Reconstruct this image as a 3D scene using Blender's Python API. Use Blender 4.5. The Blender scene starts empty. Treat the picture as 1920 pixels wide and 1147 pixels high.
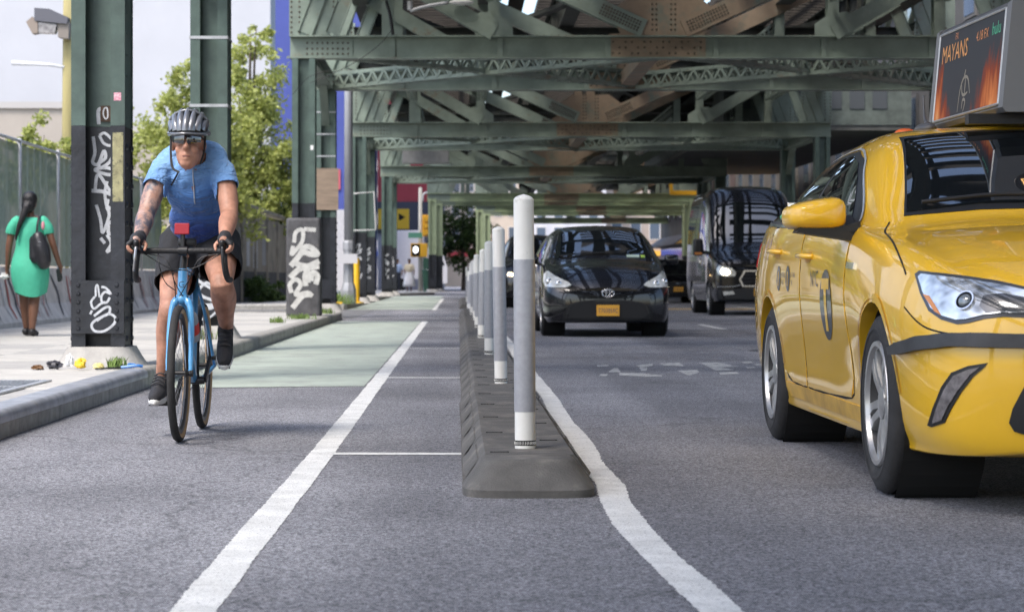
import bpy, bmesh, math, random
import numpy as np
from mathutils import Vector, Matrix
from mathutils.bvhtree import BVHTree
R = math.radians
random.seed(7)
S = bpy.context.scene
C = S.collection

# ------------------------------------------------------------------ camera
cd = bpy.data.cameras.new('camera')
cam = bpy.data.objects.new('camera', cd); C.objects.link(cam)
cam.location = (0, 0, 0.80); cam.rotation_euler = (R(90), 0, 0)
cd.sensor_width = 36.0; cd.lens = 36.0 * 4150 / 1920
cd.shift_x = 100 / 1920; cd.shift_y = -51.5 / 1920
cd.clip_start = 0.1; cd.clip_end = 2000
cd.dof.use_dof = True; cd.dof.focus_distance = 10.2; cd.dof.aperture_fstop = 6.3
S.camera = cam

# ------------------------------------------------------------------ sky, sun, exposure
SUN_EL, SUN_AZ = 56, 218           # azimuth clockwise from +Y (north): the sun stands behind left of the camera
w = bpy.data.worlds.new('World'); S.world = w; w.use_nodes = True
nt = w.node_tree
sky = nt.nodes.new('ShaderNodeTexSky'); sky.sky_type = 'NISHITA'; sky.sun_disc = False
sky.sun_elevation = R(SUN_EL); sky.sun_rotation = R(SUN_AZ)
sky.air_density = 1.0; sky.dust_density = 3.0; sky.ozone_density = 1.4; sky.altitude = 0
bg = nt.nodes['Background']; bg.inputs['Strength'].default_value = 0.15
nt.links.new(sky.outputs[0], bg.inputs['Color'])
sl = bpy.data.lights.new('sun', 'SUN'); sl.energy = 1.1; sl.angle = R(16); sl.color = (1, .96, .9)
so = bpy.data.objects.new('sun', sl); C.objects.link(so)
az, el = R(SUN_AZ), R(SUN_EL)
sd = Vector((math.sin(az) * math.cos(el), math.cos(az) * math.cos(el), math.sin(el)))
so.rotation_euler = sd.to_track_quat('Z', 'Y').to_euler(); so.location = sd * 60
S.view_settings.view_transform = 'Standard'; S.view_settings.look = 'None'
S.view_settings.exposure = 1.42; S.view_settings.gamma = 1.0; S.view_settings.use_curve_mapping = False
S.render.engine = 'CYCLES'
S.cycles.use_denoising = True; S.cycles.denoiser = 'OPENIMAGEDENOISE'; S.cycles.denoising_prefilter = 'NONE'
S.cycles.max_bounces = 8; S.cycles.diffuse_bounces = 4; S.cycles.glossy_bounces = 4
S.cycles.transparent_max_bounces = 12; S.cycles.caustics_reflective = False; S.cycles.caustics_refractive = False
S.cycles.sample_clamp_indirect = 6

# ------------------------------------------------------------------ materials
MATS = {}
def mat(name, col, rough=.6, metal=0., var=.0, vscale=6., col2=None, bump=0., bscale=80., coat=0., spec=.5,
        emit=None, estr=0., alpha=1., trans=0., detail=6., stretch=None, rust=None, rust_amt=.5, rust_scale=2.5):
    """One procedural material: base colour broken up by noise, optional second colour / wear patches and fine relief."""
    if name in MATS: return MATS[name]
    m = bpy.data.materials.new(name); m.use_nodes = True
    n = m.node_tree; b = n.nodes['Principled BSDF']; L = n.links.new
    b.inputs['Roughness'].default_value = rough; b.inputs['Metallic'].default_value = metal
    b.inputs['Coat Weight'].default_value = coat; b.inputs['Coat Roughness'].default_value = .03
    b.inputs['Specular IOR Level'].default_value = spec
    b.inputs['Alpha'].default_value = alpha; b.inputs['Transmission Weight'].default_value = trans
    c1 = (*col, 1)
    b.inputs['Base Color'].default_value = c1
    tc = n.nodes.new('ShaderNodeTexCoord'); vec = tc.outputs['Object']
    if stretch:
        mp = n.nodes.new('ShaderNodeMapping'); mp.inputs['Scale'].default_value = stretch
        L(vec, mp.inputs['Vector']); vec = mp.outputs['Vector']
    out = None
    if var > 0 or col2:
        nz = n.nodes.new('ShaderNodeTexNoise'); nz.inputs['Scale'].default_value = vscale; nz.inputs['Detail'].default_value = detail
        nz.inputs['Roughness'].default_value = .65
        L(vec, nz.inputs['Vector'])
        rp = n.nodes.new('ShaderNodeValToRGB')
        lo = tuple(max(0, c * (1 - var)) for c in col); hi = tuple(min(1, c * (1 + var)) for c in (col2 or col))
        rp.color_ramp.elements[0].position = .32; rp.color_ramp.elements[1].position = .68
        rp.color_ramp.elements[0].color = (*lo, 1); rp.color_ramp.elements[1].color = (*hi, 1)
        L(nz.outputs['Fac'], rp.inputs['Fac']); out = rp.outputs['Color']
    if rust:
        nz2 = n.nodes.new('ShaderNodeTexNoise'); nz2.inputs['Scale'].default_value = rust_scale; nz2.inputs['Detail'].default_value = 8
        nz2.inputs['Roughness'].default_value = .7
        L(tc.outputs['Object'], nz2.inputs['Vector'])
        r2 = n.nodes.new('ShaderNodeValToRGB')
        r2.color_ramp.elements[0].position = 1 - rust_amt; r2.color_ramp.elements[1].position = min(1, 1 - rust_amt + .14)
        L(nz2.outputs['Fac'], r2.inputs['Fac'])
        mx = n.nodes.new('ShaderNodeMixRGB'); mx.inputs['Color2'].default_value = (*rust, 1)
        if out: L(out, mx.inputs['Color1'])
        else: mx.inputs['Color1'].default_value = c1
        L(r2.outputs['Color'], mx.inputs['Fac']); out = mx.outputs['Color']
    if out: L(out, b.inputs['Base Color'])
    if bump > 0:
        nb = n.nodes.new('ShaderNodeTexNoise'); nb.inputs['Scale'].default_value = bscale; nb.inputs['Detail'].default_value = 5
        L(vec, nb.inputs['Vector'])
        bp = n.nodes.new('ShaderNodeBump'); bp.inputs['Strength'].default_value = bump; bp.inputs['Distance'].default_value = .01
        L(nb.outputs['Fac'], bp.inputs['Height']); L(bp.outputs['Normal'], b.inputs['Normal'])
    if emit:
        b.inputs['Emission Color'].default_value = (*emit, 1); b.inputs['Emission Strength'].default_value = estr
    MATS[name] = m
    return m

# ------------------------------------------------------------------ mesh building
class MB:
    """Collects vertices and faces; build() links them as one mesh object."""
    def __init__(s): s.v = []; s.f = []; s.m = []
    def add(s, vs, fs, mi=0):
        o = len(s.v); s.v += [tuple(p) for p in vs]; s.f += [tuple(i + o for i in f) for f in fs]; s.m += [mi] * len(fs); return s
    def box(s, x0, x1, y0, y1, z0, z1, mi=0):
        vs = [(x, y, z) for z in (z0, z1) for y in (y0, y1) for x in (x0, x1)]
        return s.add(vs, [(0, 2, 3, 1), (4, 5, 7, 6), (0, 1, 5, 4), (2, 6, 7, 3), (0, 4, 6, 2), (1, 3, 7, 5)], mi)
    def bbox(s, x0, x1, y0, y1, z0, z1, b=.01, mi=0):
        """box with chamfered edges"""
        bm = bmesh.new(); bmesh.ops.create_cube(bm, size=1)
        for v in bm.verts:
            v.co = Vector(((x0 + x1) / 2 + v.co.x * (x1 - x0), (y0 + y1) / 2 + v.co.y * (y1 - y0), (z0 + z1) / 2 + v.co.z * (z1 - z0)))
        bmesh.ops.bevel(bm, geom=bm.edges[:], offset=b, segments=2, affect='EDGES', profile=.5)
        return s.bm(bm, mi)
    def bm(s, bm, mi=0):
        bm.verts.index_update()
        s.add([v.co[:] for v in bm.verts], [[v.index for v in f.verts] for f in bm.faces], mi); bm.free(); return s
    def bar(s, p, q, w, h, up=(0, 0, 1), mi=0):
        """rectangular bar from p to q: width w sideways, height h along up"""
        p, q = Vector(p), Vector(q); d = (q - p).normalized(); u = Vector(up)
        sx = d.cross(u)
        if sx.length < 1e-5: sx = d.cross(Vector((1, 0, 0)))
        sx.normalize(); uz = sx.cross(d).normalized()
        vs = []
        for c in (p, q):
            for a, b2 in ((-1, -1), (1, -1), (1, 1), (-1, 1)): vs.append(c + sx * (a * w / 2) + uz * (b2 * h / 2))
        return s.add(vs, [(3, 2, 1, 0), (4, 5, 6, 7), (0, 1, 5, 4), (1, 2, 6, 5), (2, 3, 7, 6), (3, 0, 4, 7)], mi)
    def ibar(s, p, q, w, h, t=.02, up=(0, 0, 1), mi=0):
        """I-section from p to q"""
        p, q = Vector(p), Vector(q); d = (q - p).normalized(); u = Vector(up)
        sx = d.cross(u).normalized(); uz = sx.cross(d).normalized(); o = uz * (h / 2 - t / 2)
        s.bar(p + o, q + o, w, t, up, mi); s.bar(p - o, q - o, w, t, up, mi); s.bar(p, q, t, h - 2 * t, up, mi); return s
    def tube(s, pts, r, n=8, cap=True, mi=0, flat=1.0):
        pts = [Vector(p) for p in pts]; rs = r if isinstance(r, (list, tuple)) else [r] * len(pts)
        o = len(s.v); ref = None
        for i, p in enumerate(pts):
            d = (pts[min(i + 1, len(pts) - 1)] - pts[max(i - 1, 0)]).normalized()
            if ref is None:
                ref = d.cross(Vector((0, 0, 1)))
                if ref.length < .05: ref = d.cross(Vector((0, 1, 0)))
            ref = (ref - d * ref.dot(d)).normalized(); b = d.cross(ref)
            for k in range(n):
                a = 2 * math.pi * k / n
                s.v.append(tuple(p + ref * (math.cos(a) * rs[i]) + b * (math.sin(a) * rs[i] * flat)))
        nf = len(s.f)
        for i in range(len(pts) - 1):
            for k in range(n):
                a, b2 = o + i * n + k, o + i * n + (k + 1) % n
                s.f.append((a, b2, b2 + n, a + n))
        if cap:
            s.f.append(tuple(o + k for k in range(n))[::-1]); e = o + (len(pts) - 1) * n; s.f.append(tuple(e + k for k in range(n)))
        s.m += [mi] * (len(s.f) - nf); return s
    def lathe(s, prof, n=24, axis='Z', c=(0, 0, 0), mi=0, close=False, cap=True):
        """prof: list of (r, h)"""
        o = len(s.v); c = Vector(c)
        for r, h in prof:
            for k in range(n):
                a = 2 * math.pi * k / n; x, y = r * math.cos(a), r * math.sin(a)
                p = {'Z': (x, y, h), 'X': (h, x, y), 'Y': (x, h, y)}[axis]
                s.v.append(tuple(c + Vector(p)))
        nf = len(s.f); m = len(prof)
        for i in range(m - 1 + (1 if close else 0)):
            for k in range(n):
                a, b2 = o + i * n + k, o + i * n + (k + 1) % n; j = ((i + 1) % m - i) * n
                s.f.append((a, b2, b2 + j, a + j))
        if not close and cap:
            if prof[0][0] > 1e-4: s.f.append(tuple(o + k for k in range(n))[::-1])
            if prof[-1][0] > 1e-4: s.f.append(tuple(o + (m - 1) * n + k for k in range(n)))
        s.m += [mi] * (len(s.f) - nf); return s
    def sphere(s, c, r, nu=12, nv=8, mi=0):
        rx, ry, rz = r if isinstance(r, (tuple, list)) else (r, r, r)
        o = len(s.v); nf = len(s.f)
        for j in range(nv + 1):
            t = math.pi * j / nv
            for k in range(nu):
                a = 2 * math.pi * k / nu
                s.v.append((c[0] + rx * math.sin(t) * math.cos(a), c[1] + ry * math.sin(t) * math.sin(a), c[2] + rz * math.cos(t)))
        for j in range(nv):
            for k in range(nu):
                a, b = o + j * nu + k, o + j * nu + (k + 1) % nu
                s.f.append((a, a + nu, b + nu, b))
        s.m += [mi] * (len(s.f) - nf); return s
    def prism(s, poly, a0, a1, axis='Y', mi=0):
        """poly: 2-D outline; axis Y -> (x,z), X -> (y,z), Z -> (x,y), extruded from a0 to a1"""
        n = len(poly)
        def P(p, a): return {'Y': (p[0], a, p[1]), 'X': (a, p[0], p[1]), 'Z': (p[0], p[1], a)}[axis]
        vs = [P(p, a0) for p in poly] + [P(p, a1) for p in poly]
        fs = [tuple(range(n)), tuple(range(2 * n - 1, n - 1, -1))] + [(i, i + n, (i + 1) % n + n, (i + 1) % n) for i in range(n)]
        return s.add(vs, fs, mi)
    def build(s, name, mats, parent=None, loc=None, smooth=False, rot=None, fixn=True):
        me = bpy.data.meshes.new(name); me.from_pydata(s.v, [], s.f)
        if fixn:
            b = bmesh.new(); b.from_mesh(me); bmesh.ops.recalc_face_normals(b, faces=b.faces[:]); b.to_mesh(me); b.free()
        ms = mats if isinstance(mats, (list, tuple)) else [mats]
        for m in ms: me.materials.append(m)
        if len(ms) > 1: me.polygons.foreach_set('material_index', s.m)
        return link(name, me, parent, loc, smooth, rot)

def link(name, me, parent=None, loc=None, smooth=False, rot=None):
    if smooth is True: me.polygons.foreach_set('use_smooth', [True] * len(me.polygons))
    elif smooth: me.polygons.foreach_set('use_smooth', [True] * len(me.polygons)); me.set_sharp_from_angle(angle=R(smooth))
    o = bpy.data.objects.new(name, me); C.objects.link(o)
    if parent: o.parent = parent
    if loc: o.location = loc
    if rot: o.rotation_euler = rot
    return o

def tag(o, label=None, cat=None, group=None, kind=None):
    if label: o['label'] = label
    if cat: o['category'] = cat
    if group: o['group'] = group
    if kind: o['kind'] = kind
    return o
def thing(name, label, cat, loc=(0, 0, 0), rz=0, group=None):
    o = bpy.data.objects.new(name, None); C.objects.link(o); o.location = loc; o.rotation_euler = (0, 0, rz)
    o.empty_display_size = .2
    return tag(o, label, cat, group)
def copy_tree(o, parent=None):
    c = o.copy(); C.objects.link(c); c.parent = parent
    for ch in list(o.children): copy_tree(ch, c)
    return c
def inst(src, parent=None, loc=None, rot=None):
    c = src.copy(); C.objects.link(c); c.parent = parent
    if loc is not None: c.location = loc
    if rot is not None: c.rotation_euler = rot
    return c

def crom(pts, n=6, closed=False):
    """Catmull-Rom through points of any dimension"""
    P = [np.array(p, float) for p in pts]; m = len(P); out = []
    for i in range(m if closed else m - 1):
        p0 = P[(i - 1) % m] if closed or i > 0 else P[0] * 2 - P[1]
        p1, p2 = P[i], P[(i + 1) % m]
        p3 = P[(i + 2) % m] if closed or i + 2 < m else P[-1] * 2 - P[-2]
        for k in range(n):
            t = k / n
            out.append(tuple(.5 * (2 * p1 + (p2 - p0) * t + (2 * p0 - 5 * p1 + 4 * p2 - p3) * t * t + (3 * p1 - p0 - 3 * p2 + p3) * t ** 3)))
    if not closed: out.append(tuple(P[-1]))
    return out

def pchip(x, y, xi):
    """monotone cubic interpolation"""
    x, y, xi = np.array(x, float), np.array(y, float), np.array(xi, float)
    h = np.diff(x); d = np.diff(y) / h; m = np.zeros_like(y)
    for i in range(1, len(x) - 1):
        if d[i - 1] * d[i] > 0:
            w1, w2 = 2 * h[i] + h[i - 1], h[i] + 2 * h[i - 1]
            m[i] = (w1 + w2) / (w1 / d[i - 1] + w2 / d[i])
    m[0], m[-1] = d[0], d[-1]
    k = np.clip(np.searchsorted(x, xi) - 1, 0, len(x) - 2); t = (xi - x[k]) / h[k]
    return ((2 * t ** 3 - 3 * t ** 2 + 1) * y[k] + (t ** 3 - 2 * t ** 2 + t) * h[k] * m[k] + (-2 * t ** 3 + 3 * t ** 2) * y[k + 1] + (t ** 3 - t ** 2) * h[k] * m[k + 1])

def ribbon(pts, wd, n=6, taper=False):
    """flat stroke along 2-D points -> (verts2d, faces)"""
    q = crom(pts, n); vs = []; fs = []
    for i, p in enumerate(q):
        a, b = q[max(i - 1, 0)], q[min(i + 1, len(q) - 1)]
        dx, dy = b[0] - a[0], b[1] - a[1]; l = math.hypot(dx, dy) or 1
        k = wd / 2 * (1 if not taper else (.45 + .55 * math.sin(math.pi * (i + .5) / len(q))))
        vs += [(p[0] - dy / l * k, p[1] + dx / l * k), (p[0] + dy / l * k, p[1] - dx / l * k)]
        if i: o = 2 * i; fs.append((o - 2, o - 1, o + 1, o))
    return vs, fs

def text_mesh(txt, size, ext=0.0):
    """lettering as 2-D verts + faces, baseline at y=0, left at x=0"""
    cu = bpy.data.curves.new('txt', 'FONT'); cu.body = txt; cu.size = size; cu.resolution_u = 3
    o = bpy.data.objects.new('txt', cu); C.objects.link(o)
    dg = bpy.context.evaluated_depsgraph_get(); me = o.evaluated_get(dg).to_mesh()
    vs = [(v.co.x, v.co.y) for v in me.vertices]; fs = [tuple(p.vertices) for p in me.polygons]
    o.evaluated_get(dg).to_mesh_clear(); bpy.data.objects.remove(o); bpy.data.curves.remove(cu)
    return vs, fs

def blob(caps, voxel=.012, smooth=4, post=None):
    """Overlapping tapered limbs and ellipsoids fused into one continuous skin (voxel remesh + smoothing). Returns a mesh."""
    mb = MB()
    for c in caps:
        if c[0] == 'e':           # ellipsoid: centre, radii, euler
            _, ce, r, eu = (list(c) + [None])[:4]
            t = MB(); t.sphere((0, 0, 0), r, 20, 14)
            M = Matrix.Translation(ce) @ (Matrix.Rotation(0, 4, 'X') if not eu else __import__('mathutils').Euler(eu).to_matrix().to_4x4())
            mb.add([M @ Vector(v) for v in t.v], t.f)
        else:                     # limb: list of (point, radius), optional flattening along b
            pts = c[1]; fl = c[2] if len(c) > 2 else 1.0
            ps = [np.array((*p, r)) for p, r in pts]
            q = crom(ps, 5) if len(ps) > 2 else [tuple(p) for p in ps]
            P = [Vector(a[:3]) for a in q]; rr = [max(.002, a[3]) for a in q]
            # rounded ends
            d0 = (P[0] - P[1]).normalized(); d1 = (P[-1] - P[-2]).normalized()
            P2 = [P[0] + d0 * rr[0] * .95, P[0] + d0 * rr[0] * .7] + P + [P[-1] + d1 * rr[-1] * .7, P[-1] + d1 * rr[-1] * .95]
            r2 = [rr[0] * .25, rr[0] * .72] + rr + [rr[-1] * .72, rr[-1] * .25]
            mb.tube(P2, r2, 14, True, 0, fl)
    me = bpy.data.meshes.new('blob'); me.from_pydata(mb.v, [], mb.f)
    b = bmesh.new(); b.from_mesh(me); bmesh.ops.recalc_face_normals(b, faces=b.faces[:]); b.to_mesh(me); b.free()
    o = bpy.data.objects.new('blob', me); C.objects.link(o)
    m = o.modifiers.new('r', 'REMESH'); m.mode = 'VOXEL'; m.voxel_size = voxel
    if smooth:
        sm = o.modifiers.new('s', 'SMOOTH'); sm.iterations = smooth; sm.factor = .5
    dg = bpy.context.evaluated_depsgraph_get(); out = bpy.data.meshes.new_from_object(o.evaluated_get(dg))
    bpy.data.objects.remove(o)
    if post:
        b = bmesh.new(); b.from_mesh(out); post(b); b.to_mesh(out); b.free()
    return out
def cut(b, co, no):
    """remove everything on the +no side of a plane, leave a clean hem"""
    bmesh.ops.bisect_plane(b, geom=b.verts[:] + b.edges[:] + b.faces[:], plane_co=co, plane_no=no, clear_outer=True)

# common materials
GREEN = mat('viaduct_green_paint', (.185, .23, .19), .55, var=.22, vscale=1.6, bump=.25, bscale=14, rust=(.17, .105, .06), rust_amt=.4, rust_scale=1.3)
GREEN_C = mat('column_green_paint', (.07, .108, .092), .5, var=.26, vscale=3.5, bump=.22, bscale=18, rust=(.045, .062, .058), rust_amt=.42, rust_scale=3)
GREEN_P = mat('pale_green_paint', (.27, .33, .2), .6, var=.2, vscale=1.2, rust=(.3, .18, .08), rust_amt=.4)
RUSTY = mat('rust_stained_paint', (.25, .19, .13), .65, var=.25, vscale=1.5, bump=.25, bscale=14, rust=(.16, .19, .15), rust_amt=.46, rust_scale=1.6)
BLACKP = mat('black_paint', (.016, .018, .024), .42, var=.4, vscale=7, bump=.35, bscale=22, rust=(.045, .045, .05), rust_amt=.37, rust_scale=5)
CONC = mat('concrete', (.36, .35, .33), .85, var=.2, vscale=5, bump=.35, bscale=60, rust=(.24, .23, .215), rust_amt=.42, rust_scale=3)
CONC_D = mat('dirty_concrete', (.25, .245, .235), .85, var=.3, vscale=5, bump=.4, bscale=50, rust=(.15, .145, .14), rust_amt=.45, rust_scale=4)
WHITEP = mat('white_road_paint', (.62, .62, .6), .8, var=.16, vscale=5, bump=.6, bscale=150, rust=(.2, .2, .21), rust_amt=.45, rust_scale=55, spec=.2)
SPRAY = mat('white_spray_paint', (.5, .52, .55), .6, var=.2, vscale=25, rust=(.12, .125, .14), rust_amt=.4, rust_scale=28)
GALV = mat('galvanised_steel', (.45, .46, .47), .45, .6, var=.15, vscale=10)
DARKM = mat('dark_metal', (.03, .03, .032), .5, .4, var=.3, vscale=9)
DECK_SHADE = mat('shade_darkened_paint', (.045, .05, .043), .8, var=.35, vscale=1.5, rust=(.09, .06, .04), rust_amt=.42, rust_scale=1.2)  # green paint darkened to put the deck's shade into the colour, plus rust patches
WOOD_T = mat('weathered_timber', (.05, .043, .035), .85, var=.35, vscale=5)  # timber tone lowered as well to deepen the shade overhead
# ================================================================== ground, road, pavements, markings
def asphalt():
    m = bpy.data.materials.new('asphalt'); m.use_nodes = True; n = m.node_tree; b = n.nodes['Principled BSDF']; L = n.links.new
    tc = n.nodes.new('ShaderNodeTexCoord')
    def noise(sc, det=4, st=None):
        z = n.nodes.new('ShaderNodeTexNoise'); z.inputs['Scale'].default_value = sc; z.inputs['Detail'].default_value = det
        v = tc.outputs['Object']
        if st:
            mp = n.nodes.new('ShaderNodeMapping'); mp.inputs['Scale'].default_value = st; L(v, mp.inputs['Vector']); v = mp.outputs['Vector']
        L(v, z.inputs['Vector']); return z
    def ramp(src, p0, c0, p1, c1):
        r = n.nodes.new('ShaderNodeValToRGB'); e = r.color_ramp.elements
        e[0].position, e[1].position = p0, p1; e[0].color, e[1].color = (*c0, 1), (*c1, 1); L(src, r.inputs['Fac']); return r.outputs['Color']
    def mix(a, bb, f, mode='MULTIPLY'):
        x = n.nodes.new('ShaderNodeMixRGB'); x.blend_type = mode
        if isinstance(f, float): x.inputs['Fac'].default_value = f
        else: L(f, x.inputs['Fac'])
        L(a, x.inputs['Color1']); L(bb, x.inputs['Color2']); return x.outputs['Color']
    vo = n.nodes.new('ShaderNodeTexVoronoi'); vo.inputs['Scale'].default_value = 135; L(tc.outputs['Object'], vo.inputs['Vector'])
    ch = n.nodes.new('ShaderNodeSeparateColor'); L(vo.outputs['Color'], ch.inputs[0])
    chips = ramp(ch.outputs[0], .15, (.082, .082, .091), .97, (.36, .36, .378))
    big = ramp(noise(.55, 6).outputs['Fac'], .3, (.72, .72, .73), .72, (1.2, 1.2, 1.2))
    tracks = ramp(noise(1.0, 5, (1.1, .05, 1)).outputs['Fac'], .33, (.74, .74, .75), .66, (1.14, 1.14, 1.14))
    sp = ramp(noise(330, 2).outputs['Fac'], .3, (.5, .5, .5), .7, (1.4, 1.4, 1.4))
    c = mix(mix(mix(chips, sp, .75), big, 1.0), tracks, 1.0)
    # cracks
    cv = n.nodes.new('ShaderNodeTexVoronoi'); cv.feature = 'DISTANCE_TO_EDGE'; cv.inputs['Scale'].default_value = .28
    wz = noise(1.6, 5); ad = n.nodes.new('ShaderNodeVectorMath'); ad.operation = 'MULTIPLY_ADD'
    L(wz.outputs['Color'], ad.inputs[0]); ad.inputs[1].default_value = (1.3, 1.3, 0); L(tc.outputs['Object'], ad.inputs[2]); L(ad.outputs[0], cv.inputs['Vector'])
    ck = ramp(cv.outputs['Distance'], .0, (.45, .45, .45), .006, (1, 1, 1))
    c = mix(c, ck, .6)
    L(c, b.inputs['Base Color']); b.inputs['Roughness'].default_value = .8; b.inputs['Specular IOR Level'].default_value = .35
    bp = n.nodes.new('ShaderNodeBump'); bp.inputs['Strength'].default_value = .55; bp.inputs['Distance'].default_value = .006
    L(vo.outputs['Distance'], bp.inputs['Height']); L(bp.outputs['Normal'], b.inputs['Normal'])
    return m
ASPH = asphalt()

def sheet(name, poly, z, m, n=1):
    mb = MB(); mb.add([(x, y, z) for x, y in poly], [tuple(range(len(poly)))]); return mb.build(name, m)
tag(sheet('road', [(-2.3, -30), (60, -30), (60, 900), (-2.3, 900)], 0, ASPH), kind='structure')
tag(sheet('ground', [(-400, -60), (-2.0, -60), (-2.0, 900), (-400, 900)], -.006, CONC_D), kind='structure')
# driveway apron between the two stretches of pavement
tag(sheet('driveway', [(-14, 44.2), (-2.1, 44.2), (-2.1, 56.3), (-14, 56.3)], .004, mat('apron_asphalt', (.13, .13, .132), .85, var=.25, vscale=3, bump=.4, bscale=90)), kind='structure')

# --- pavement of concrete flags
FLAG = mat('pavement_concrete', (.46, .445, .41), .85, var=.14, vscale=3.5, bump=.25, bscale=90, rust=(.3, .295, .28), rust_amt=.4, rust_scale=2.2)
FLAG2 = mat('pavement_concrete_grey', (.38, .37, .35), .85, var=.16, vscale=3.5, bump=.25, bscale=90, rust=(.25, .245, .24), rust_amt=.42, rust_scale=2.2)
side = tag(sheet('pavement', [(-14, 5), (-2.38, 5), (-2.38, 44), (-14, 44)], .118, CONC_D), kind='structure')
def flag_mesh(wx, wy):
    mb = MB(); mb.bbox(-wx / 2 + .006, wx / 2 - .006, -wy / 2 + .006, wy / 2 - .006, -.022, .022, .006); return mb
flags = {}
for j, y in enumerate(np.arange(6.5, 43.9, 1.5)):
    for i, x in enumerate((-3.19, -4.69, -6.19)):
        k = (j * 7 + i * 3) % 5 > 2
        if k not in flags: o = flags[k] = flag_mesh(1.5, 1.5).build('paving_flag', FLAG2 if k else FLAG, side)
        else: o = inst(flags[k], side)
        o.location = (x, y, .118 + random.uniform(-.002, .002)); o.rotation_euler = (random.uniform(-.002, .002), random.uniform(-.002, .002), random.choice((0, math.pi / 2)))
side2 = tag(sheet('pavement', [(-14, 56.5), (-3.05, 56.5), (-3.05, 100), (-1.45, 107), (-1.45, 122), (-14, 122)], .14, FLAG2), kind='structure')
# --- kerb stones: rounded steel-faced nose, concrete body
KERBM = mat('kerb_concrete', (.3, .29, .265), .8, var=.25, vscale=7, bump=.4, bscale=50, rust=(.17, .165, .155), rust_amt=.45, rust_scale=4)
KERBN = mat('kerb_steel_nose', (.34, .355, .39), .42, .25, var=.3, vscale=6, bump=.3, bscale=30, rust=(.3, .285, .25), rust_amt=.42, rust_scale=3)
kerb = tag(bpy.data.objects.new('kerb', None), kind='structure'); C.objects.link(kerb)
def kerb_stone(l):
    a = MB(); prof = [(-.17, -.05), (.0, -.05), (.0, .076), (-.17, .076)]
    a.prism(prof, -l / 2 + .004, l / 2 - .004, 'Y')
    b2 = MB(); pr = [(-.17, .078), (.004, .078)] + [(.004 - .045 * (1 - math.cos(t)), .098 + .045 * math.sin(t)) for t in np.linspace(0, math.pi / 2, 6)] + [(-.17, .143)]
    b2.prism(pr, -l / 2 + .004, l / 2 - .004, 'Y'); return a, b2
ks = kb = None
ky = 6.3
for i, l in enumerate([1.8] * 21):
    y = ky + i * 1.8
    if ks is None:
        a, b2 = kerb_stone(1.8); ks = a.build('kerb_stone', KERBM, kerb); kb = b2.build('kerb_nose', KERBN, ks, smooth=40); kt = None; s1 = ks
    else:
        s1 = inst(ks, kerb); s2 = inst(kb, s1)
        if y > 16.5: s2.data = (kt := kt or (lambda d: (d.materials.clear(), d.materials.append(KERBM), d)[2])(kb.data.copy()))
    s1.location = (-2.28, y, 0); s1.rotation_euler = (0, 0, random.uniform(-.004, .004))
# rounded kerb return at the driveway, and the kerb beyond it
def kerb_arc(pts, seg):
    q = crom(pts, seg)
    for i in range(len(q) - 1):
        (x0, y0), (x1, y1) = q[i], q[i + 1]
        l = math.hypot(x1 - x0, y1 - y0); a, b2 = kerb_stone(l)
        a.add(b2.v, b2.f); o = a.build('kerb_stone', KERBM, kerb); o.location = ((x0 + x1) / 2, (y0 + y1) / 2, 0); o.rotation_euler = (0, 0, math.atan2(y1 - y0, x1 - x0) - math.pi / 2)
kerb_arc([(-2.28, 43.25), (-2.45, 44.1), (-3.1, 44.5), (-5, 44.5), (-9, 44.5)], 2)
kerb_arc([(-9, 56.2), (-4, 56.2), (-3.1, 56.6), (-2.9, 57.6), (-2.88, 66), (-2.88, 78), (-2.88, 90), (-2.8, 99.8), (-1.4, 106.5), (-1.3, 112), (-1.3, 121)], 4)

# --- painted markings
mk = bpy.data.objects.new('road_marking', None); C.objects.link(mk); tag(mk, kind='structure')
GREENL = mat('bike_lane_green', (.34, .385, .335), .85, var=.12, vscale=1.2, bump=.4, bscale=130, rust=(.27, .29, .265), rust_amt=.5, rust_scale=2.2, spec=.25)
for y0, y1, xl in ((16.1, 41.2, -2.26), (56.5, 100, -2.86)):
    mb = MB(); mb.add([(xl, y0, .004), (-.7, y0 + .3, .004), (-.7, y1, .004), (xl, y1, .004)], [(0, 1, 2, 3)]); mb.build('bike_lane_paint', GREENL, mk)
def wobble_line(xs, ys, wd, z, jit, name, step=.02):
    """painted line with a ragged edge"""
    yy = np.arange(ys[0], ys[-1], step); wd = wd * .92; xx = pchip(ys, xs, yy); mb = MB(); vs = []; fs = []
    for i, (x, y) in enumerate(zip(xx, yy)):
        sgn = random.uniform(-jit, jit) * .5 + jit * .3 * math.sin(y * 5.1 + 1.3 * math.sin(y * 2.3)); sg2 = random.uniform(-jit, jit) * .5 + jit * .3 * math.sin(y * 4.3 + 2 + math.sin(y * 3.1))
        vs += [(x - wd / 2 + sgn, y, z), (x + wd / 2 + sg2, y, z)]
        if i: o = 2 * i; fs.append((o - 2, o - 1, o + 1, o))
    mb.add(vs, fs); return mb.build(name, WHITEP, mk)
wobble_line([-.635, -.638, -.625, -.63, -.63], [3.5, 6, 10, 18, 41.3], .125, .0022, .006, 'lane_line')
wobble_line([-.63, -.63], [56, 88], .125, .0022, .004, 'lane_line', .2)
wobble_line([.66, .63, .585, .56, .56, .585, .575, .6, .585, .61, .6, .62, .61], [3.5, 5.3, 6.3, 7.2, 7.8, 8.6, 9.6, 10.8, 12.5, 15, 20, 26, 50], .12, .0022, .008, 'lane_line')
for y in (10.1, 17.85, 25.3, 32.9, 40.6):
    mb = MB(); mb.add([(-.585, y - .065, .0026), (.02, y - .075, .0026), (.02, y + .045, .0026), (-.585, y + .06, .0026)], [(0, 1, 2, 3)]); mb.build('buffer_bar', WHITEP, mk)
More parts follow.
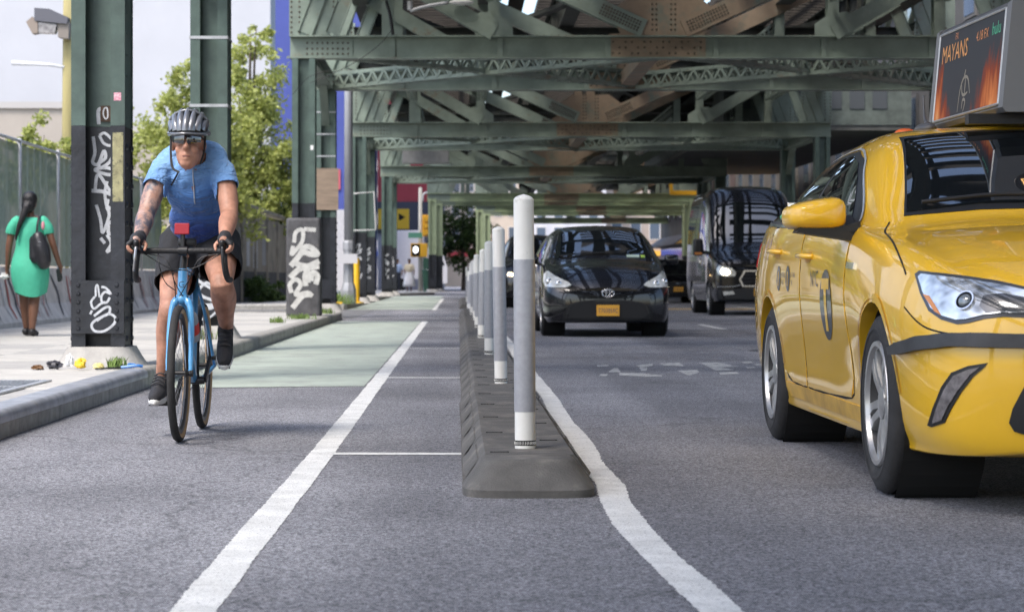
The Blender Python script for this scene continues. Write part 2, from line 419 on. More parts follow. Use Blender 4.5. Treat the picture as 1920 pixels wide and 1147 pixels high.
for x, y0 in ((4.15, 34.5), (4.15, 46.5), (4.15, 58.5), (4.15, 70.5), (4.15, 20.5), (7.75, 58), (7.75, 70), (7.75, 82)):
    mb = MB(); mb.add([(x - .06, y0, .008), (x + .06, y0, .008), (x + .06, y0 + 3.6, .008), (x - .06, y0 + 3.6, .008)], [(0, 1, 2, 3)]); mb.build('lane_dash', WHITEP, mk)
YELLOWP = mat('yellow_road_paint', (.6, .36, .04), .7, var=.2, vscale=8)
mb = MB(); mb.add([(5.3, 57.0, .008), (9.2, 57.0, .008), (9.2, 58.0, .008), (5.3, 58.0, .008)], [(0, 1, 2, 3)]); mb.build('yellow_bar', YELLOWP, mk)
# worn remains of painted lettering across the traffic lane
WORN = mat('worn_road_paint', (.5, .495, .475), .8, var=.2, vscale=9, bump=.4, bscale=120, rust=(.15, .15, .16), rust_amt=.53, rust_scale=11, spec=.2)
for u0, v0, u1, v1, u2, v2, u3, v3 in ((565, 229, 640, 228, 650, 236, 570, 240), (680, 250, 705, 250, 725, 276, 640, 276), (590, 291, 640, 290, 630, 302, 580, 304),
        (715, 280, 860, 284, 1000, 298, 1000, 306), (715, 280, 1000, 306, 880, 306, 715, 297), (820, 232, 940, 220, 935, 236, 860, 246), (848, 247, 905, 246, 895, 270, 862, 268),
        (985, 219, 1115, 214, 1150, 236, 1010, 232), (1100, 266, 1235, 262, 1250, 278, 1180, 300), (1240, 216, 1370, 211, 1510, 238, 1390, 246), (1270, 222, 1390, 246, 1480, 262, 1360, 266),
        (1380, 280, 1500, 276, 1515, 288, 1390, 293), (1530, 208, 1590, 205, 1610, 216, 1550, 220), (1560, 243, 1615, 241, 1620, 248, 1570, 252), (1600, 224, 1660, 222, 1660, 230, 1625, 231)):
    q = []
    for u, v in ((u0, v0), (u1, v1), (u2, v2), (u3, v3)):
        px, py = 960 + u / 3.556, 620 + v / 3.556; q.append(((px - 860) * .8 / (py - 522), 3320 / (py - 522), .0024))
    mb = MB(); mb.add(q, [(0, 1, 2, 3)]); mb.build('worn_letter', WORN, mk)

TAR = mat('tar_seal', (.085, .085, .092), .6, var=.35, vscale=8)
for q, w2 in (([(1.0, 21.6), (2.4, 21.8), (4.4, 21.5)], .03), ([(3.8, 15.2), (3.9, 18), (3.75, 22), (3.85, 27)], .025)):
    vs, fs = ribbon([(x + random.uniform(-.02, .02), y) for x, y in crom(q, 8)], w2, 2, True); mb = MB(); mb.add([(x, y, .003) for x, y in vs], fs); mb.build('crack_seal', TAR, mk)
# small asphalt patches and a dropped cover, so the carriageway is not one even sheet
mh = thing('manhole_cover', 'round iron cover in the carriageway between the wagon and the worn lettering', 'manhole cover', (3.55, 24.5, 0))
mb = MB(); mb.lathe([(0, .006), (.3, .006), (.31, .002), (.34, .002), (.345, -.01)], 28); mb.build('cover', mat('cast_iron', (.05, .048, .047), .6, .5, var=.3, vscale=20, bump=.8, bscale=60), mh)

# ================================================================== separator kerb of rubber modules and flexible posts
RUB = mat('separator_rubber', (.088, .084, .078), .8, var=.22, vscale=9, bump=.5, bscale=140, rust=(.16, .148, .13), rust_amt=.47, rust_scale=5)
SLOT = mat('slot_black', (.008, .008, .008), .9)
def module_mesh(l):
    mb = MB(); pr = [(-.247, 0), (.247, 0), (.247, .028), (.19, .118), (.176, .132), (-.16, .132), (-.176, .118), (-.228, .03), (-.247, .028)]
    mb.prism(pr, .004, l - .004, 'Y')
    return mb
def sep_details(mb, l):
    # raised blocks along both flanks
    for s, x0, z0, x1, z1 in ((-1, -.236, .034, -.184, .104), (1, .242, .04, .2, .108)):
        y0, y1 = .16, l - .16; t = .009; nx, nz = (-.86, .5) if s < 0 else (.86, .5)
        A = [(x0 + nx * 0, y0 - .03, z0), (x0, y1 + .03, z0), (x1, y1, z1), (x1, y0, z1)]
        B = [(x0 + nx * t, y0, z0 + nz * t + .006), (x0 + nx * t, y1, z0 + nz * t + .006), (x1 + nx * t, y1 - .03, z1 + nz * t - .004), (x1 + nx * t, y0 + .03, z1 + nz * t - .004)]
        mb.add(A + B, [(4, 5, 6, 7), (0, 1, 5, 4), (1, 2, 6, 5), (2, 3, 7, 6), (3, 0, 4, 7)])
    return mb
sepk = thing('lane_separator', 'low black rubber kerb dividing the bike lane from traffic', 'lane separator', (.26, 8.06, 0))
def end_cap():
    """sloping rounded nose of the separator"""
    mb = MB(); n = 28; rings = []
    for z, inset, l in ((0, 0, 0), (.028, 0, 0), (.032, .006, .006), (.122, .07, .105), (.132, .085, .12)):
        pts = []
        for k in range(n + 1):
            t = math.pi * k / n; rx = .247 - inset; p = 5.0
            cx, sx = math.cos(t), math.sin(t)
            x = math.copysign(abs(cx) ** (2 / p), cx) * rx; y = .34 - (abs(sx) ** (2 / p)) * (.34 - l)
            pts.append((x, y, z))
        rings.append(pts)
    vs = [p for r in rings for p in r]; fs = []
    for i in range(len(rings) - 1):
        for k in range(n):
            a = i * (n + 1) + k; fs.append((a, a + 1, a + n + 2, a + n + 1))
    o = (len(rings) - 1) * (n + 1); fs.append(tuple(range(o, o + n + 1)))
    mb.add(vs, fs); return mb
end_cap().build('end_cap', RUB, sepk, smooth=35)
m0 = None
slot = None
ML = 1.08
for i in range(38):
    y = .345 + i * ML
    if m0 is None:
        m0 = sep_details(module_mesh(ML), ML).build('kerb_module', RUB, sepk, smooth=30)
        sb = MB()
        for (sx, sy) in ((-.105, .12), (.11, .74)):
            sb.box(sx - .03, sx + .03, sy - .006, sy + .006, .1325, .1345); sb.box(sx - .036, sx - .028, sy - .014, sy + .014, .1325, .1348); sb.box(sx + .028, sx + .036, sy - .014, sy + .014, .1325, .1348)
        s0 = tag(sb.build('fixing_slot', SLOT, m0), kind='stuff'); mo = m0
    else:
        mo = inst(m0, sepk); inst(s0, mo)
    mo.location = (random.uniform(-.005, .005), y, 0); mo.rotation_euler = (0, 0, random.uniform(-.004, .004))
sep2 = thing('lane_separator', 'far stretch of black rubber kerb beyond the driveway', 'lane separator', (.26, 58, 0))
for i in range(18):
    inst(m0, sep2, (0, i * ML, 0), (0, 0, 0))

POSTW = mat('post_white_plastic', (.7, .69, .65), .45, var=.06, vscale=6, rust=(.45, .43, .39), rust_amt=.4, rust_scale=16)
POSTG = mat('post_grey_reflective', (.33, .335, .36), .34, .15, var=.08, vscale=40, rust=(.25, .25, .26), rust_amt=.38, rust_scale=13)
bol = None
ords = ['nearest', 'second', 'third', 'fourth', 'fifth', 'sixth', 'seventh', 'eighth', 'ninth', 'tenth', 'eleventh', 'twelfth']
def bollard_src():
    t = thing('delineator_post', '', 'bollard'); r = .0405
    b = MB(); b.lathe([(r, 0), (r, .275)], 28); b.build('post_base', POSTW, t, smooth=40)
    b = MB(); b.lathe([(r + .0012, .15 - .006), (r + .0018, .15), (r + .0018, .735), (r + .0012, .742)], 28)
    b.build('reflective_sleeve', POSTG, t, smooth=40)
    b = MB(); b.lathe([(r, .73), (r - .0005, .978), (r - .007, .987), (r - .02, .994), (0, 1.0)], 28); b.build('post_top', POSTW, t, smooth=14)
    b = MB(); b.lathe([(r + .0006, .012), (r + .0012, .013), (r + .0012, .031), (r + .0006, .032)], 28)
    rg = b.build('label_ring', SLOT, t, smooth=40)
    b = MB()
    for k in range(40):
        a = k * 2 * math.pi / 40; x, y = math.cos(a) * (r + .0014), math.sin(a) * (r + .0014)
        b.box(x - .0009, x + .0009, y - .0009, y + .0009, .016, .027)
    tk = b.build('print', POSTW, rg); tag(tk, kind='stuff')
    return t
for i in range(12):
    y = 8.72 + 5.4 * i
    t = bollard_src() if bol is None else copy_tree(bol)
    bol = bol or t
    z = .1325 if i < 8 or y > 58 else 0
    t.location = ((.262, .27, .268, .255, .26, .27, .25, .26, .27, .26, .25, .27)[i], y, z)
    t.rotation_euler = (random.uniform(-.006, .006), (-.006, -.03, -.022, -.02, .012, -.015, .02, 0, .01, -.02, .02, 0)[i], i * .9)
    tag(t, f'{ords[i]} white and grey flexible post on the lane separator' if i else 'nearest and largest white and grey flexible post on the lane separator', 'bollard', 'flexible posts along the separator')

# ================================================================== small things on the pavement
gr = thing('pavement_grating', 'steel ventilation grating set into the pavement at the left edge', 'grating', (-3.2, 13.3, .142))
b = MB(); b.box(-.62, .6, -.85, -.8, 0, .012); b.box(-.62, .6, .8, .85, 0, .012); b.box(-.62, -.58, -.8, .8, 0, .012); b.box(.56, .6, -.8, .8, 0, .012); b.box(-.58, .56, -.03, .02, 0, .0115)
b.build('frame', GALV, gr)
b = MB(); b.box(-.58, .56, -.8, .8, .0005, .003); b.build('pit', SLOT, gr)
b = MB()
for k in range(38): b.box(-.57 + k * .03, -.556 + k * .03, -.8, .8, .0035, .0105)
tag(b.build('bar', GALV, gr), kind='stuff')
def crumple(c, r, seed, n=10):
    rnd = random.Random(seed); b = MB(); b.sphere((0, 0, 0), 1, 14, 9); off = [rnd.uniform(.55, 1.15) for _ in range(len(b.v))]
    b.v = [(c[0] + x * r[0] * k, c[1] + y * r[1] * k, c[2] + max(z, -.7) * r[2] * k) for (x, y, z), k in zip(b.v, off)]; return b
lit = [('crumpled_wrapper', 'crumpled bright yellow wrapper in the litter by the column foot', 'wrapper', (-2.74, 16.05, .195), (.065, .06, .06), (.75, .5, .03)),
       ('crumpled_wrapper', 'flattened pale yellow wrapper, rightmost of the litter by the column foot', 'wrapper', (-2.6, 16.0, .175), (.07, .05, .035), (.78, .66, .25)),
       ('plastic_cup', 'crushed clear white cup lying on the litter by the column foot', 'cup', (-2.84, 16.15, .22), (.045, .045, .075), (.75, .77, .8)),
       ('dark_rag', 'dark grey rag in the litter by the column foot', 'rag', (-2.94, 16.1, .18), (.09, .07, .05), (.04, .04, .05)),
       ('brown_rag', 'brown stained rag at the left end of the litter', 'rag', (-3.05, 16.05, .16), (.07, .06, .03), (.16, .08, .03))]
for i, (nm, lb, ct, c, r, col) in enumerate(lit):
    r = tuple(q * .72 for q in r); c = (c[0], c[1], .14 + (c[2] - .14) * .72)
    o = crumple((0, 0, 0), r, i).build(nm, mat(nm + str(i), col, .5), None, c); tag(o, lb, ct, 'litter by the column foot')
for i, (y, x1, dy) in enumerate(((16.0, -2.33, .0), (16.12, -2.42, .14))):
    b = MB(); q = [(-2.62, 15.95 + i * .03, .15), (-2.5, y - .02, .152), (-2.44 + i * .03, y + dy * .5, .158), (x1, y + dy, .17)]
    b.tube(crom(q[:3], 5), .006, 6); b2 = MB(); b2.tube(crom(q[2:] + [(x1 + .04, y + dy + .02, .165)], 5), .012, 6)
    t = thing('tool_cord', f'black cord with {"lower" if i == 0 else "upper"} blue handle end beside the litter', 'cord', (0, 0, 0), group='litter by the column foot')
    b.build('cord', SLOT, t); b2.build('blue_grip', mat('blue_grip', (.05, .2, .55), .4), t)
GRASS = mat('grass', (.1, .17, .035), .8, var=.3, vscale=9, col2=(.16, .24, .06))
def tuft(c, r, n, h, nm='grass_tuft', m=None):
    b = MB()
    for _ in range(n):
        a, d = random.uniform(0, 6.28), random.uniform(0, r) ; x, y = c[0] + math.cos(a) * d, c[1] + math.sin(a) * d; hh = h * random.uniform(.5, 1.1); l = random.uniform(-.5, .5) * hh; l2 = random.uniform(-.5, .5) * hh
        e = random.uniform(0, 3.14); ex, ey = math.cos(e) * .006, math.sin(e) * .006
        b.add([(x - ex, y - ey, c[2]), (x + ex, y + ey, c[2]), (x + l * .4 + ex, y + l2 * .4 + ey, c[2] + hh * .6), (x + l * .4 - ex, y + l2 * .4 - ey, c[2] + hh * .6), (x + l, y + l2, c[2] + hh)], [(0, 1, 2, 3), (3, 2, 4)])
    o = b.build(nm, m or GRASS); tag(o, kind='stuff'); return o
for c, r, n, h in (((-2.5, 16.22, .14), .09, 90, .09), ((-2.55, 36, .14), .25, 160, .1), ((-2.6, 41.5, .14), .3, 200, .12), ((-2.7, 33, .14), .12, 90, .1), ((-2.75, 24.0, .14), .14, 90, .14), ((-3.2, 57.4, .14), .5, 400, .3), ((-3.1, 63, .14), .4, 300, .3), ((-3.3, 70, .14), .5, 300, .35)):
    tag(tuft(c, r, n, h), 'green weeds growing from the pavement joints', 'grass')
# ================================================================== elevated railway
XL, XC, XR = -2.72, 3.6, 9.92
BENTS = [-5.6, 1.8, 16.9, 24.3, 39.0, 45.5, 60.5, 66.8, 84.0, 90.2]
ZB, ZC, ZT = 4.66, 5.06, 7.15       # underside / top of the lower chord, top chord

def rivet(mb, p, n, r=.016):
    """low six-sided rivet head at p facing n"""
    p, n = Vector(p), Vector(n).normalized(); a = n.orthogonal().normalized(); b = n.cross(a); o = len(mb.v)
    for k in range(6):
        t = k * math.pi / 3; mb.v.append(tuple(p + (a * math.cos(t) + b * math.sin(t)) * r))
    for k in range(6):
        t = k * math.pi / 3; mb.v.append(tuple(p + (a * math.cos(t) + b * math.sin(t)) * r * .62 + n * r * .6))
    for k in range(6): mb.f.append((o + k, o + (k + 1) % 6, o + 6 + (k + 1) % 6, o + 6 + k))
    mb.f.append(tuple(o + 6 + k for k in range(6))); mb.m += [0] * 7

def shaft(mb, z0, z1, hw=.19, hd=.21):
    f = .095
    for sx in (-1, 1):
        mb.box(sx * hw - .012 * (sx > 0), sx * hw + .012 * (sx < 0), -hd + .016, hd - .016, z0, z1)          # side plates
        x0, x1 = (hw - f, hw + .012) if sx > 0 else (-hw - .012, -hw + f)
        mb.box(x0, x1, -hd, -hd + .014, z0, z1); mb.box(x0, x1, hd - .014, hd, z0, z1)          # flanges
    mb.box(-hw + .013, hw - .013, -.075, -.06, z0, z1); mb.box(-hw + .013, hw - .013, .06, .075, z0, z1)      # web plates
    return mb
def strokes(mb, paths, wd, plane, off, taper=False):
    """spray-can strokes laid on a vertical face; plane 'F' = facing the camera"""
    for p in paths:
        vs, fs = ribbon(p, wd * random.uniform(.8, 1.2), 7, taper)
        mb.add([(v[0], off - random.random() * .0012, v[1]) for v in vs] if plane == 'F' else [(off, v[0], v[1]) for v in vs], fs)
    return mb
def pedestal(mb, r0, r1, z0, z1):
    """rounded square concrete foot"""
    n = 40; rings = []
    for t in np.linspace(0, 1, 7):
        r = r1 + (r0 - r1) * (1 - math.sin(t * math.pi / 2)) ; z = z0 + (z1 - z0) * t
        rr = r0 + (r1 - r0) * t ** .8
        rings.append([(math.copysign(abs(math.cos(a)) ** .6, math.cos(a)) * rr, math.copysign(abs(math.sin(a)) ** .6, math.sin(a)) * rr, z) for a in np.linspace(0, 2 * math.pi, n, endpoint=False)])
    vs = [p for q in rings for p in q]; fs = []
    for i in range(6):
        for k in range(n): a, b = i * n + k, i * n + (k + 1) % n; fs.append((a, b, b + n, a + n))
    fs.append(tuple(range(6 * n, 7 * n))); mb.add(vs, fs); return mb

def column(x, y, label, kind='ped', rivets=True, zpaint=1.95):
    t = thing('steel_column', label, 'column', (x, y, 0), group='columns of the elevated railway')
    g = .14 if x < 0 else .0
    zb = g + .145 if kind == 'ped' else 1.86
    if kind == 'ped': pedestal(MB(), .36, .25, g - .02, zb).build('concrete_foot', CONC, t, smooth=40)
    else:
        b = MB(); b.bbox(-.3, .3, -.3, .3, g - .02, 1.86, .045); b.build('concrete_pier', mat('pier_concrete', (.07, .07, .075), .75, var=.4, vscale=5, bump=.5, bscale=30, rust=(.2, .17, .14), rust_amt=.38, rust_scale=4), t)
        zpaint = 2.12
    shaft(MB(), zb - .002, zpaint).build('lower_shaft', BLACKP, t)
    shaft(MB(), zpaint + .002, ZB - .01).build('upper_shaft', GREEN_C, t)
    if kind == 'ped':
        b = MB(); b.box(-.2, .2, -.232, -.2105, zb + .1, zb + .5); b.box(-.2, .2, .2105, .232, zb + .1, zb + .5); b.build('base_plate', BLACKP, t)
    if rivets:
        b = MB()
        if kind == 'ped':
            for k in range(6):
                for sx in (-.145, .145): rivet(b, (sx, -.232, zb + .14 + k * .065), (0, -1, 0), .018)
        for k in range(int((zpaint - zb) / .145)):
            for s in (-1, 1):
                z = zb + .06 + k * .145
                rivet(b, (s * .2025, -.13, z), (s, 0, 0), .026); rivet(b, (s * .2025, .13, z), (s, 0, 0), .026)
        b.build('base_rivets', BLACKP, t)['kind'] = 'stuff'
        b = MB()
        for k in range(int((ZB - zpaint) / .16)):
            for s in (-1, 1):
                z = zpaint + .06 + k * .16
                rivet(b, (s * .2025, -.13, z), (s, 0, 0), .014); rivet(b, (s * .2025, .13, z), (s, 0, 0), .014)
        b.build('shaft_rivets', GREEN_C, t)['kind'] = 'stuff'
    return t
cl = {16.9: 'black and green riveted column with white graffiti, nearest on the left pavement', 24.3: 'green steel column with cable straps rising behind the cyclist',
      39.0: 'green steel column standing on a square graffitied pier', 45.5: 'green steel column carrying a plywood sheet', 60.5: 'green steel column just right of the grey lamp post'}
ordn = ['first', 'second', 'third', 'fourth', 'fifth', 'sixth', 'seventh', 'eighth', 'ninth', 'tenth', 'eleventh', 'twelfth', 'thirteenth', 'fourteenth']
cols = {}
for i, y in enumerate(BENTS[2:]):
    cols[y] = column(XL if y < 100 else XL + .0, y, cl.get(y, f'{ordn[i]} steel column of the left-hand row counted from the camera'), 'pier' if y == 39.0 else 'ped', y < 70, 1.95 if y < 20 else 2.05)
    column(XR, y, f'{ordn[i]} steel column of the right-hand row counted from the camera', 'ped', False)
# camera-side bents that only carry the deck overhead
for i, y in enumerate(BENTS[:2]):
    for x, s in ((XL, 'left'), (XR, 'right')): column(x, y, f'{s} steel column {"behind" if y < 0 else "beside"} the camera', 'ped', False)

# --- graffiti and fittings on the near columns
c1 = cols[16.9]
def px1(pts, Y=16.69, ox=XL): return [((p[0] - 860) * Y / 4150 - ox, .8 - (p[1] - 522) * Y / 4150) for p in pts]
def zm(pts, x0, y0, s): return [(x0 + u / s, y0 + v / s) for u, v in pts]
b = MB()
Yw = 16.82
A = lambda pts: px1(zm(pts, 0, 160, 4.781), Yw)                      # reading taken from the enlarged photograph
strokes(b, [A([(885, 350), (885, 220), (970, 222)]), A([(835, 460), (850, 600), (830, 690), (880, 705), (930, 590), (945, 650), (890, 700), (900, 740), (980, 690), (1035, 590), (1040, 680), (1000, 800), (850, 760), (930, 740), (1010, 760), (1030, 860), (990, 945), (880, 800), (850, 945)]),
        A([(890, 450), (940, 430), (1010, 500), (990, 540), (930, 520), (890, 450)]), A([(820, 945), (930, 955), (1050, 1000)]), A([(960, 860), (940, 960), (955, 1080), (970, 1020)])], .026, 'F', -.0772)
B = lambda pts: px1(zm(pts, 0, 380, 2.494), Yw)
strokes(b, [B([(450, 10), (470, 80), (480, 140), (510, 60), (500, 20), (535, 40)]), B([(500, 100), (540, 85), (545, 130), (510, 145), (505, 105)]), B([(470, 165), (490, 190)]), B([(500, 150), (520, 190), (500, 230), (550, 190)])], .024, 'F', -.0772)
b.build('graffiti', SPRAY, c1)
b = MB(); D = lambda pts: px1(zm(pts, 120, 500, 5.733), 16.66)
strokes(b, [D([(340, 320), (340, 220), (360, 200), (375, 290), (380, 330)]), D([(400, 215), (450, 230), (500, 290), (440, 270), (400, 320), (410, 380), (460, 380), (490, 330)]), D([(330, 320), (290, 380), (320, 450), (390, 400), (440, 380)]), D([(280, 510), (300, 470)]),
            D([(320, 530), (440, 440), (490, 440), (480, 500), (400, 540), (330, 580), (295, 630), (330, 690), (430, 690), (530, 620), (550, 550), (500, 510), (440, 520), (350, 580)])], .017, 'F', -.2335)
b.build('graffiti', SPRAY, c1)
b = MB(); strokes(b, [[(.15, 1.9), (.15, 1.62), (.15, 1.38)]], .075, 'F', -.2105); b.build('paint_smear', mat('yellow_grey_smear', (.33, .31, .17), .7, var=.3, vscale=12, rust=(.02, .022, .028), rust_amt=.48, rust_scale=14), c1)
b = MB(); b.box(-.0, .085, -.0885, -.0762, 1.99, 2.11); b.build('rusty_plate', mat('rusty_plate', (.06, .035, .02), .8, var=.5, vscale=20), c1)
b = MB(); strokes(b, [[(.02, 2.06), (.03, 2.09), (.05, 2.09), (.055, 2.03), (.04, 2.01), (.025, 2.03), (.02, 2.06)]], .01, 'F', -.0895); b.build('graffiti', SPRAY, c1)
b = MB(); b.box(.12, .175, -.2125, -.2103, 2.14, 2.2); b.build('sticker', mat('sticker', (.7, .62, .66), .5, col2=(.55, .12, .2), vscale=60, var=.05), c1)
# sprayed base of the second column, straps round it
c2 = cols[24.3]
b = MB()
for k in range(7):
    z = .45 + k * .13; w_ = .16 if z < .8 else .085; strokes(b, [[(random.uniform(-w_, w_), z + random.uniform(-.1, .1)) for _ in range(6)]], .028, 'F', -.2335 if z < .8 else -.0772)
b.build('graffiti', SPRAY, c2)
for z in (3.42, 2.68, 1.6):
    b = MB(); b.box(-.208, .208, -.217, -.211, z - .016, z + .016); b.box(-.2105, -.2045, -.217, .217, z - .016, z + .016); b.box(.2045, .2105, -.217, .217, z - .016, z + .016); b.build('cable_strap', GALV, c2)
# graffiti on the pier of the third column
c3 = cols[39.0]; b = MB(); E = lambda pts: px1(zm(pts, 520, 260, 3.185), 38.7)
strokes(b, [E([(100, 620), (110, 560), (150, 545), (150, 610), (115, 660), (85, 690), (95, 640)]), E([(80, 760), (130, 700), (160, 650), (200, 650), (240, 690), (200, 690), (150, 680), (110, 740), (180, 760), (250, 730)]),
            E([(75, 830), (130, 780), (180, 770), (250, 760)]), E([(85, 920), (75, 870), (110, 840), (140, 870), (110, 930), (180, 920), (210, 940)]), E([(170, 880), (165, 820), (180, 790), (185, 860)]), E([(90, 1010), (150, 940), (200, 930)]), E([(160, 540), (230, 545)]), E([(200, 850), (210, 800), (240, 820), (230, 870)])], .085, 'F', -.3025)
b.build('graffiti', mat('pier_spray', (.5, .5, .48), .7, var=.2, vscale=10, rust=(.2, .17, .13), rust_amt=.4, rust_scale=6), c3)
b = MB(); b.box(.12, .175, -.2125, -.2103, 3.05, 3.13); b.build('sticker', mat('sticker_white', (.7, .7, .7), .5), c3)
c4 = cols[45.5]
b = MB(); b.box(-.27, .26, -.245, -.225, 2.2, 3.05); b.build('plywood_sheet', mat('plywood', (.25, .19, .14), .8, var=.2, vscale=3, stretch=(1, 1, 6), bump=.2, bscale=20), c4, smooth=False)
for z in (3.3, 3.75, 4.2):
    b = MB(); b.box(-.208, .208, -.217, -.211, z - .014, z + .014); b.build('cable_strap', GALV, c4)
for k, y in enumerate((60.5, 66.8, 84.0, 90.2)):
    b = MB()
    for j in range(6): strokes(b, [[(random.uniform(-.09, .09), .85 + j * .16 + random.uniform(-.1, .1)) for _ in range(6)]], .035, 'F', -.0772)
    b.build('graffiti', SPRAY, cols[y])

# --- cross trusses
def truss(y, label, detail):
    t = thing('cross_truss', label, 'truss', (0, y, 0), group='cross trusses of the elevated railway')
    zc = (ZB + ZC) / 2
    b = MB(); b.ibar((XL - .25, 0, zc), (XR + .25, 0, zc), .34, ZC - ZB, .022)
    for x in np.arange(XL + 1.55, XR, 1.9):                                     # web stiffeners
        b.box(x - .05, x + .05, -.045, -.012, ZB + .024, ZC - .024)
    b.build('lower_chord', GREEN, t)
    b = MB(); b.ibar((XL - .2, 0, ZT), (XR + .2, 0, ZT), .34, .42, .022); b.build('upper_chord', DECK_SHADE, t)
    # rust-stained centre splice
    b = MB(); b.box(XC - .95, XC + .75, -.03, -.0125, ZB + .03, ZC - .03); b.build('splice_plate', RUSTY, t)
    b = MB(); b.box(XL - .21, XL + .85, -.03, -.0125, ZB + .03, ZC - .03); b.build('splice_plate', GREEN, t)
    for s in (1, -1):
        X = lambda x: XC + s * (x - XC)
        b = MB(); pl = [(XL - .26, ZC + .005), (XL - .26, ZT - .22), (XL + .45, ZT - .22), (XL + .6, ZC + .6), (XL + .45, ZC + .005)]
        b.prism([(X(px), pz) for px, pz in pl], -.1, -.08, 'Y'); b.build('end_gusset', GREEN, t)
        for (xa, za, xb, zb2, wd) in ((.62, ZC + .05, XL - .1, ZT - .05, .27), (3.25, ZC + .12, -.95, ZT - .05, .3)):
            b = MB(); p, q = Vector((X(xa), -.17, za)), Vector((X(xb), -.17, zb2)); d = (q - p).normalized(); n = Vector((-d.z, 0, d.x))
            b.bar(p, q, .02, wd, n); b.bar(p + n * wd / 2 + Vector((0, .09, 0)), q + n * wd / 2 + Vector((0, .09, 0)), .2, .018, n); b.bar(p - n * wd / 2 + Vector((0, .09, 0)), q - n * wd / 2 + Vector((0, .09, 0)), .2, .018, n)
            b.bar(p + Vector((0, .3, 0)), q + Vector((0, .3, 0)), .02, wd, n)
            b.build('diagonal', RUSTY if xa > 1 and s < 0 else GREEN, t)
        for xv in (-1.25, .62):
            b = MB(); b.ibar((X(xv), 0, ZC), (X(xv), 0, ZT - .2), .2, .26, .016, (0, 1, 0)); b.build('post', GREEN, t)
        b = MB(); pl = [(.3, ZC + .003), (.95, ZC + .003), (.95, ZC + .2), (.72, ZC + .36), (.4, ZC + .42), (.15, ZC + .3)]
        b.prism([(X(px), pz) for px, pz in pl], -.155, -.14, 'Y'); b.build('gusset_plate', GREEN, t)
        # slanting strips on the end plates
        for k in range(2):
            b = MB(); xa = XL + .02 + k * .48; p, q = Vector((X(xa), -.115, ZC + .04)), Vector((X(xa + .55), -.115, ZC + 1.5)); d = (q - p).normalized(); n = Vector((-d.z, 0, d.x))
            b.bar(p, q, .016, .3 if k == 0 else .2, n); b.bar(p + n * .12, q + n * .12, .07, .014, n); b.bar(p - n * .12, q - n * .12, .07, .014, n)
            b.build('end_strut', GREEN, t)
    b = MB(); pl = [(XC - .75, ZC + .004), (XC + .7, ZC + .004), (XC + .95, ZC + .42), (XC + .5, ZC + .75), (XC - .5, ZC + .75), (XC - .95, ZC + .42)]
    b.prism(pl, -.155, -.135, 'Y'); b.build('gusset_plate', RUSTY, t)
    b = MB(); b.ibar((XC, 0, ZC), (XC, 0, ZT - .2), .22, .26, .016, (0, 1, 0)); b.build('post', RUSTY, t)
    if detail:
        b = MB(); r = .021
        for x in np.arange(XL - .2, XR + .2, .13 if y < 50 else .2):
            rivet(b, (x, -.11, ZC + .0005), (0, 0, 1), .024)
        for k in range(9):
            for z in (ZB + .09, ZB + .18, ZB + .28): rivet(b, (XL + .05 + k * .09, -.03, z), (0, -1, 0), r)
        for k in range(15):
            for z in (ZB + .1, ZB + .2, ZB + .3):
                if (k * 5 + int(z * 100)) % 3: rivet(b, (XC - .88 + k * .11, -.03, z), (0, -1, 0), r)
        for s in (1, -1):
            for k in range(14):
                for j in (-.08, -.03, .03, .08):
                    p = Vector((3.25, 0, ZC + .12)); q = Vector((-.95, 0, ZT - .05)); d = (q - p).normalized(); n = Vector((-d.z, 0, d.x)); c = p + d * (.1 + k * .055) + n * j
                    rivet(b, (XC + s * (c.x - XC), -.181, c.z), (0, -1, 0), r)
            for k in range(10):
                for xg in (XL - .22, XL - .08, XL + .52): rivet(b, (XC + s * (xg - XC), -.1, ZC + .06 + k * .09), (0, -1, 0), r)
        for k in range(8):
            for xg in (-.2, -.13, .13, .2): rivet(b, (XC + xg, -.155, ZC + .1 + k * .09), (0, -1, 0), r)
        b.build('rivets', mat('rivet_rust', (.085, .075, .055), .7, var=.4, vscale=8), t)['kind'] = 'stuff'
    return t
tl = ['third', 'fourth', 'nearest', 'second', 'third', 'fourth', 'fifth', 'sixth', 'seventh', 'eighth', 'ninth', 'tenth', 'eleventh', 'twelfth']
truss_src = None; truss_far = None
for i, y in enumerate(BENTS):
    lab = f'{tl[i - 2]} green riveted cross truss in view above the road' if y > 30 else f'green cross truss overhead on the {["first", "second", "third", "fourth"][i]} bent, out of the picture'
    if y > 30 and y < 70 and truss_src is None: t = truss_src = truss(y, lab, True)
    elif 30 < y < 70: t = copy_tree(truss_src); t.location = (0, y, 0); tag(t, lab)
    elif truss_far is None: t = truss_far = truss(y, lab, False)
    else: t = copy_tree(truss_far); t.location = (0, y, 0); tag(t, lab)

# --- laced sway bracing between the two bents of each tower
def laced(mb, p, q, dep, pitch=.34):
    p, q = Vector(p), Vector(q); d = (q - p); L = d.length; d.normalize(); sx = d.cross(Vector((0, 0, 1))).normalized(); up = Vector((0, 0, 1))
    for s in (-1, 1):
        for e in (-1, 1):
            o = sx * (s * .12) + up * (e * (dep / 2 - .035)); mb.bar(p + o, q + o, .014, .07, up)
            o2 = sx * (s * .085) + up * (e * (dep / 2 - .007)); mb.bar(p + o2, q + o2, .07, .014, up)
    n = int(L / pitch)
    for k in range(n):
        a, b2 = p + d * (k * L / n), p + d * ((k + 1) * L / n); h = up * (dep / 2 - .05)
        for s in (-1, 1):
            o = sx * (s * .131)
            m2 = (a + b2) / 2
            mb.bar(a - h + o, m2 + h + o, .01, .05, up); mb.bar(m2 + h + o, b2 - h + o, .01, .05, up)
        o = up * (-dep / 2 - .004); mb.bar(a + sx * .1 + o, b2 - sx * .1 + o, .05, .008, up)
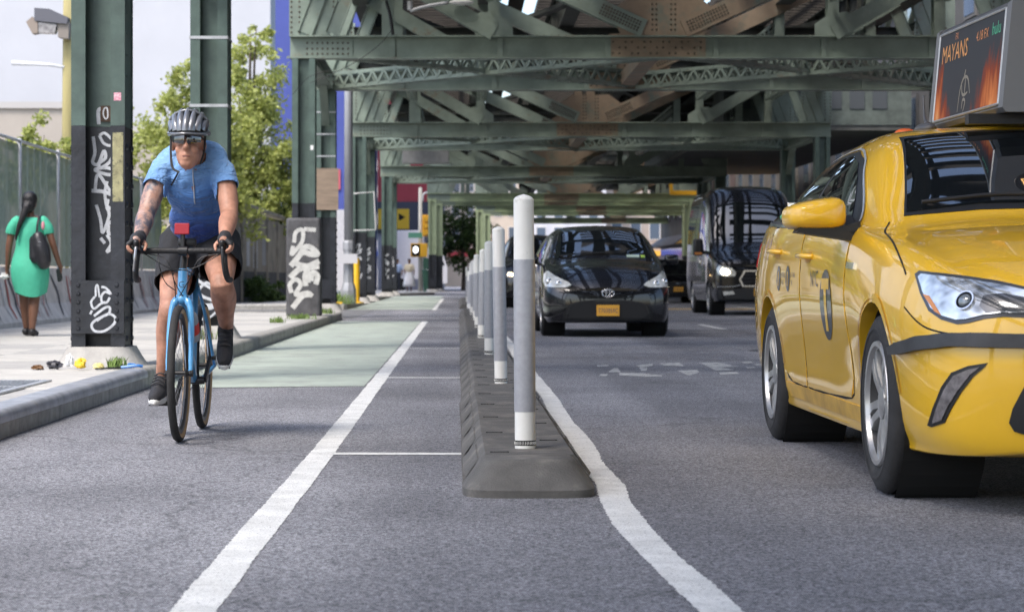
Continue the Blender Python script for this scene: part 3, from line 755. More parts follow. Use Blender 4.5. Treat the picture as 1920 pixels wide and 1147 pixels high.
br = thing('sway_bracing', '', 'bracing', (0, 0, 0), group='laced bracing between the bents')
brs = None
for i in range(1, len(BENTS) - 1, 2):
    pass
pairs = [(BENTS[k], BENTS[k + 1]) for k in range(0, len(BENTS), 2)]
bpy.data.objects.remove(br)
bn = ['behind the camera', 'between the two nearest columns overhead', 'nearest in view', 'second in view', 'third in view', 'farthest in view']
for i, (ya, yb) in enumerate(pairs):
    t = thing('sway_bracing', f'laced lattice bracing between a pair of cross trusses, {bn[i]}', 'bracing', (0, (ya + yb) / 2, 4.86), group='laced bracing between the bents')
    h = (yb - ya) / 2 - .2
    for x0, x1 in ((XL + .25, XC - .1), (XC + .1, XR - .25)):
        for s in (1, -1):
            b = MB(); laced(b, (x0, -h * s, .02 * s), (x1, h * s, .02 * s), .34); b.build('laced_strut', GREEN, t)
    for x in (XL, XR):
        b = MB(); b.ibar((x, -h, -.02), (x, h, -.02), .3, .34, .018); b.build('side_strut', GREEN, t)
        for s in (-1, 1):
            b = MB(); b.bar((x, s * h, -.9), (x, s * (h - .9), -.15), .16, .1); b.build('knee_brace', GREEN, t)
    b = MB(); b.bar((XC - .15, -h, .0), (XC - .15, h, .0), .3, .26); b.build('centre_strut', RUSTY, t)

# laced longitudinal struts between the towers
bl = ['over the cyclist', 'beyond the nearest tower', 'beyond the second tower']
for i, (ya, yb) in enumerate(((24.3, 39.0), (45.5, 60.5), (66.8, 84.0))):
    t = thing('longitudinal_bracing', f'laced struts running along the line {bl[i]}', 'bracing', (0, 0, 0), group='laced struts along the line')
    for x in (-1.25, .62, 6.58, 8.45):
        b = MB(); laced(b, (x, ya + .3, 5.85), (x, yb - .3, 5.85), .42, .6); b.build('laced_strut', GREEN, t)
    for k in range(1, 4):
        y = ya + (yb - ya) * k / 4; b = MB(); b.ibar((-2.6, y, 6.25), (9.8, y, 6.25), .2, .26, .014); b.build('cross_strut', DECK_SHADE, t)

# --- deck: longitudinal girders, stringers, timber ties; shifted sideways where the line bends
dk = thing('railway_deck', 'dark open-tie railway deck on long girders overhead', 'railway deck', (0, 0, 0))
for Y0, Y1, dx in ((-24, 98, 0), (98.2, 118, 1.7), (118.2, 155, 4.2)):
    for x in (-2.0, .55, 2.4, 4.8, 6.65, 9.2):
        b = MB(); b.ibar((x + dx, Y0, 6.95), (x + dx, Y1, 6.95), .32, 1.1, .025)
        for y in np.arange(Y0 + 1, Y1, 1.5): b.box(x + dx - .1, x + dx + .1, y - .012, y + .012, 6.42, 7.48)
        b.build('girder', DECK_SHADE, dk)
    b = MB()
    for y in np.arange(Y0, Y1, .56):
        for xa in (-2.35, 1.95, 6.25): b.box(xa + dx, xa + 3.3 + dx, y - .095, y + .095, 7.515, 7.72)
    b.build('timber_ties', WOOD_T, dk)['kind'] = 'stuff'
    for x in (-1.45, .0, 2.85, 4.3, 7.15, 8.6):
        b = MB(); b.ibar((x + dx, Y0, 7.8), (x + dx, Y1, 7.8), .14, .16, .03); b.build('rail', DARKM, dk)
    for x in (1.45, 5.75):
        b = MB(); b.box(x + dx - .2, x + dx + .2, Y0, Y1, 7.74, 7.78); b.build('walkway', WOOD_T, dk)
# diagonal wind bracing in the plane of the girders
for k in range(len(BENTS) - 1):
    ya, yb = BENTS[k], BENTS[k + 1]
    if yb - ya < 9: continue
    for xa, xb in ((-2.0, 2.4), (4.8, 9.2)):
        for s in (0, 1):
            b = MB(); p, q = (xa, ya, 6.5), (xb, yb, 6.5)
            if s: p, q = (xb, ya, 6.46), (xa, yb, 6.46)
            b.bar(p, q, .2, .02); b.bar((p[0], p[1], p[2] + .06), (q[0], q[1], q[2] + .06), .02, .1); b.build('wind_brace', DECK_SHADE, dk)
# longitudinal lattice girders along the column rows between towers
for k in range(1, len(BENTS) - 1, 2):
    ya, yb = BENTS[k], BENTS[k + 1]
    for x in (XL + .05, XR - .05):
        b = MB(); n = 5; b.ibar((x, ya, 6.2), (x, yb, 6.2), .25, .2, .016)
        for j in range(n):
            a, c = ya + (yb - ya) * j / n, ya + (yb - ya) * (j + 1) / n
            b.bar((x, a, 6.25), (x, (a + c) / 2, 7.2), .1, .12); b.bar((x, (a + c) / 2, 7.2), (x, c, 6.25), .1, .12)
        b.build('side_girder', GREEN, dk)
# dark station box added under the far right tracks to keep that bay dark
mz = thing('added_station_box', 'dark box added under the right-hand tracks to darken that bay', 'station', (0, 0, 0))
b = MB(); b.box(8.2, 13.9, 68.0, 97, 5.35, 5.5); b.build('floor', mat('added_station_underside', (.09, .092, .088), .8, var=.3, vscale=2), mz)
b = MB(); b.box(8.2, 13.9, 67.95, 68.05, 5.51, 7.2); b.box(8.15, 8.25, 68.06, 97, 5.51, 7.2); b.build('wall', mat('added_station_wall', (.09, .11, .1), .7, var=.3, vscale=3), mz)
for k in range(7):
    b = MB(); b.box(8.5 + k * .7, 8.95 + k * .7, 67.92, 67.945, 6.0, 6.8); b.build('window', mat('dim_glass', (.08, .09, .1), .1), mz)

# solid station slab added over the far tracks to block sky light
pf = thing('added_station_slab', 'solid dark slab added above the far tracks to block the sky', 'platform', (0, 0, 0))
b = MB(); b.box(4.6, 10.6, 64, 97, 8.02, 8.3); b.build('floor_slab', mat('added_station_underside', (.05, .052, .05)), pf)
b = MB(); b.box(4.5, 4.62, 64, 97, 8.31, 9.6); b.build('windscreen_wall', mat('added_station_wall', (.09, .11, .1)), pf)

# --- fittings hung in the structure
def cobra(x, y, z, dx, label):
    t = thing('street_lamp', label, 'street lamp', (x, y, z))
    b = MB(); b.tube(crom([(0, 0, -.05), (dx * .3, 0, .03), (dx * .75, 0, .1)], 5), .03, 8); b.build('arm', GALV, t, smooth=True)
    b = MB(); b.sphere((dx, 0, .1), (.22, .1, .05), 14, 8); b.build('lamp_head', mat('lamp_housing', (.6, .6, .58), .4), t, smooth=True)
    b = MB(); b.lathe([(.05, -.03), (.05, .12)], 8); b.build('clamp', GALV, t)
cobra(-.85, 38.7, 5.52, .9, 'pale grey street lamp on an arm above the nearest truss')
WIRE = mat('black_wire', (.01, .01, .01), .6)
for i, q in enumerate(([(-2.6, 38.6, 4.2), (-1.9, 38.5, 4.5), (-1.4, 38.55, 4.85), (-1.15, 38.6, 5.15)], [(-2.9, 38.6, 4.0), (-2.6, 38.5, 4.3), (-2.2, 38.5, 4.42)], [(-1.15, 38.75, 5.06), (-1.2, 38.7, 5.4), (-1.3, 38.75, 5.8), (-1.35, 38.8, 6.4)])):
    o = MB().tube(crom(q, 6), .006 if i < 2 else .03, 6).build('hanging_cable', WIRE)
    tag(o, ['thin cable sagging along the nearest chord to a bundle', 'short cable loop at the left end of the nearest chord', 'thick dark cable bundle climbing behind the nearest chord'][i], 'cable')
bx = thing('equipment_box', 'grey equipment cabinet hanging under the left end of a far truss', 'cabinet', (-1.1, 74, 4.95))
b = MB(); b.bbox(-.78, .78, -.3, .3, -.32, .32, .02); b.build('cabinet', mat('cabinet_grey', (.2, .2, .2), .6, var=.15), bx)
b = MB(); b.box(-.6, -.5, -.05, .05, .32, 1.6); b.build('hanger', DARKM, bx); b = MB(); b.box(.5, .6, -.05, .05, .32, 1.6); b.build('hanger', DARKM, bx)

# the line bends right in the distance: paler bents seen past the corner
ob5 = ['first', 'second', 'third', 'fourth', 'fifth']
for i, (y, dx) in enumerate(((107.0, 1.45), (113.0, 1.7), (124.0, 3.9), (131.0, 4.4), (150.0, 7.0))):
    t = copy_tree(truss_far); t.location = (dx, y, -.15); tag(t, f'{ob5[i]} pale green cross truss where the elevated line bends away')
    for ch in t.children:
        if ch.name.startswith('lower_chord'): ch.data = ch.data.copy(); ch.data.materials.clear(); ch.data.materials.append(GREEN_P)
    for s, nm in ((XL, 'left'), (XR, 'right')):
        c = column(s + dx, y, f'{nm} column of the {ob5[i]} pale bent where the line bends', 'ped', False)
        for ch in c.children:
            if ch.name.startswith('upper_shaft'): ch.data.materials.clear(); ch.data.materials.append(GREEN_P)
# ================================================================== left side: barriers, fence, wall
JERS = mat('barrier_concrete', (.55, .53, .51), .85, var=.2, vscale=3, bump=.3, bscale=40, rust=(.3, .27, .25), rust_amt=.45, rust_scale=2)
RED_S = mat('red_spray', (.4, .1, .09), .7, var=.3, vscale=6); DARK_S = mat('dark_spray', (.06, .06, .08), .7, var=.3, vscale=6)
MESH = mat('green_fence_fabric', (.2, .27, .23), .8, var=.16, vscale=4, bump=.2, bscale=60, alpha=.9)
fx = -6.3; jsrc = None; fsrc = None
for i in range(11):
    y = 13.5 + i * 3.02
    t = thing('jersey_barrier', f'graffitied concrete barrier under the green fence, {ords[i]} counted from the left edge' if i > 0 else 'concrete barrier under the green fence nearest the camera', 'barrier', (fx, y, .13), group='concrete barriers along the pavement')
    if jsrc is None:
        b = MB(); b.prism([(-.3, 0), (.3, 0), (.3, .07), (.17, .3), (.085, .83), (-.085, .83), (-.17, .3), (-.3, .07)], .012, 2.99, 'Y'); jsrc = b.build('barrier_body', JERS, t)
    else: inst(jsrc, t)
    for k in range(5):
        b = MB(); y0 = random.uniform(.2, 2.5); vs, fs = ribbon([(y0, .12), (y0 + random.uniform(-.1, .3), .4), (y0 + random.uniform(-.2, .2), .72)], random.uniform(.04, .12), 6, True)
        def surf(v): z = v[1]; return (.305 - .13 * (z - .07) / .23 if z < .3 else .175 - .085 * (z - .3) / .53)
        b.add([(surf(v) + .004, v[0], v[1]) for v in vs], fs); b.build('graffiti', (RED_S, DARK_S, RED_S, SPRAY, DARK_S)[(k + i) % 5], t)
    f = thing('fence_panel', f'green screened chain-link fence panel on the barriers, {ords[i]} from the left edge' if i else 'green screened fence panel on the nearest barrier', 'fence', (fx, y, .96), group='green fence panels')
    if fsrc is None:
        b = MB(); n = 24
        for k in range(n + 1):
            yy = 3.0 * k / n; bow = .02 * math.sin(k * 1.7) + .03 * math.sin(k * .6)
            b.v += [(bow * .4, yy, .03), (bow, yy, .9), (bow * .3, yy, 1.76)]
            if k: o = 3 * k; b.f += [(o - 3, o, o + 1, o - 2), (o - 2, o + 1, o + 2, o - 1)]; b.m += [0, 0]
        fa = b.build('screen_fabric', MESH, f, smooth=True)
        b = MB(); b.tube([(.03, 0, 0), (.03, 0, 1.84)], .03, 8); fb = b.build('fence_post', GALV, f, smooth=True)
        b = MB(); b.tube([(.03, 0, 1.8), (.03, 3.02, 1.8)], .024, 8); fc = b.build('top_rail', GALV, f, smooth=True)
        b = MB()
        for k in range(1, 6): b.tube([(-.05, k * .5, 0), (-.05, k * .5, 1.78)], .012, 5)
        fe = b.build('stiffener', GALV, f); fe['kind'] = 'stuff'
        fsrc = (fa, fb, fc, fe)
    else:
        for s in fsrc: inst(s, f)
# graffitied boundary wall past the driveway
wl = thing('boundary_wall', 'grey concrete boundary wall with pale posters beyond the driveway', 'wall', (-6.1, 57, 0))
WALLM = mat('wall_concrete', (.3, .27, .225), .85, var=.2, vscale=1.5, bump=.3, bscale=20, rust=(.12, .115, .11), rust_amt=.47, rust_scale=.8)
for k in range(7):
    b = MB(); b.bbox(-.1, .1, k * 4.0 + .01, k * 4.0 + 3.99, 0, 2.75 - .03 * k, .02); b.build('wall_panel', WALLM, wl)
    b = MB(); b.bbox(-.02, .16, k * 4 - .14, k * 4 + .14, 0, 2.8 - .03 * k, .02); b.build('pier', WALLM, wl)
b = MB(); b.bbox(-.14, .17, -.2, 28.1, 2.8, 2.92, .02); b.build('coping', WALLM, wl)
for k, (y, w2, z0, z1) in enumerate(((1.4, .5, 1.2, 2.1), (3.2, 1.3, 1.1, 2.2), (5.6, .9, 1.15, 2.0), (7.6, 1.4, 1.1, 2.1), (10.6, 1.2, 1.2, 2.1), (2.7, .8, .5, .9))):
    b = MB(); b.box(.102, .106, y, y + w2, z0, z1); b.build('poster', mat('poster' + str(k % 3), [(.45, .46, .5), (.3, .31, .34), (.52, .53, .58)][k % 3], .7, var=.2, vscale=3), wl)
b = MB(); b.box(.1065, .1085, 0.2, 27.5, .0, 1.0); b.build('dark_painted_band', mat('wall_dark', (.07, .07, .075), .85, var=.4, vscale=2), wl)
tag(sheet('pavement', [(-14, 85.2), (-6.2, 85.2), (-6.2, 122), (-14, 122)], .146, FLAG2), kind='structure')

# ================================================================== trees and shrubs
def leaf_mat(name, c, c2):
    m = bpy.data.materials.new(name); m.use_nodes = True; n = m.node_tree; L = n.links.new; out = n.nodes['Material Output']; b = n.nodes['Principled BSDF']
    oi = n.nodes.new('ShaderNodeNewGeometry'); rp = n.nodes.new('ShaderNodeValToRGB'); rp.color_ramp.elements[0].color = (*c, 1); rp.color_ramp.elements[1].color = (*c2, 1)
    L(oi.outputs['Random Per Island'], rp.inputs['Fac']); L(rp.outputs['Color'], b.inputs['Base Color']); b.inputs['Roughness'].default_value = .55
    tr = n.nodes.new('ShaderNodeBsdfTranslucent'); L(rp.outputs['Color'], tr.inputs['Color']); mx = n.nodes.new('ShaderNodeMixShader'); mx.inputs[0].default_value = .45
    L(b.outputs[0], mx.inputs[1]); L(tr.outputs[0], mx.inputs[2]); L(mx.outputs[0], out.inputs['Surface']); return m
LEAF_L = leaf_mat('leaf_bright', (.26, .3, .06), (.5, .53, .18)); LEAF_D = leaf_mat('leaf_dark', (.035, .07, .02), (.1, .16, .04))
BARK = mat('bark', (.1, .08, .06), .9, var=.3, vscale=8, bump=.6, bscale=20)
def tree(name, label, loc, h, lobes, nleaf, ls, m, trunk_r=.12, seed=0, cat='tree', trunk=True):
    """lobes: (x, y, z, r) foliage masses; leaves gather in twig clumps inside them"""
    rnd = random.Random(seed); t = thing(name, label, cat, loc)
    b = MB(); tot = sum(l[3] ** 2 for l in lobes)
    for (lx, ly, lz, lr) in lobes:
        nc = max(6, int(26 * lr)); per = max(6, int(nleaf * lr ** 2 / tot / nc))
        for _ in range(nc):
            while True:
                d = Vector((rnd.uniform(-1, 1), rnd.uniform(-1, 1), rnd.uniform(-1, 1)))
                if .25 < d.length < 1: break
            d = d.normalized() * (d.length ** .5)
            c = Vector((lx, ly, lz)) + d * lr; cr = lr * rnd.uniform(.16, .36)
            for _ in range(per):
                p = c + Vector((rnd.gauss(0, .55), rnd.gauss(0, .55), rnd.gauss(0, .45))) * cr
                a = Vector((rnd.uniform(-1, 1), rnd.uniform(-1, 1), rnd.uniform(-.8, .4))).normalized() * ls * rnd.uniform(.6, 1.3)
                s = a.cross(Vector((rnd.uniform(-1, 1), rnd.uniform(-1, 1), rnd.uniform(-1, 1)))).normalized() * ls * .3
                b.add([p - a * .5, p + s, p + a * .5, p - s], [(0, 1, 2, 3)])
    cr_ = b.build('crown', m, t, fixn=False)
    if trunk:
        b = MB(); top = max(l[2] for l in lobes); b.tube(crom([(0, 0, -.05), (.05, 0, h * .2), (-.05, .05, h * .45), (0, 0, top)], 5), [trunk_r * (1.15 - .055 * k) for k in range(16)], 8); b.build('trunk', BARK, t, smooth=True)
        b = MB()
        for (lx, ly, lz, lr) in lobes:
            z0 = rnd.uniform(.25, .5) * h; b.tube(crom([(0, 0, z0), (lx * .5, ly * .5, (z0 + lz) / 2 + .1), (lx, ly, lz + lr * .4)], 5), [trunk_r * (.5 - .035 * k) for k in range(11)], 6)
        b.build('limbs', BARK, t, smooth=True)['kind'] = 'stuff'
    return t
tree('leafy_tree', 'tall bright green tree between the second and third columns', (-7.15, 76, 0), 9.2, [(x * 1.22, y * 1.22, z * 1.22, r * 1.2) for x, y, z, r in [(.1, 0, 6.6, .8), (-.35, .2, 5.4, 1.1), (.4, 0, 4.6, 1.0), (-.5, 0, 3.9, 1.0), (.4, .2, 3.3, .9), (-.2, 0, 2.7, .9), (.15, .1, 7.5, .45), (.7, 0, 2.6, .7), (.75, 0, 3.9, .7), (-1.0, 0, 3.0, .8)]], 16500, .18, LEAF_L, seed=1)
tree('leafy_tree', 'bright green tree seen between the first and second columns', (-7.5, 60, 0), 6.4, [(.3, 0, 5.8, .8), (-.2, .2, 5.0, 1.0), (-.6, 0, 4.1, 1.0), (.6, 0, 4.3, 1.0), (0, 0, 3.2, 1.1), (.9, .1, 3.1, .9), (-.9, 0, 3.2, .7), (.2, 0, 2.2, 1.0), (1.3, 0, 2.3, .8), (1.2, 0, 4.6, .7)], 15500, .15, LEAF_L, seed=2)
tree('leafy_tree', 'sparse low tree behind the fence at the left edge', (-9.0, 47, 0), 4.3, [(.2, 0, 3.6, .6), (-.35, .2, 3.2, .6), (.5, 0, 3.1, .5), (0, 0, 2.6, .6)], 2800, .14, LEAF_L, .05, seed=3)
tree('shrub', 'dark green shrub over the boundary wall left of the graffitied pier', (-6.7, 78, 0), 3.4, [(0, 0, 2.6, .7), (.2, 0, 3.1, .6), (-.1, 1.1, 2.8, .6), (.2, 2, 3.3, .7)], 5000, .14, LEAF_D, .05, seed=4, cat='shrub')
tree('shrub', 'low green bush at the foot of the boundary wall', (-5.65, 61, 0), 1.0, [(0, 0, .4, .4), (0, 1.2, .4, .42), (.1, 2.4, .35, .4), (.1, 3.6, .4, .45), (.2, 4.6, .3, .35)], 5200, .1, LEAF_D, .03, seed=5, cat='shrub', trunk=False)
tree('street_tree', 'dark green street tree far down the road beneath the trusses', (.3, 150, 0), 7, [(0, 0, 5, 1.6), (-.9, 0, 3.8, 1.4), (1.0, 0, 3.6, 1.4), (0, 0, 2.6, 1.3)], 6000, .25, LEAF_D, .14, seed=6)
tree('street_tree', 'small dark tree beyond the traffic signal far down the road', (-2.6, 160, 0), 7, [(0, 0, 4.6, 1.4), (-.7, 0, 3.2, 1.2), (.8, 0, 3.0, 1.2)], 4000, .25, LEAF_D, .14, seed=8)

# ================================================================== buildings behind
def facade(t, x0, x1, y, z0, z1, nx, nz, wfr, hfr, gm, fm):
    """windows of a wall facing the camera"""
    for i in range(nx):
        for k in range(nz):
            cx, cz = x0 + (i + .5) * (x1 - x0) / nx, z0 + (k + .5) * (z1 - z0) / nz; w2, h2 = (x1 - x0) / nx * wfr / 2, (z1 - z0) / nz * hfr / 2
            b = MB(); b.box(cx - w2 - .08, cx + w2 + .08, y - .06, y - .002, cz - h2 - .08, cz + h2 + .08); f = b.build('window', fm, t)
            b = MB(); b.box(cx - w2, cx + w2, y - .07, y - .062, cz - h2, cz + h2); b.build('pane', gm, f)
PANEL = mat('pale_metal_cladding', (.45, .458, .485), .6, var=.04, vscale=.4); SEAM = mat('cladding_seam', (.24, .25, .3), .6)
wh = thing('warehouse', 'huge pale lavender clad warehouse filling the upper left background', 'building', (0, 96, 0))
for k in range(8):
    x0 = -60 + k * 6.485; b = MB(); b.bbox(x0 + .03, x0 + 6.45, 0, .4, 0, 34, .03); b.build('cladding_panel', PANEL, wh)
b = MB(); b.box(-60, -8.15, .2, 2.4, 0, 33.9); b.build('hall', SEAM, wh)
CREAM = mat('cream_render', (.36, .32, .275), .8, var=.08, vscale=.5)
for i, (x0, x1, y, h, lb) in enumerate(((-34, -15.3, 86, 7.4, 'low cream building behind the fence at the left edge'), (-15.2, -9.0, 88, 6.6, 'low cream annex showing through the trees behind the fence'))):
    t = thing('low_building', lb, 'building', (0, y, 0)); b = MB(); b.box(x0, x1, 0, 6, 0, h); b.build('wall', CREAM, t)
    b = MB(); b.box(x0 - .1, x1 + .1, -.12, 6, h, h + .25); b.build('parapet', mat('parapet', (.42, .4, .38), .8), t)
    facade(t, x0 + 1, x1 - 1, 0, 2.2, 4.8, 4 - i, 1, .4, .6, mat('dull_glass', (.08, .1, .12), .15), mat('parapet', (.42, .4, .38)))
BLUE = mat('blue_cladding', (.07, .095, .34), .6, var=.1, vscale=.6)
t = thing('blue_building', 'tall blue clad building behind the third column', 'building', (0, 132, 0))
b = MB(); b.box(-11.2, -5.6, 0, 20, 0, 26); b.build('wall', BLUE, t)
for k in range(5): b = MB(); b.box(-6.8 - k * .95, -6.1 - k * .95, -.1, -.01, 5.2 + (k % 2) * .9, 6.6 + (k % 2) * .7); b.build('sign_panel', mat('sign_panel' + str(k % 2), [(.7, .7, .72), (.55, .12, .14)][k % 2], .6), t)
b = MB(); b.box(-11.2, -5.6, -.06, -.005, 0, 4.9); b.build('ground_floor', mat('pale_render', (.55, .54, .55), .8, var=.1), t)
t = thing('red_building', 'red shopfront building with dark band down the road', 'building', (0, 150, 0))
b = MB(); b.box(-5.5, -1.0, 0, 10, 6.0, 14.5); b.build('wall', mat('red_render', (.42, .05, .06), .6, var=.1, vscale=.8), t)
b = MB(); b.box(-5.5, -1.0, -.1, 10, 3.9, 5.99); b.build('fascia', mat('dark_fascia', (.05, .055, .08), .5), t)
b = MB(); b.box(-5.5, -1.0, .1, 10, 0, 3.89); b.build('shop_front', mat('shop_grey', (.4, .4, .44), .5, var=.2, vscale=1), t)
for k, x in enumerate((-5.45, -4.3)):
    b = MB(); b.box(x, x + .95, -.2, -.11, 4.15, 5.5); f = b.build('shop_sign', mat('sign_yellow', (.8, .5, .02), .5), t)
    b = MB(); b.prism([(x + .25, 4.7), (x + .7, 4.95), (x + .25, 5.2)], -.22, -.201, 'Y'); b.build('arrow', SLOT, f)
# far end of the street and the right-hand row
GL = mat('street_glass', (.1, .13, .17), .08); GLD = mat('dark_glass', (.02, .025, .03), .1)
far = [(-9, -1.5, 215, 15, (.62, .6, .6), 4, 4), (-1.4, 6.5, 222, 17, (.55, .48, .4), 5, 5), (6.6, 14, 210, 13, (.5, .5, .52), 4, 4), (14.1, 26, 216, 16, (.4, .33, .28), 6, 4)]
for i, (x0, x1, y, h, c, nx, nz) in enumerate(far):
    t = thing('street_building', ['pale grey', 'cream', 'light grey', 'brown'][i] + ' apartment building closing the far end of the street', 'building', (0, y, 0))
    b = MB(); b.box(x0, x1, 0, 12, 0, h); b.build('wall', mat('far_wall' + str(i), c, .8, var=.08, vscale=.6), t)
    b = MB(); b.box(x0 - .1, x1 + .1, -.3, 12, h, h + .5); b.build('cornice', mat('far_trim', (.6, .58, .55), .8), t)
    facade(t, x0 + .4, x1 - .4, 0, 4, h - .6, nx, nz, .5, .55, GL, mat('far_trim', (.6, .58, .55)))
    b = MB(); b.box(x0 + .3, x1 - .3, -.9, -.05, 3.0, 3.5); b.build('awning', mat('awning' + str(i), [(.05, .1, .45), (.5, .06, .08), (.05, .09, .4), (.75, .4, .05)][i], .7), t)
rowc = [(.07, .05, .04), (.08, .075, .07), (.06, .058, .058), (.1, .09, .075), (.09, .06, .05), (.12, .115, .11)]  # wall colours lowered to carry the shade on this side
for i in range(6):
    y0, y1 = 30 + i * 21, 50.6 + i * 21; h = (11, 13, 9.5, 12, 14, 11)[i]
    t = thing('shop_building', ['red-brown brick', 'grey stone', 'dark', 'sand-coloured', 'brown brick', 'light grey'][i] + ' shop building on the right-hand side of the street', 'building', (14.2, 0, 0))
    b = MB(); b.box(0, 12, y0, y1, 0, h); b.build('wall', mat('row_wall' + str(i), rowc[i], .85, var=.2, vscale=.8), t)
    b = MB(); b.box(-.25, 12, y0, y1, h, h + .4); b.build('cornice', mat('row_trim', (.12, .115, .11), .8), t)
    for k in range(5):
        for z in (4.6, 8.0):
            if z + 2 > h: continue
            yc = y0 + 2.5 + k * 3.9; b = MB(); b.box(-.06, -.002, yc - .7, yc + .7, z, z + 1.9); f = b.build('window', mat('row_trim', (.35, .33, .3)), t)
            b = MB(); b.box(-.075, -.062, yc - .6, yc + .6, z + .1, z + 1.8); b.build('pane', GL, f)
    b = MB(); b.box(-.05, -.003, y0 + .6, y1 - .6, .3, 2.8); f = b.build('shop_window', GLD, t)
    b = MB(); b.prism([(-1.1, 2.9), (-.05, 2.9), (-.05, 3.6)], y0 + .5, y1 - .5, 'Y'); b.build('awning', mat('rawning' + str(i), [(.3, .05, .05), (.06, .12, .08), (.05, .06, .2), (.6, .32, .05), (.55, .3, .04), (.1, .1, .12)][i], .7), t)
tag(sheet('pavement', [(11.2, -20), (14.2, -20), (14.2, 200), (11.2, 200)], .14, FLAG2), kind='structure')
b = MB(); b.box(11.03, 11.2, -20, 200, -.02, .145); tag(b.build('kerb', KERBM), kind='structure')

# ================================================================== poles, signals, street furniture
t = thing('utility_pole', 'yellowed wooden utility pole behind the fence with a floodlight', 'utility pole', (-8.55, 48.5, 0))
b = MB(); b.tube([(0, 0, 0), (.02, 0, 5), (.05, 0, 10)], [.17, .155, .135], 12); b.build('pole', mat('pole_wood', (.36, .31, .14), .85, var=.25, vscale=3, stretch=(1, 1, .15), rust=(.2, .2, .13), rust_amt=.42, rust_scale=1.2), t, smooth=True)
b = MB(); b.bar((0, 0, 6.3), (-.4, -.1, 6.25), .1, .1); b.build('bracket', GALV, t)
FLH = mat('floodlight_housing', (.17, .155, .15), .5, .2, var=.15, vscale=6)
def fl(*p): return [((u - 126) / 85.6, .8 + (522 - v) / 85.6) for u, v in p]
b = MB(); b.prism(fl((70, 20), (98, 22), (133, 38), (130, 50), (70, 44)), -.5, -.16, 'Y'); f = b.build('floodlight', mat('flood_top', (.1, .1, .115), .5), t)
b = MB(); b.prism(fl((54, 46), (66, 36), (76, 48), (76, 66), (66, 68)), -.48, -.18, 'Y'); b.build('hood', mat('hood_tan', (.26, .21, .17), .6), f)
b = MB(); b.prism(fl((77, 48), (111, 50), (107, 67), (77, 66)), -.47, -.2, 'Y'); b.build('lamp_glass', mat('flood_glass', (.4, .38, .37), .2, col2=(.12, .11, .11), vscale=9, var=.1), f)
b = MB(); b.prism(fl((112, 46), (134, 46), (132, 77), (113, 74)), -.44, -.16, 'Y'); b.build('yoke', mat('yoke_tan', (.22, .19, .16), .6), f)
b = MB(); b.tube([(-.08, -.1, 5.42), (-.4, -.2, 5.46), (-1.2, -.2, 5.5)], [.03, .035, .05], 8); b.build('strip_light', mat('strip_light', (.75, .75, .76), .4), t)
t = thing('lamp_post', 'pale grey steel lamp post with stout base before the green columns', 'lamp post', (-2.88, 57.9, .14))
LPM = mat('pole_pale_grey', (.3, .31, .33), .5, .2, var=.08, vscale=4)
b = MB(); b.tube([(0, 0, 1.6), (0, 0, 9)], [.12, .1], 14); b.build('shaft', LPM, t, smooth=True)
b = MB(); b.lathe([(.2, 0), (.2, .35), (.16, .5), (.14, .55), (.13, 1.35), (.15, 1.42), (.15, 1.6), (.11, 1.68)], 8); b.build('base', LPM, t)
b = MB(); b.box(-.24, .24, -.27, -.2, 1.05, 1.3); b.build('notice', mat('white_notice', (.5, .5, .52), .6), t)
b = MB(); b.tube([(0, 0, 8.9), (1.6, -.1, 9.3)], .05, 8); b.build('arm', LPM, t)
t = thing('safety_bollard', 'yellow safety bollard beside the grey lamp post', 'bollard', (-2.72, 58.9, .14))
b = MB(); b.lathe([(.085, 0), (.085, 1.13), (.06, 1.19), (0, 1.21)], 14); b.build('post', mat('safety_yellow', (.75, .45, .02), .45, var=.1), t, smooth=40)
b = MB(); b.lathe([(.2, 0), (.2, .03), (.1, .05)], 14); b.build('base', mat('safety_yellow', (.75, .45, .02)), t)
b = MB(); b.box(-3.6, -3.0, 57.0, 57.12, .145, .2); tag(b.build('wheel_stop', mat('safety_yellow', (.75, .45, .02))), 'yellow painted wheel stop on the pavement by the lamp post', 'wheel stop')
t = thing('sign_frame', 'open white tube sign frame leaning on the column beyond the lamp post', 'sign frame', (-2.5, 60.1, 2.1))
b = MB(); b.tube([(-.35, 0, 0), (.25, 0, .02), (.2, 0, 1.05), (-.35, 0, 1.0)], .02, 6); b.build('tube', mat('white_tube', (.6, .6, .6), .5), t)
# traffic signal group on the far corner
TY = mat('signal_yellow', (.8, .42, .02), .45)
t = thing('traffic_signal', 'yellow traffic signal and pedestrian signal on a pale pole down the street', 'traffic signal', (-1.95, 113, .14))
b = MB(); b.tube([(0, 0, 0), (0, 0, 5.3)], [.13, .09], 10); b.build('pole', mat('pole_cream', (.55, .52, .45), .6), t, smooth=True)
b = MB(); b.bbox(.1, .46, -.2, .12, 2.8, 3.9, .03); hd = b.build('signal_head', TY, t)
for k in range(3):
    b = MB(); b.lathe([(.13, -.34), (.14, -.2)], 12, 'Y', (.28, 0, 3.02 + k * .33)); lz = b.build('visor', TY, hd)
    b = MB(); b.lathe([(0, -.215), (.11, -.21)], 12, 'Y', (.28, 0, 3.02 + k * .33)); b.build('lens', mat('lens' + str(k), [(.02, .12, .06), (.3, .15, .02), (.25, .02, .02)][k], .2), hd)
b = MB(); b.bbox(-.5, .36, -.3, .0, 1.75, 2.45, .03); pd = b.build('pedestrian_signal', TY, t)
b = MB(); b.box(-.45, -.02, -.31, -.302, 1.8, 2.4); b.build('display', SLOT, pd)
b = MB(); b.sphere((-.24, -.315, 2.12), (.13, .01, .17), 10, 8); b.build('walk_symbol', mat('walk_symbol', (.8, .8, .8), .5, emit=(1, 1, 1), estr=1.2), pd)
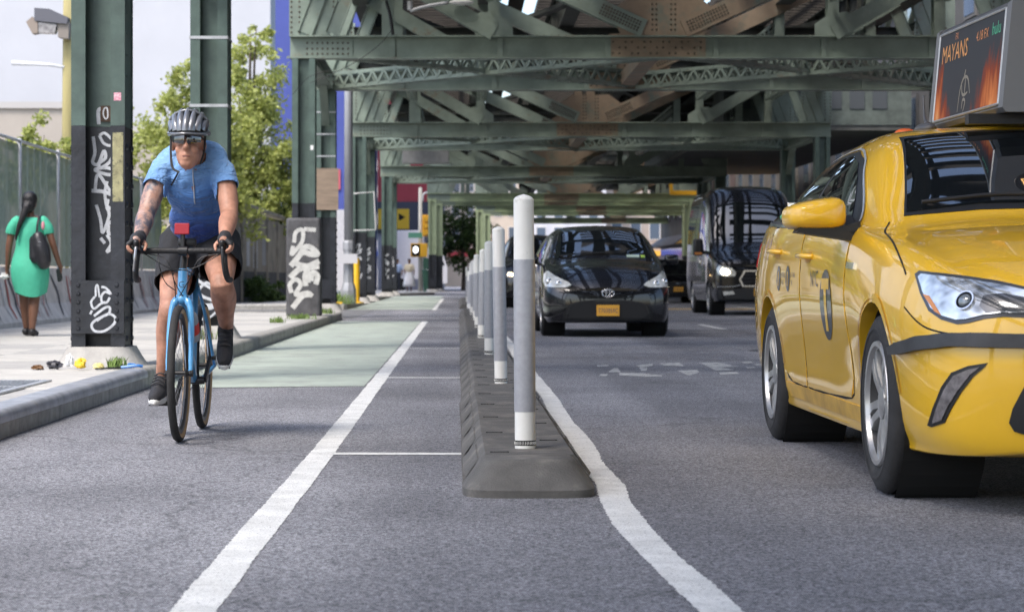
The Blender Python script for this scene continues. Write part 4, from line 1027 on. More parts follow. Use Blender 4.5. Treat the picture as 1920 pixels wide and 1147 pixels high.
b = MB(); b.box(-.62, .1, -.12, -.08, 2.72, 3.0); b.build('street_name_plate', mat('plate_green', (.1, .3, .2), .5), t)
b = MB(); b.tube(crom([(.1, 0, 4.6), (.2, 0, 5.0), (.9, 0, 5.05)], 5), .05, 8); b.sphere((1.05, 0, 4.9), .18, 10, 8); b.build('camera_dome', mat('dome_white', (.75, .75, .75), .3), t, smooth=True)
t = thing('litter_bin', 'dark green litter bin beside the far traffic signal', 'litter bin', (-1.55, 112, .14))
b = MB(); b.lathe([(.22, 0), (.3, 1.0), (.32, 1.02), (.32, 1.1), (.26, 1.1), (.24, .2)], 16); b.build('basket', mat('bin_green', (.03, .1, .06), .5), t)
b = MB(); b.box(-.25, .25, -.25, .25, 1.12, 1.7); b.build('hood', mat('bin_green', (.03, .1, .06)), t)
t = thing('signal_arm', 'yellow signal mast arm reaching in above the black van', 'signal arm', (11.0, 101, 0))
b = MB(); b.tube([(0, 0, .14), (0, 0, 4.8)], .12, 10); b.build('pole', TY, t)
b = MB(); b.bar((0, 0, 4.7), (-1.35, -.2, 4.7), .14, .2); b.bar((-1.3, -.2, 4.62), (-1.35, -.2, 5.3), .14, .16); b.bar((-1.35, -.2, 5.25), (-1.7, -.2, 5.6), .12, .12); b.build('arm', TY, t)
# box truck crossing at the far corner
t = thing('box_truck', 'pale grey box truck crossing at the far corner behind pedestrians', 'truck', (-2.6, 137, 0))
TW = mat('truck_white', (.6, .6, .64), .5, var=.05)
b = MB(); b.bbox(-1.5, .45, -1, 1.2, .75, 3.75, .04); b.build('box_body', TW, t)
b = MB(); b.prism([(.6, .5), (1.9, .5), (1.9, 1.5), (1.5, 2.6), (.6, 2.7)], -1, 1.1, 'Y'); b.build('cab', TW, t)
b = MB(); b.prism([(1.0, 1.6), (1.75, 1.6), (1.45, 2.4), (1.0, 2.45)], -1.02, -1.003, 'Y'); b.build('cab_window', GLD, t)
for x in (-1.0, 1.2): b = MB(); b.lathe([(0, -1.03), (.4, -1.03), (.42, -.9), (.42, -.75), (0, -.75)], 18, 'Y', (x, 0, .42)); b.build('wheel', mat('tyre', (.015, .015, .016), .85), t)
# ================================================================== vehicles
CAMO = Vector((0, 0, .8))
def pixray(px, py):
    """ray through a point of the photograph; only used to trace outlines onto a car's own surface"""
    return CAMO, Vector(((px - 860) / 4150, 1, -(py - 522) / 4150)).normalized()
class Shell:
    """closed car body lofted from section tables (front at y = 0, facing -Y)"""
    def __init__(s, st, origin, ny=150, ns=5):
        s.o = Vector(origin); ys = [a[0] for a in st]; L = ys[-1]
        e = np.linspace(0, 1, ny); yy = L * (e + .0) ; yy = L * (.5 - .5 * np.cos(np.pi * e)) * .55 + yy * .45
        K = len(st[0][1]); P = np.zeros((len(yy), K, 2))
        for k in range(K):
            for c in (0, 1): P[:, k, c] = pchip(ys, [a[1][k][c] for a in st], yy)
        for _ in range(3):
            Q = P.copy(); Q[2:-2] = (P[:-4] + 2 * P[1:-3] + 3 * P[2:-2] + 2 * P[3:-1] + P[4:]) / 9; P = Q
        s.v = []; s.f = []; rows = []
        for j, y in enumerate(yy):
            half = crom([(0, P[j, 0, 1])] + [tuple(p) for p in P[j]], ns); half[0] = (0, half[0][1]); half[-1] = (0, half[-1][1])
            full = half + [(-x, z) for x, z in half[-2:0:-1]]
            rows.append(len(full)); s.v += [(x, y, z) for x, z in full]
        n = rows[0]
        for j in range(len(yy) - 1):
            for k in range(n):
                a, b = j * n + k, j * n + (k + 1) % n; s.f.append((a, b, b + n, a + n))
        for j, fl in ((0, 0), (len(yy) - 1, 1)):
            m = n // 2
            for k in range(m):
                a, b, c, d = j * n + k, j * n + k + 1, j * n + (n - k - 1) % n, j * n + (n - k) % n
                q = [a, b, c, d]; q = [i for t, i in enumerate(q) if i not in q[:t]]
                if len(q) > 2: s.f.append(tuple(q))
        s.bvh = BVHTree.FromPolygons([Vector(p) for p in s.v], s.f)
    def hit(s, o, d):
        h = s.bvh.ray_cast(Vector(o), Vector(d))
        if h[0] is None:
            # miss: take the nearest surface point along the ray
            t = (Vector((0, 2, .8)) - Vector(o)).dot(d); h = s.bvh.find_nearest(Vector(o) + Vector(d) * t)
        n = h[1]
        if n.dot(Vector(d)) > 0: n = -n
        return h[0], n
    def px(s, x, y): o, d = pixray(x, y); return s.hit(o - s.o, d)
    def mapper(s, kind):
        if kind == 'px': return lambda u, v: s.px(u, v)
        if kind == 'L': return lambda u, v: s.hit((-3, u, v), (1, 0, 0))           # side view, left side: (y, z)
        if kind == 'R': return lambda u, v: s.hit((3, u, v), (-1, 0, 0))
        if kind == 'F': return lambda u, v: s.hit((u, -3, v), (0, 1, 0))           # front view: (x, z)
        if kind == 'B': return lambda u, v: s.hit((u, 9, v), (0, -1, 0))
        if kind == 'T': return lambda u, v: s.hit((u, v, 5), (0, 0, -1))
    def patch(s, poly, kind, off=.004, cell=None, smooth=True, skirt=.006):
        """sheet that follows the body inside a 2-D outline, with its own thickness"""
        f = s.mapper(kind); bm = bmesh.new()
        us, vs_ = [p[0] for p in poly], [p[1] for p in poly]
        cell = cell or (max(max(us) - min(us), max(vs_) - min(vs_)) / 14)
        bm.faces.new([bm.verts.new((p[0], p[1], 0)) for p in poly]); bm.normal_update()
        for ax, lo, hi in ((0, min(us), max(us)), (1, min(vs_), max(vs_))):
            c = lo + cell * .5
            while c < hi:
                no = (1, 0, 0) if ax == 0 else (0, 1, 0); co = (c, 0, 0) if ax == 0 else (0, c, 0)
                bmesh.ops.bisect_plane(bm, geom=bm.verts[:] + bm.edges[:] + bm.faces[:], plane_co=co, plane_no=no); c += cell
        bm.verts.index_update(); P = {}
        for v in bm.verts: P[v] = f(v.co.x, v.co.y)
        bd = [e for e in bm.edges if e.is_boundary]
        mb = MB(); mb.add([P[v][0] + P[v][1] * off for v in bm.verts], [[v.index for v in q.verts] for q in bm.faces])
        if skirt:
            for e in bd:
                a, b = e.verts; mb.add([P[a][0] + P[a][1] * off, P[b][0] + P[b][1] * off, P[b][0] - P[b][1] * skirt, P[a][0] - P[a][1] * skirt], [(0, 1, 2, 3)])
        bm.free(); return mb
    def line(s, pts, kind, wd, off=.0015, n=8):
        """narrow strip along a 2-D path on the body"""
        f = s.mapper(kind); q = crom(pts, n); P = [f(*p) for p in q]; mb = MB(); vs = []; fs = []
        for i, (p, nn) in enumerate(P):
            t = (P[min(i + 1, len(P) - 1)][0] - P[max(i - 1, 0)][0]); sd_ = t.cross(nn).normalized() if t.length > 1e-6 else Vector((1, 0, 0))
            vs += [p + nn * off - sd_ * wd / 2, p + nn * off + sd_ * wd / 2]
            if i: o = 2 * i; fs.append((o - 2, o - 1, o + 1, o))
        mb.add(vs, fs); return mb
    def rod(s, pts, kind, r, off=.0, n=6, sides=8):
        f = s.mapper(kind); P = [f(*p) for p in crom(pts, n)]; return MB().tube([p + nn * off for p, nn in P], r, sides)
    def flat2d(s, vs, fs, kind, place, off):
        """lettering projected onto the body; place maps letter space to the 2-D view"""
        f = s.mapper(kind); mb = MB(); out = []
        for v in vs: p, nn = f(*place(*v)); out.append(p + nn * off)
        mb.add(out, fs); return mb
    def body(s, name, m, parent, arches, liner):
        """shell with wheel arches cut out"""
        me = bpy.data.meshes.new(name); me.from_pydata(s.v, [], s.f)
        b = bmesh.new(); b.from_mesh(me); bmesh.ops.remove_doubles(b, verts=b.verts[:], dist=.0004); bmesh.ops.recalc_face_normals(b, faces=b.faces[:]); b.to_mesh(me); b.free()
        o = bpy.data.objects.new('tmp', me); C.objects.link(o); tmp = [o]
        for (y, z, r, hw) in arches:
            for sg in (-1, 1):
                c = MB(); c.lathe([(r, sg * (hw - .34)), (r, sg * (hw + .4))], 40, 'X', (0, y, z)); k = c.build('cut', m); tmp.append(k); k.hide_render = True
                md = o.modifiers.new('b', 'BOOLEAN'); md.operation = 'DIFFERENCE'; md.object = k; md.solver = 'EXACT'
        dg = bpy.context.evaluated_depsgraph_get(); out = bpy.data.meshes.new_from_object(o.evaluated_get(dg))
        for k in tmp: bpy.data.objects.remove(k)
        out.materials.clear(); out.materials.append(m)
        bo = link(name, out, parent, smooth=32)
        for (y, z, r, hw) in arches:
            for sg in (-1, 1):
                c = MB(); c.lathe([(r - .004, sg * (hw - .035)), (r - .004, sg * (hw - .33)), (0, sg * (hw - .332))], 36, 'X', (0, y, z), cap=False); c.build('wheel_arch_liner', liner, parent)
        return bo

def mirror(o, parent):
    """the same part on the other side of the car"""
    me = o.data.copy(); me.transform(Matrix.Scale(-1, 4, (1, 0, 0))); me.flip_normals()
    c = bpy.data.objects.new(o.name.split('.')[0], me); C.objects.link(c); c.parent = parent; return c
TYRE = mat('tyre_rubber', (.024, .023, .023), .85, var=.3, vscale=9, rust=(.05, .047, .044), rust_amt=.42, rust_scale=6, bump=.2, bscale=60)
LINER = mat('arch_liner', (.006, .006, .006), .95)
ALLOY = mat('alloy_silver', (.5, .5, .5), .32, .75, var=.12, vscale=9)
def glass(name, col, rough=.02):
    m = mat(name, col, rough, 0, spec=.9, coat=1); return m
WGLASS = glass('car_glass', (.006, .008, .01)); CHROME = mat('chrome', (.7, .7, .72), .12, 1.0)
BLKTRIM = mat('black_trim', (.012, .012, .013), .45); GAP = mat('panel_gap', (.004, .004, .004), .9)
def wheel(parent, x, y, r, wd, rim_r, side, spokes=10, steer=0, twist=.16):
    """wheel > tyre, rim, spokes; outer face on the given side"""
    w_ = bpy.data.objects.new('wheel', None); C.objects.link(w_); w_.parent = parent; w_.location = (x, y, r); w_.rotation_euler = (0, 0, steer)
    o = side; b = MB(); h = wd / 2
    b.lathe([(rim_r - .01, -h * .8), (rim_r + .03, -h), (r - .045, -h * 1.02), (r - .012, -h * .86), (r, -h * .66), (r, -h * .5), (r - .009, -h * .47), (r - .009, -h * .4), (r, -h * .37), (r, -h * .06), (r - .009, -h * .04), (r - .009, h * .04), (r, h * .06), (r, h * .37), (r - .009, h * .4), (r - .009, h * .47), (r, h * .5), (r, h * .66), (r - .012, h * .86), (r - .045, h * 1.02), (rim_r + .03, h), (rim_r - .01, h * .8)], 44, 'X', close=True)
    b.build('tyre', TYRE, w_, smooth=40)
    b = MB(); b.lathe([(r - .05, o * h * 1.025), (r - .054, o * h * 1.045), (r - .06, o * h * 1.045), (r - .064, o * h * 1.03)], 44, 'X', cap=False); b.build('sidewall_ridge', TYRE, w_, smooth=60)
    b = MB(); b.lathe([(rim_r + .006, o * h * .9), (rim_r - .012, o * h * .96), (rim_r - .02, o * h * .8), (rim_r - .03, o * -h * .7), (.02, o * -h * .65)], 40, 'X', cap=False); rm = b.build('rim', mat('rim_barrel', (.06, .06, .062), .5, .4), w_, smooth=40); b = MB(); b.lathe([(rim_r + .007, o * h * .9), (rim_r + .002, o * h * .99), (rim_r - .014, o * h * .98), (rim_r - .02, o * h * .82)], 40, 'X', cap=False); b.build('rim_lip', ALLOY, w_, smooth=40)
    b = MB(); b.lathe([(.03, o * h * .3), (rim_r - .03, o * h * .15)], 30, 'X', cap=False); b.build('brake', mat('brake_dark', (.015, .014, .013), .8), w_)
    for k in range(spokes):
        a = 2 * math.pi * k / spokes; a2 = a + twist * (1 if k % 2 else -1)
        b = MB(); ca, sa, c2, s2 = math.cos(a), math.sin(a), math.cos(a2), math.sin(a2)
        p0 = Vector((o * h * .74, ca * .05, sa * .05)); p1 = Vector((o * h * .84, c2 * (rim_r - .012), s2 * (rim_r - .012)))
        t = Vector((0, -sa, ca)); t2 = Vector((0, -s2, c2))
        vs = []
        for p, tt, w2, dp in ((p0, t, .017, .05), ((p0 + p1) / 2 + Vector((o * .008, 0, 0)), (t + t2) / 2, .014, .04), (p1, t2, .021, .03)):
            vs += [p - tt * w2, p + tt * w2, p + tt * w2 * 1.3 - Vector((o * dp, 0, 0)), p - tt * w2 * 1.3 - Vector((o * dp, 0, 0))]
        fs = []
        for i in (0, 4): fs += [(i, i + 1, i + 5, i + 4), (i + 1, i + 2, i + 6, i + 5), (i + 2, i + 3, i + 7, i + 6), (i + 3, i, i + 4, i + 7)]
        b.add(vs, fs); b.build('spoke', ALLOY, w_, smooth=50)
    b = MB(); b.lathe([(.062, o * h * .5), (.06, o * h * .8), (.03, o * h * .86), (0, o * h * .87)], 20, 'X'); b.build('hub_cap', ALLOY, w_, smooth=40)
    return w_

# ------------------------------------------------------------------ the yellow cab
CAMRY = [
 (0.00, [(.36, .235), (.48, .26), (.54, .40), (.54, .55), (.49, .66), (.42, .69), (.33, .705), (.2, .715), (0, .72)]),
 (0.05, [(.52, .215), (.64, .24), (.70, .40), (.70, .57), (.64, .695), (.55, .73), (.44, .75), (.26, .765), (0, .77)]),
 (0.14, [(.62, .20), (.745, .23), (.79, .40), (.79, .59), (.73, .735), (.63, .775), (.5, .80), (.3, .82), (0, .825)]),
 (0.30, [(.69, .19), (.815, .225), (.855, .41), (.86, .63), (.79, .79), (.68, .83), (.55, .855), (.32, .875), (0, .885)]),
 (0.55, [(.74, .18), (.85, .23), (.89, .43), (.90, .67), (.825, .855), (.71, .89), (.57, .915), (.34, .935), (0, .945)]),
 (0.96, [(.77, .18), (.865, .24), (.905, .45), (.918, .70), (.855, .915), (.745, .95), (.6, .975), (.36, .995), (0, 1.005)]),
 (1.34, [(.77, .18), (.868, .25), (.89, .46), (.918, .72), (.872, .945), (.79, .985), (.66, 1.01), (.39, 1.03), (0, 1.04)]),
 (1.46, [(.77, .18), (.868, .25), (.888, .46), (.916, .73), (.875, .955), (.81, 1.0), (.735, 1.05), (.44, 1.085), (0, 1.10)]),
 (1.80, [(.77, .18), (.868, .25), (.885, .46), (.914, .74), (.88, .975), (.79, 1.10), (.685, 1.225), (.45, 1.275), (0, 1.295)]),
 (2.15, [(.77, .18), (.868, .25), (.885, .46), (.912, .75), (.882, .99), (.78, 1.20), (.635, 1.375), (.43, 1.425), (0, 1.445)]),
 (2.60, [(.77, .18), (.868, .25), (.885, .46), (.912, .76), (.885, 1.01), (.775, 1.24), (.61, 1.415), (.41, 1.46), (0, 1.48)]),
 (3.20, [(.77, .18), (.868, .25), (.89, .46), (.915, .77), (.885, 1.03), (.775, 1.235), (.605, 1.40), (.41, 1.445), (0, 1.465)]),
 (3.70, [(.77, .19), (.868, .26), (.905, .47), (.918, .78), (.88, 1.05), (.775, 1.18), (.61, 1.30), (.42, 1.345), (0, 1.365)]),
 (4.10, [(.76, .2), (.86, .27), (.9, .48), (.908, .79), (.865, 1.055), (.765, 1.105), (.62, 1.165), (.42, 1.19), (0, 1.205)]),
 (4.35, [(.74, .22), (.845, .29), (.885, .49), (.89, .79), (.84, 1.04), (.735, 1.075), (.6, 1.1), (.4, 1.115), (0, 1.12)]),
 (4.68, [(.68, .25), (.79, .31), (.83, .5), (.84, .78), (.78, 1.0), (.68, 1.04), (.55, 1.065), (.38, 1.08), (0, 1.085)]),
 (4.85, [(.5, .33), (.6, .38), (.66, .52), (.67, .75), (.6, .92), (.52, .95), (.42, .965), (.28, .975), (0, .98)]),
]
TAXO = (2.455, 7.29, 0)
YEL = mat('taxi_yellow', (.8, .455, .013), .38, coat=1.0, var=.03, vscale=3, rust=(.6, .33, .02), rust_amt=.25, rust_scale=3)
taxi = thing('yellow_taxi', 'glossy yellow taxi sedan with a roof advertising sign driving toward the camera', 'taxi', TAXO)
sh = Shell(CAMRY, TAXO)
bd = sh.body('body', YEL, taxi, [(.96, .335, .378, .9), (3.735, .335, .378, .9)], LINER)
for y in (.96, 3.735):
    for s in (-1, 1): wheel(taxi, s * .795, y, .335, .215, .228, s, 10, 0)
def both(o):
    mirror(o, o.parent); return o
# glass: black surround first, panes proud of it
GS = [(1.575, .99), (1.63, 1.012), (2.05, 1.235), (2.22, 1.31), (2.5, 1.36), (2.9, 1.362), (3.25, 1.335), (3.55, 1.27), (3.8, 1.18), (4.02, 1.075), (3.9, 1.065), (2.9, 1.04), (2.2, 1.015)]
b = sh.patch(GS, 'L', .004, .07); both(b.build('window_surround', BLKTRIM, taxi, smooth=30))
b = sh.patch([(1.78, 1.035), (2.1, 1.225), (2.27, 1.295), (2.5, 1.335), (2.64, 1.338), (2.66, 1.05), (2.2, 1.035)], 'L', .0075, .06); both(b.build('front_side_window', WGLASS, taxi, smooth=True))
b = sh.patch([(2.74, 1.055), (2.72, 1.338), (2.95, 1.335), (3.25, 1.31), (3.42, 1.27), (3.52, 1.07), (3.2, 1.062)], 'L', .0075, .06); both(b.build('rear_side_window', WGLASS, taxi, smooth=True))
b = sh.patch([(3.56, 1.075), (3.47, 1.255), (3.55, 1.24), (3.76, 1.165), (3.92, 1.085)], 'L', .0075, .05); both(b.build('quarter_window', WGLASS, taxi, smooth=True))
b = sh.line([(1.6, .985), (2.2, 1.012), (2.9, 1.035), (3.5, 1.052), (4.03, 1.072)], 'L', .014, .007); both(b.build('window_trim', CHROME, taxi))
b = sh.line([(1.62, 1.01), (2.05, 1.24), (2.22, 1.316), (2.5, 1.366), (2.9, 1.368), (3.25, 1.341), (3.55, 1.276), (3.8, 1.186), (4.03, 1.074)], 'L', .012, .007); both(b.build('window_trim', GALV, taxi))
b = sh.patch([(3.62, 1.09), (3.6, 1.13), (3.66, 1.2), (3.72, 1.16), (3.7, 1.1)], 'L', .0085, .04); b.build('green_sticker', mat('sticker_green', (.05, .4, .2), .5), taxi)
# windscreen from the front
WS = [(-.70, 1.045), (-.665, 1.13), (-.62, 1.26), (-.575, 1.40), (-.3, 1.425), (0, 1.43), (.3, 1.425), (.575, 1.40), (.62, 1.26), (.665, 1.13), (.70, 1.045), (.4, 1.07), (0, 1.08), (-.4, 1.07)]
b = sh.patch(WS, 'F', .003, .05); b.build('windscreen_surround', BLKTRIM, taxi, smooth=True)
WS2 = [(-.685, 1.058), (-.652, 1.14), (-.608, 1.27), (-.567, 1.39), (-.3, 1.413), (0, 1.418), (.3, 1.413), (.567, 1.39), (.608, 1.27), (.652, 1.14), (.685, 1.058), (.4, 1.092), (0, 1.10), (-.4, 1.092)]
b = sh.patch(WS2, 'F', .007, .05); b.build('windscreen', WGLASS, taxi, smooth=True)
b = sh.patch([(-.6, 1.14), (-.55, 1.32), (0, 1.345), (.55, 1.32), (.6, 1.14), (0, 1.16)], 'B', .006, .06); b.build('rear_window', WGLASS, taxi, smooth=True)
for pts in ([(-.62, 1.08), (-.3, 1.112), (.05, 1.105)], [(-.05, 1.112), (.3, 1.125), (.62, 1.1)]):
    b = sh.rod(pts, 'F', .009, .025); b.build('wiper', BLKTRIM, taxi)
# doors, raised a hair inside dark shut lines
for i, pl in enumerate(([(1.60, .97), (1.575, .80), (1.52, .55), (1.50, .40), (1.56, .325), (2.1, .315), (2.66, .315), (2.69, .45), (2.695, .75), (2.68, 1.025), (2.2, 1.0), (1.8, .985)],
                        [(2.715, 1.028), (2.725, .75), (2.72, .45), (2.70, .315), (3.1, .32), (3.28, .36), (3.34, .52), (3.46, .68), (3.62, .80), (3.7, .92), (3.66, 1.045), (3.2, 1.04)])):
    b = sh.patch(pl, 'L', .0035, .06, skirt=.003); d = b.build('door', YEL, taxi, smooth=True); d2 = both(d)
    b = sh.line(pl + [pl[0]], 'L', .012, .0012, 3); g = b.build('shut_line', GAP, d); m_ = mirror(g, taxi)
    hy, hz = ((2.5, .895), (3.42, .925))[i]
    p, n_ = sh.hit((-3, hy, hz), (1, 0, 0)); b = MB(); b.tube(crom([(p.x + .002, hy - .11, hz), (p.x - .035, hy - .085, hz + .003), (p.x - .042, hy, hz + .006), (p.x - .035, hy + .085, hz + .006), (p.x + .002, hy + .11, hz + .004)], 4), .014, 8, flat=.9)
    h_ = b.build('door_handle', YEL, taxi, smooth=True); both(h_)
    b = sh.patch([(hy - .06, hz - .025), (hy + .06, hz - .025), (hy + .07, hz + .02), (hy - .07, hz + .02)], 'L', .0045, .03); both(b.build('handle_recess', mat('handle_recess', (.35, .18, .01), .4), taxi))
for ln in ([(-.86, .6), (-.84, .9), (-.8, 1.3), (-.76, 1.42)], ):
    b = sh.line(ln, 'T', .008, .0012); both(b.build('bonnet_line', GAP, taxi))
b = sh.line([(.02, .60), (.28, .63), (.5, .70)], 'L', .006, .0012); both(b.build('bumper_line', GAP, taxi))
b = sh.line([(.96 + .40 * math.cos(t), .335 + .40 * math.sin(t)) for t in np.linspace(.15, math.pi - .15, 14)], 'L', .02, .004); both(b.build('arch_lip', YEL, taxi, smooth=True))
b = sh.line([(3.735 + .40 * math.cos(t), .335 + .40 * math.sin(t)) for t in np.linspace(.15, math.pi - .15, 14)], 'L', .02, .004); both(b.build('arch_lip', YEL, taxi, smooth=True))
b = sh.patch([(1.36, .30), (1.42, .235), (3.25, .245), (3.32, .31), (2.4, .305)], 'L', .006, .08); both(b.build('sill', mat('taxi_sill', (.55, .31, .03), .5, coat=.3, var=.25, vscale=5), taxi, smooth=True))
# lamps traced on the corner of the nose
HL = [(1716, 514), (1724, 508), (1760, 512), (1810, 518), (1870, 527), (1935, 541), (1990, 556), (1990, 590), (1935, 596), (1880, 594), (1845, 598), (1815, 606), (1795, 608), (1765, 599), (1742, 583), (1726, 550)]
HLI = [(1724, 520), (1730, 515), (1760, 519), (1810, 526), (1870, 535), (1935, 549), (1984, 562), (1984, 583), (1935, 588), (1880, 587), (1845, 591), (1812, 599), (1795, 600), (1768, 592), (1748, 578), (1733, 548)]
LENS = mat('headlamp_lens', (.2, .215, .23), .08, .5, spec=.8, coat=1, col2=(.72, .74, .76), vscale=9, var=.3, detail=2, stretch=(1, 1, 1.6))
b = sh.patch(HL, 'px', .003, 12); both(b.build('headlamp_bezel', mat('lamp_grey', (.05, .05, .055), .3), taxi, smooth=True))
b = sh.patch(HLI, 'px', .008, 12); hl = both(b.build('headlamp', LENS, taxi, smooth=True))
for cx, cy, r in ((1812, 566, .036),):
    p, n_ = sh.px(cx, cy); b = MB(); b.lathe([(r, -.004), (r, .006), (r * .86, .006), (r * .8, -.002)], 24, 'Z'); M = Matrix.Translation(p + n_ * .010) @ n_.to_track_quat('Z', 'Y').to_matrix().to_4x4(); b.v = [tuple(M @ Vector(v)) for v in b.v]; both(b.build('lamp_ring', CHROME, taxi, smooth=40))
    b = MB(); b.lathe([(r * .8, 0), (r * .5, .01), (0, .014)], 20, 'Z'); b.v = [tuple(M @ Vector(v)) for v in b.v]; both(b.build('lamp_lens', mat('projector_lens', (.2, .22, .24), .08, .3, spec=.9), taxi, smooth=True))
b = sh.patch([(1845, 556), (1880, 553), (1935, 562), (1982, 570), (1982, 580), (1935, 585), (1880, 584), (1850, 588), (1838, 575)], 'px', .0088, 10); both(b.build('lamp_shadow_patch', mat('lamp_shadow_grey', (.06, .065, .075), .15, .3, coat=1), taxi, smooth=True))  # dark patch painted in as the headlamp's inner shadow
b = sh.patch([(1734, 553), (1746, 556), (1768, 592), (1756, 585)], 'px', .0095, 8); both(b.build('amber_reflector', mat('amber_lens', (.6, .22, .05), .25), taxi))
b = sh.patch([(1676, 650), (1690, 642), (1730, 631), (1790, 626), (1860, 626), (2100, 632), (2100, 656), (1860, 652), (1790, 650), (1730, 656), (1690, 664), (1678, 664)], 'px', .028, 14, skirt=.01); both(b.build('bumper_guard', mat('bumper_rubber', (.035, .035, .037), .55, var=.3, vscale=10), taxi, smooth=50))
FG = [(1748, 800), (1740, 797), (1750, 765), (1766, 725), (1785, 698), (1815, 686), (1852, 680), (1846, 688), (1826, 705), (1803, 735), (1785, 765), (1772, 792)]
b = sh.patch(FG, 'px', .004, 8); both(b.build('fog_lamp_bezel', BLKTRIM, taxi))
b = sh.patch([(1751, 793), (1758, 766), (1773, 729), (1790, 704), (1818, 692), (1838, 688), (1820, 703), (1797, 733), (1779, 763), (1768, 787)], 'px', .008, 7); both(b.build('fog_lamp', mat('fog_lens', (.09, .08, .08), .15, spec=.8, col2=(.22, .2, .2), vscale=30), taxi))
b = sh.patch([(-.42, .30), (-.47, .34), (-.49, .44), (-.38, .53), (0, .545), (.38, .53), (.49, .44), (.47, .34), (.42, .30), (0, .285)], 'F', .004, .05); b.build('grille', mat('grille_black', (.01, .01, .011), .5, bump=.9, bscale=60, stretch=(1, 1, 8)), taxi)
b = sh.patch([(1892, 792), (1899, 765), (1925, 716), (2000, 690), (2000, 822), (1925, 815), (1902, 808)], 'px', .006, 10); both(b.build('corner_intake', BLKTRIM, taxi))
b = sh.patch([(-.36, .60), (-.4, .655), (0, .685), (.4, .655), (.36, .60), (0, .615)], 'F', .004, .05); b.build('upper_grille', BLKTRIM, taxi)
b = sh.line([(-.38, .63), (0, .655), (.38, .63)], 'F', .02, .008); b.build('grille_bar', CHROME, taxi)
# door mirror
for s in (-1, 1):
    b = MB(); cx = s * 1.005
    pr = [(1.56, 0), (1.585, .7), (1.63, 1), (1.69, 1.02), (1.72, .98)]
    n = 20; rings = []
    for (yy, k) in ((1.545, .02), (1.549, .55), (1.565, .84), (1.6, .96), (1.70, 1.05), (1.725, 1.03)):
        ring = []
        for q in range(n):
            a = 2 * math.pi * q / n; ca, sa = math.cos(a), math.sin(a); x = math.copysign(abs(ca) ** .5, ca) * .122 * k; z = math.copysign(abs(sa) ** .6, sa) * .085 * k
            e_ = .80 - .26 * (x * s) / .125; ring.append((cx + x + s * .01, yy, 1.05 + (z * e_ if z > 0 else z * .62)))
        rings.append(ring)
    vs = [p for r_ in rings for p in r_]; fs = []
    for i in range(len(rings) - 1):
        for q in range(n): a, c = i * n + q, i * n + (q + 1) % n; fs.append((a, c, c + n, a + n))
    fs.append(tuple(range(n))); fs.append(tuple(range(len(vs) - n, len(vs)))); b.add(vs, fs); mr = b.build('door_mirror', YEL, taxi, smooth=45)
    b = MB(); b.bbox(min(cx - .11, cx + .11), max(cx - .11, cx + .11), 1.727, 1.735, 1.0, 1.11, .003); b.build('mirror_glass', CHROME, mr)
    b = MB(); b.prism([(s * .84, .945), (s * .9, .955), (s * 1.1, .985), (s * 1.08, 1.012), (s * .9, 1.01), (s * .845, 1.03)], 1.585, 1.71, 'Y'); b.build('mirror_arm', BLKTRIM, taxi)
    b = MB(); b.prism([(1.575, .985), (1.79, 1.0), (1.79, 1.06), (1.62, 1.0)], s * .845, s * .885, 'X'); b.build('mirror_sail', BLKTRIM, taxi)
# antenna fin and orange roof lamp
b = MB(); b.sphere((-.38, 2.55, 1.462), (.045, .12, .028), 14, 8); b.tube(crom([(-.38, 2.5, 1.475), (-.38, 2.56, 1.51), (-.376, 2.6, 1.56), (-.372, 2.63, 1.62)], 5), [.018, .014, .011, .009, .008, .007, .006, .006, .005, .005, .005, .004, .004, .004, .004, .004], 8); b.build('antenna', mat('antenna_grey', (.08, .08, .085), .4), taxi, smooth=True)
b = MB(); b.sphere((-.42, 2.8, 1.458), (.05, .045, .026), 14, 8); b.sphere((-.31, 2.8, 1.466), (.05, .045, .024), 14, 8); b.build('roof_marker_lamp', mat('orange_lens', (.65, .12, .02), .25), taxi, smooth=True)
# tail lamp just showing at the rear corner
b = sh.patch([(4.5, .86), (4.46, .98), (4.62, 1.0), (4.72, .96), (4.7, .85)], 'L', .005, .05); both(b.build('tail_lamp', mat('tail_red', (.35, .01, .02), .2), taxi, smooth=True))
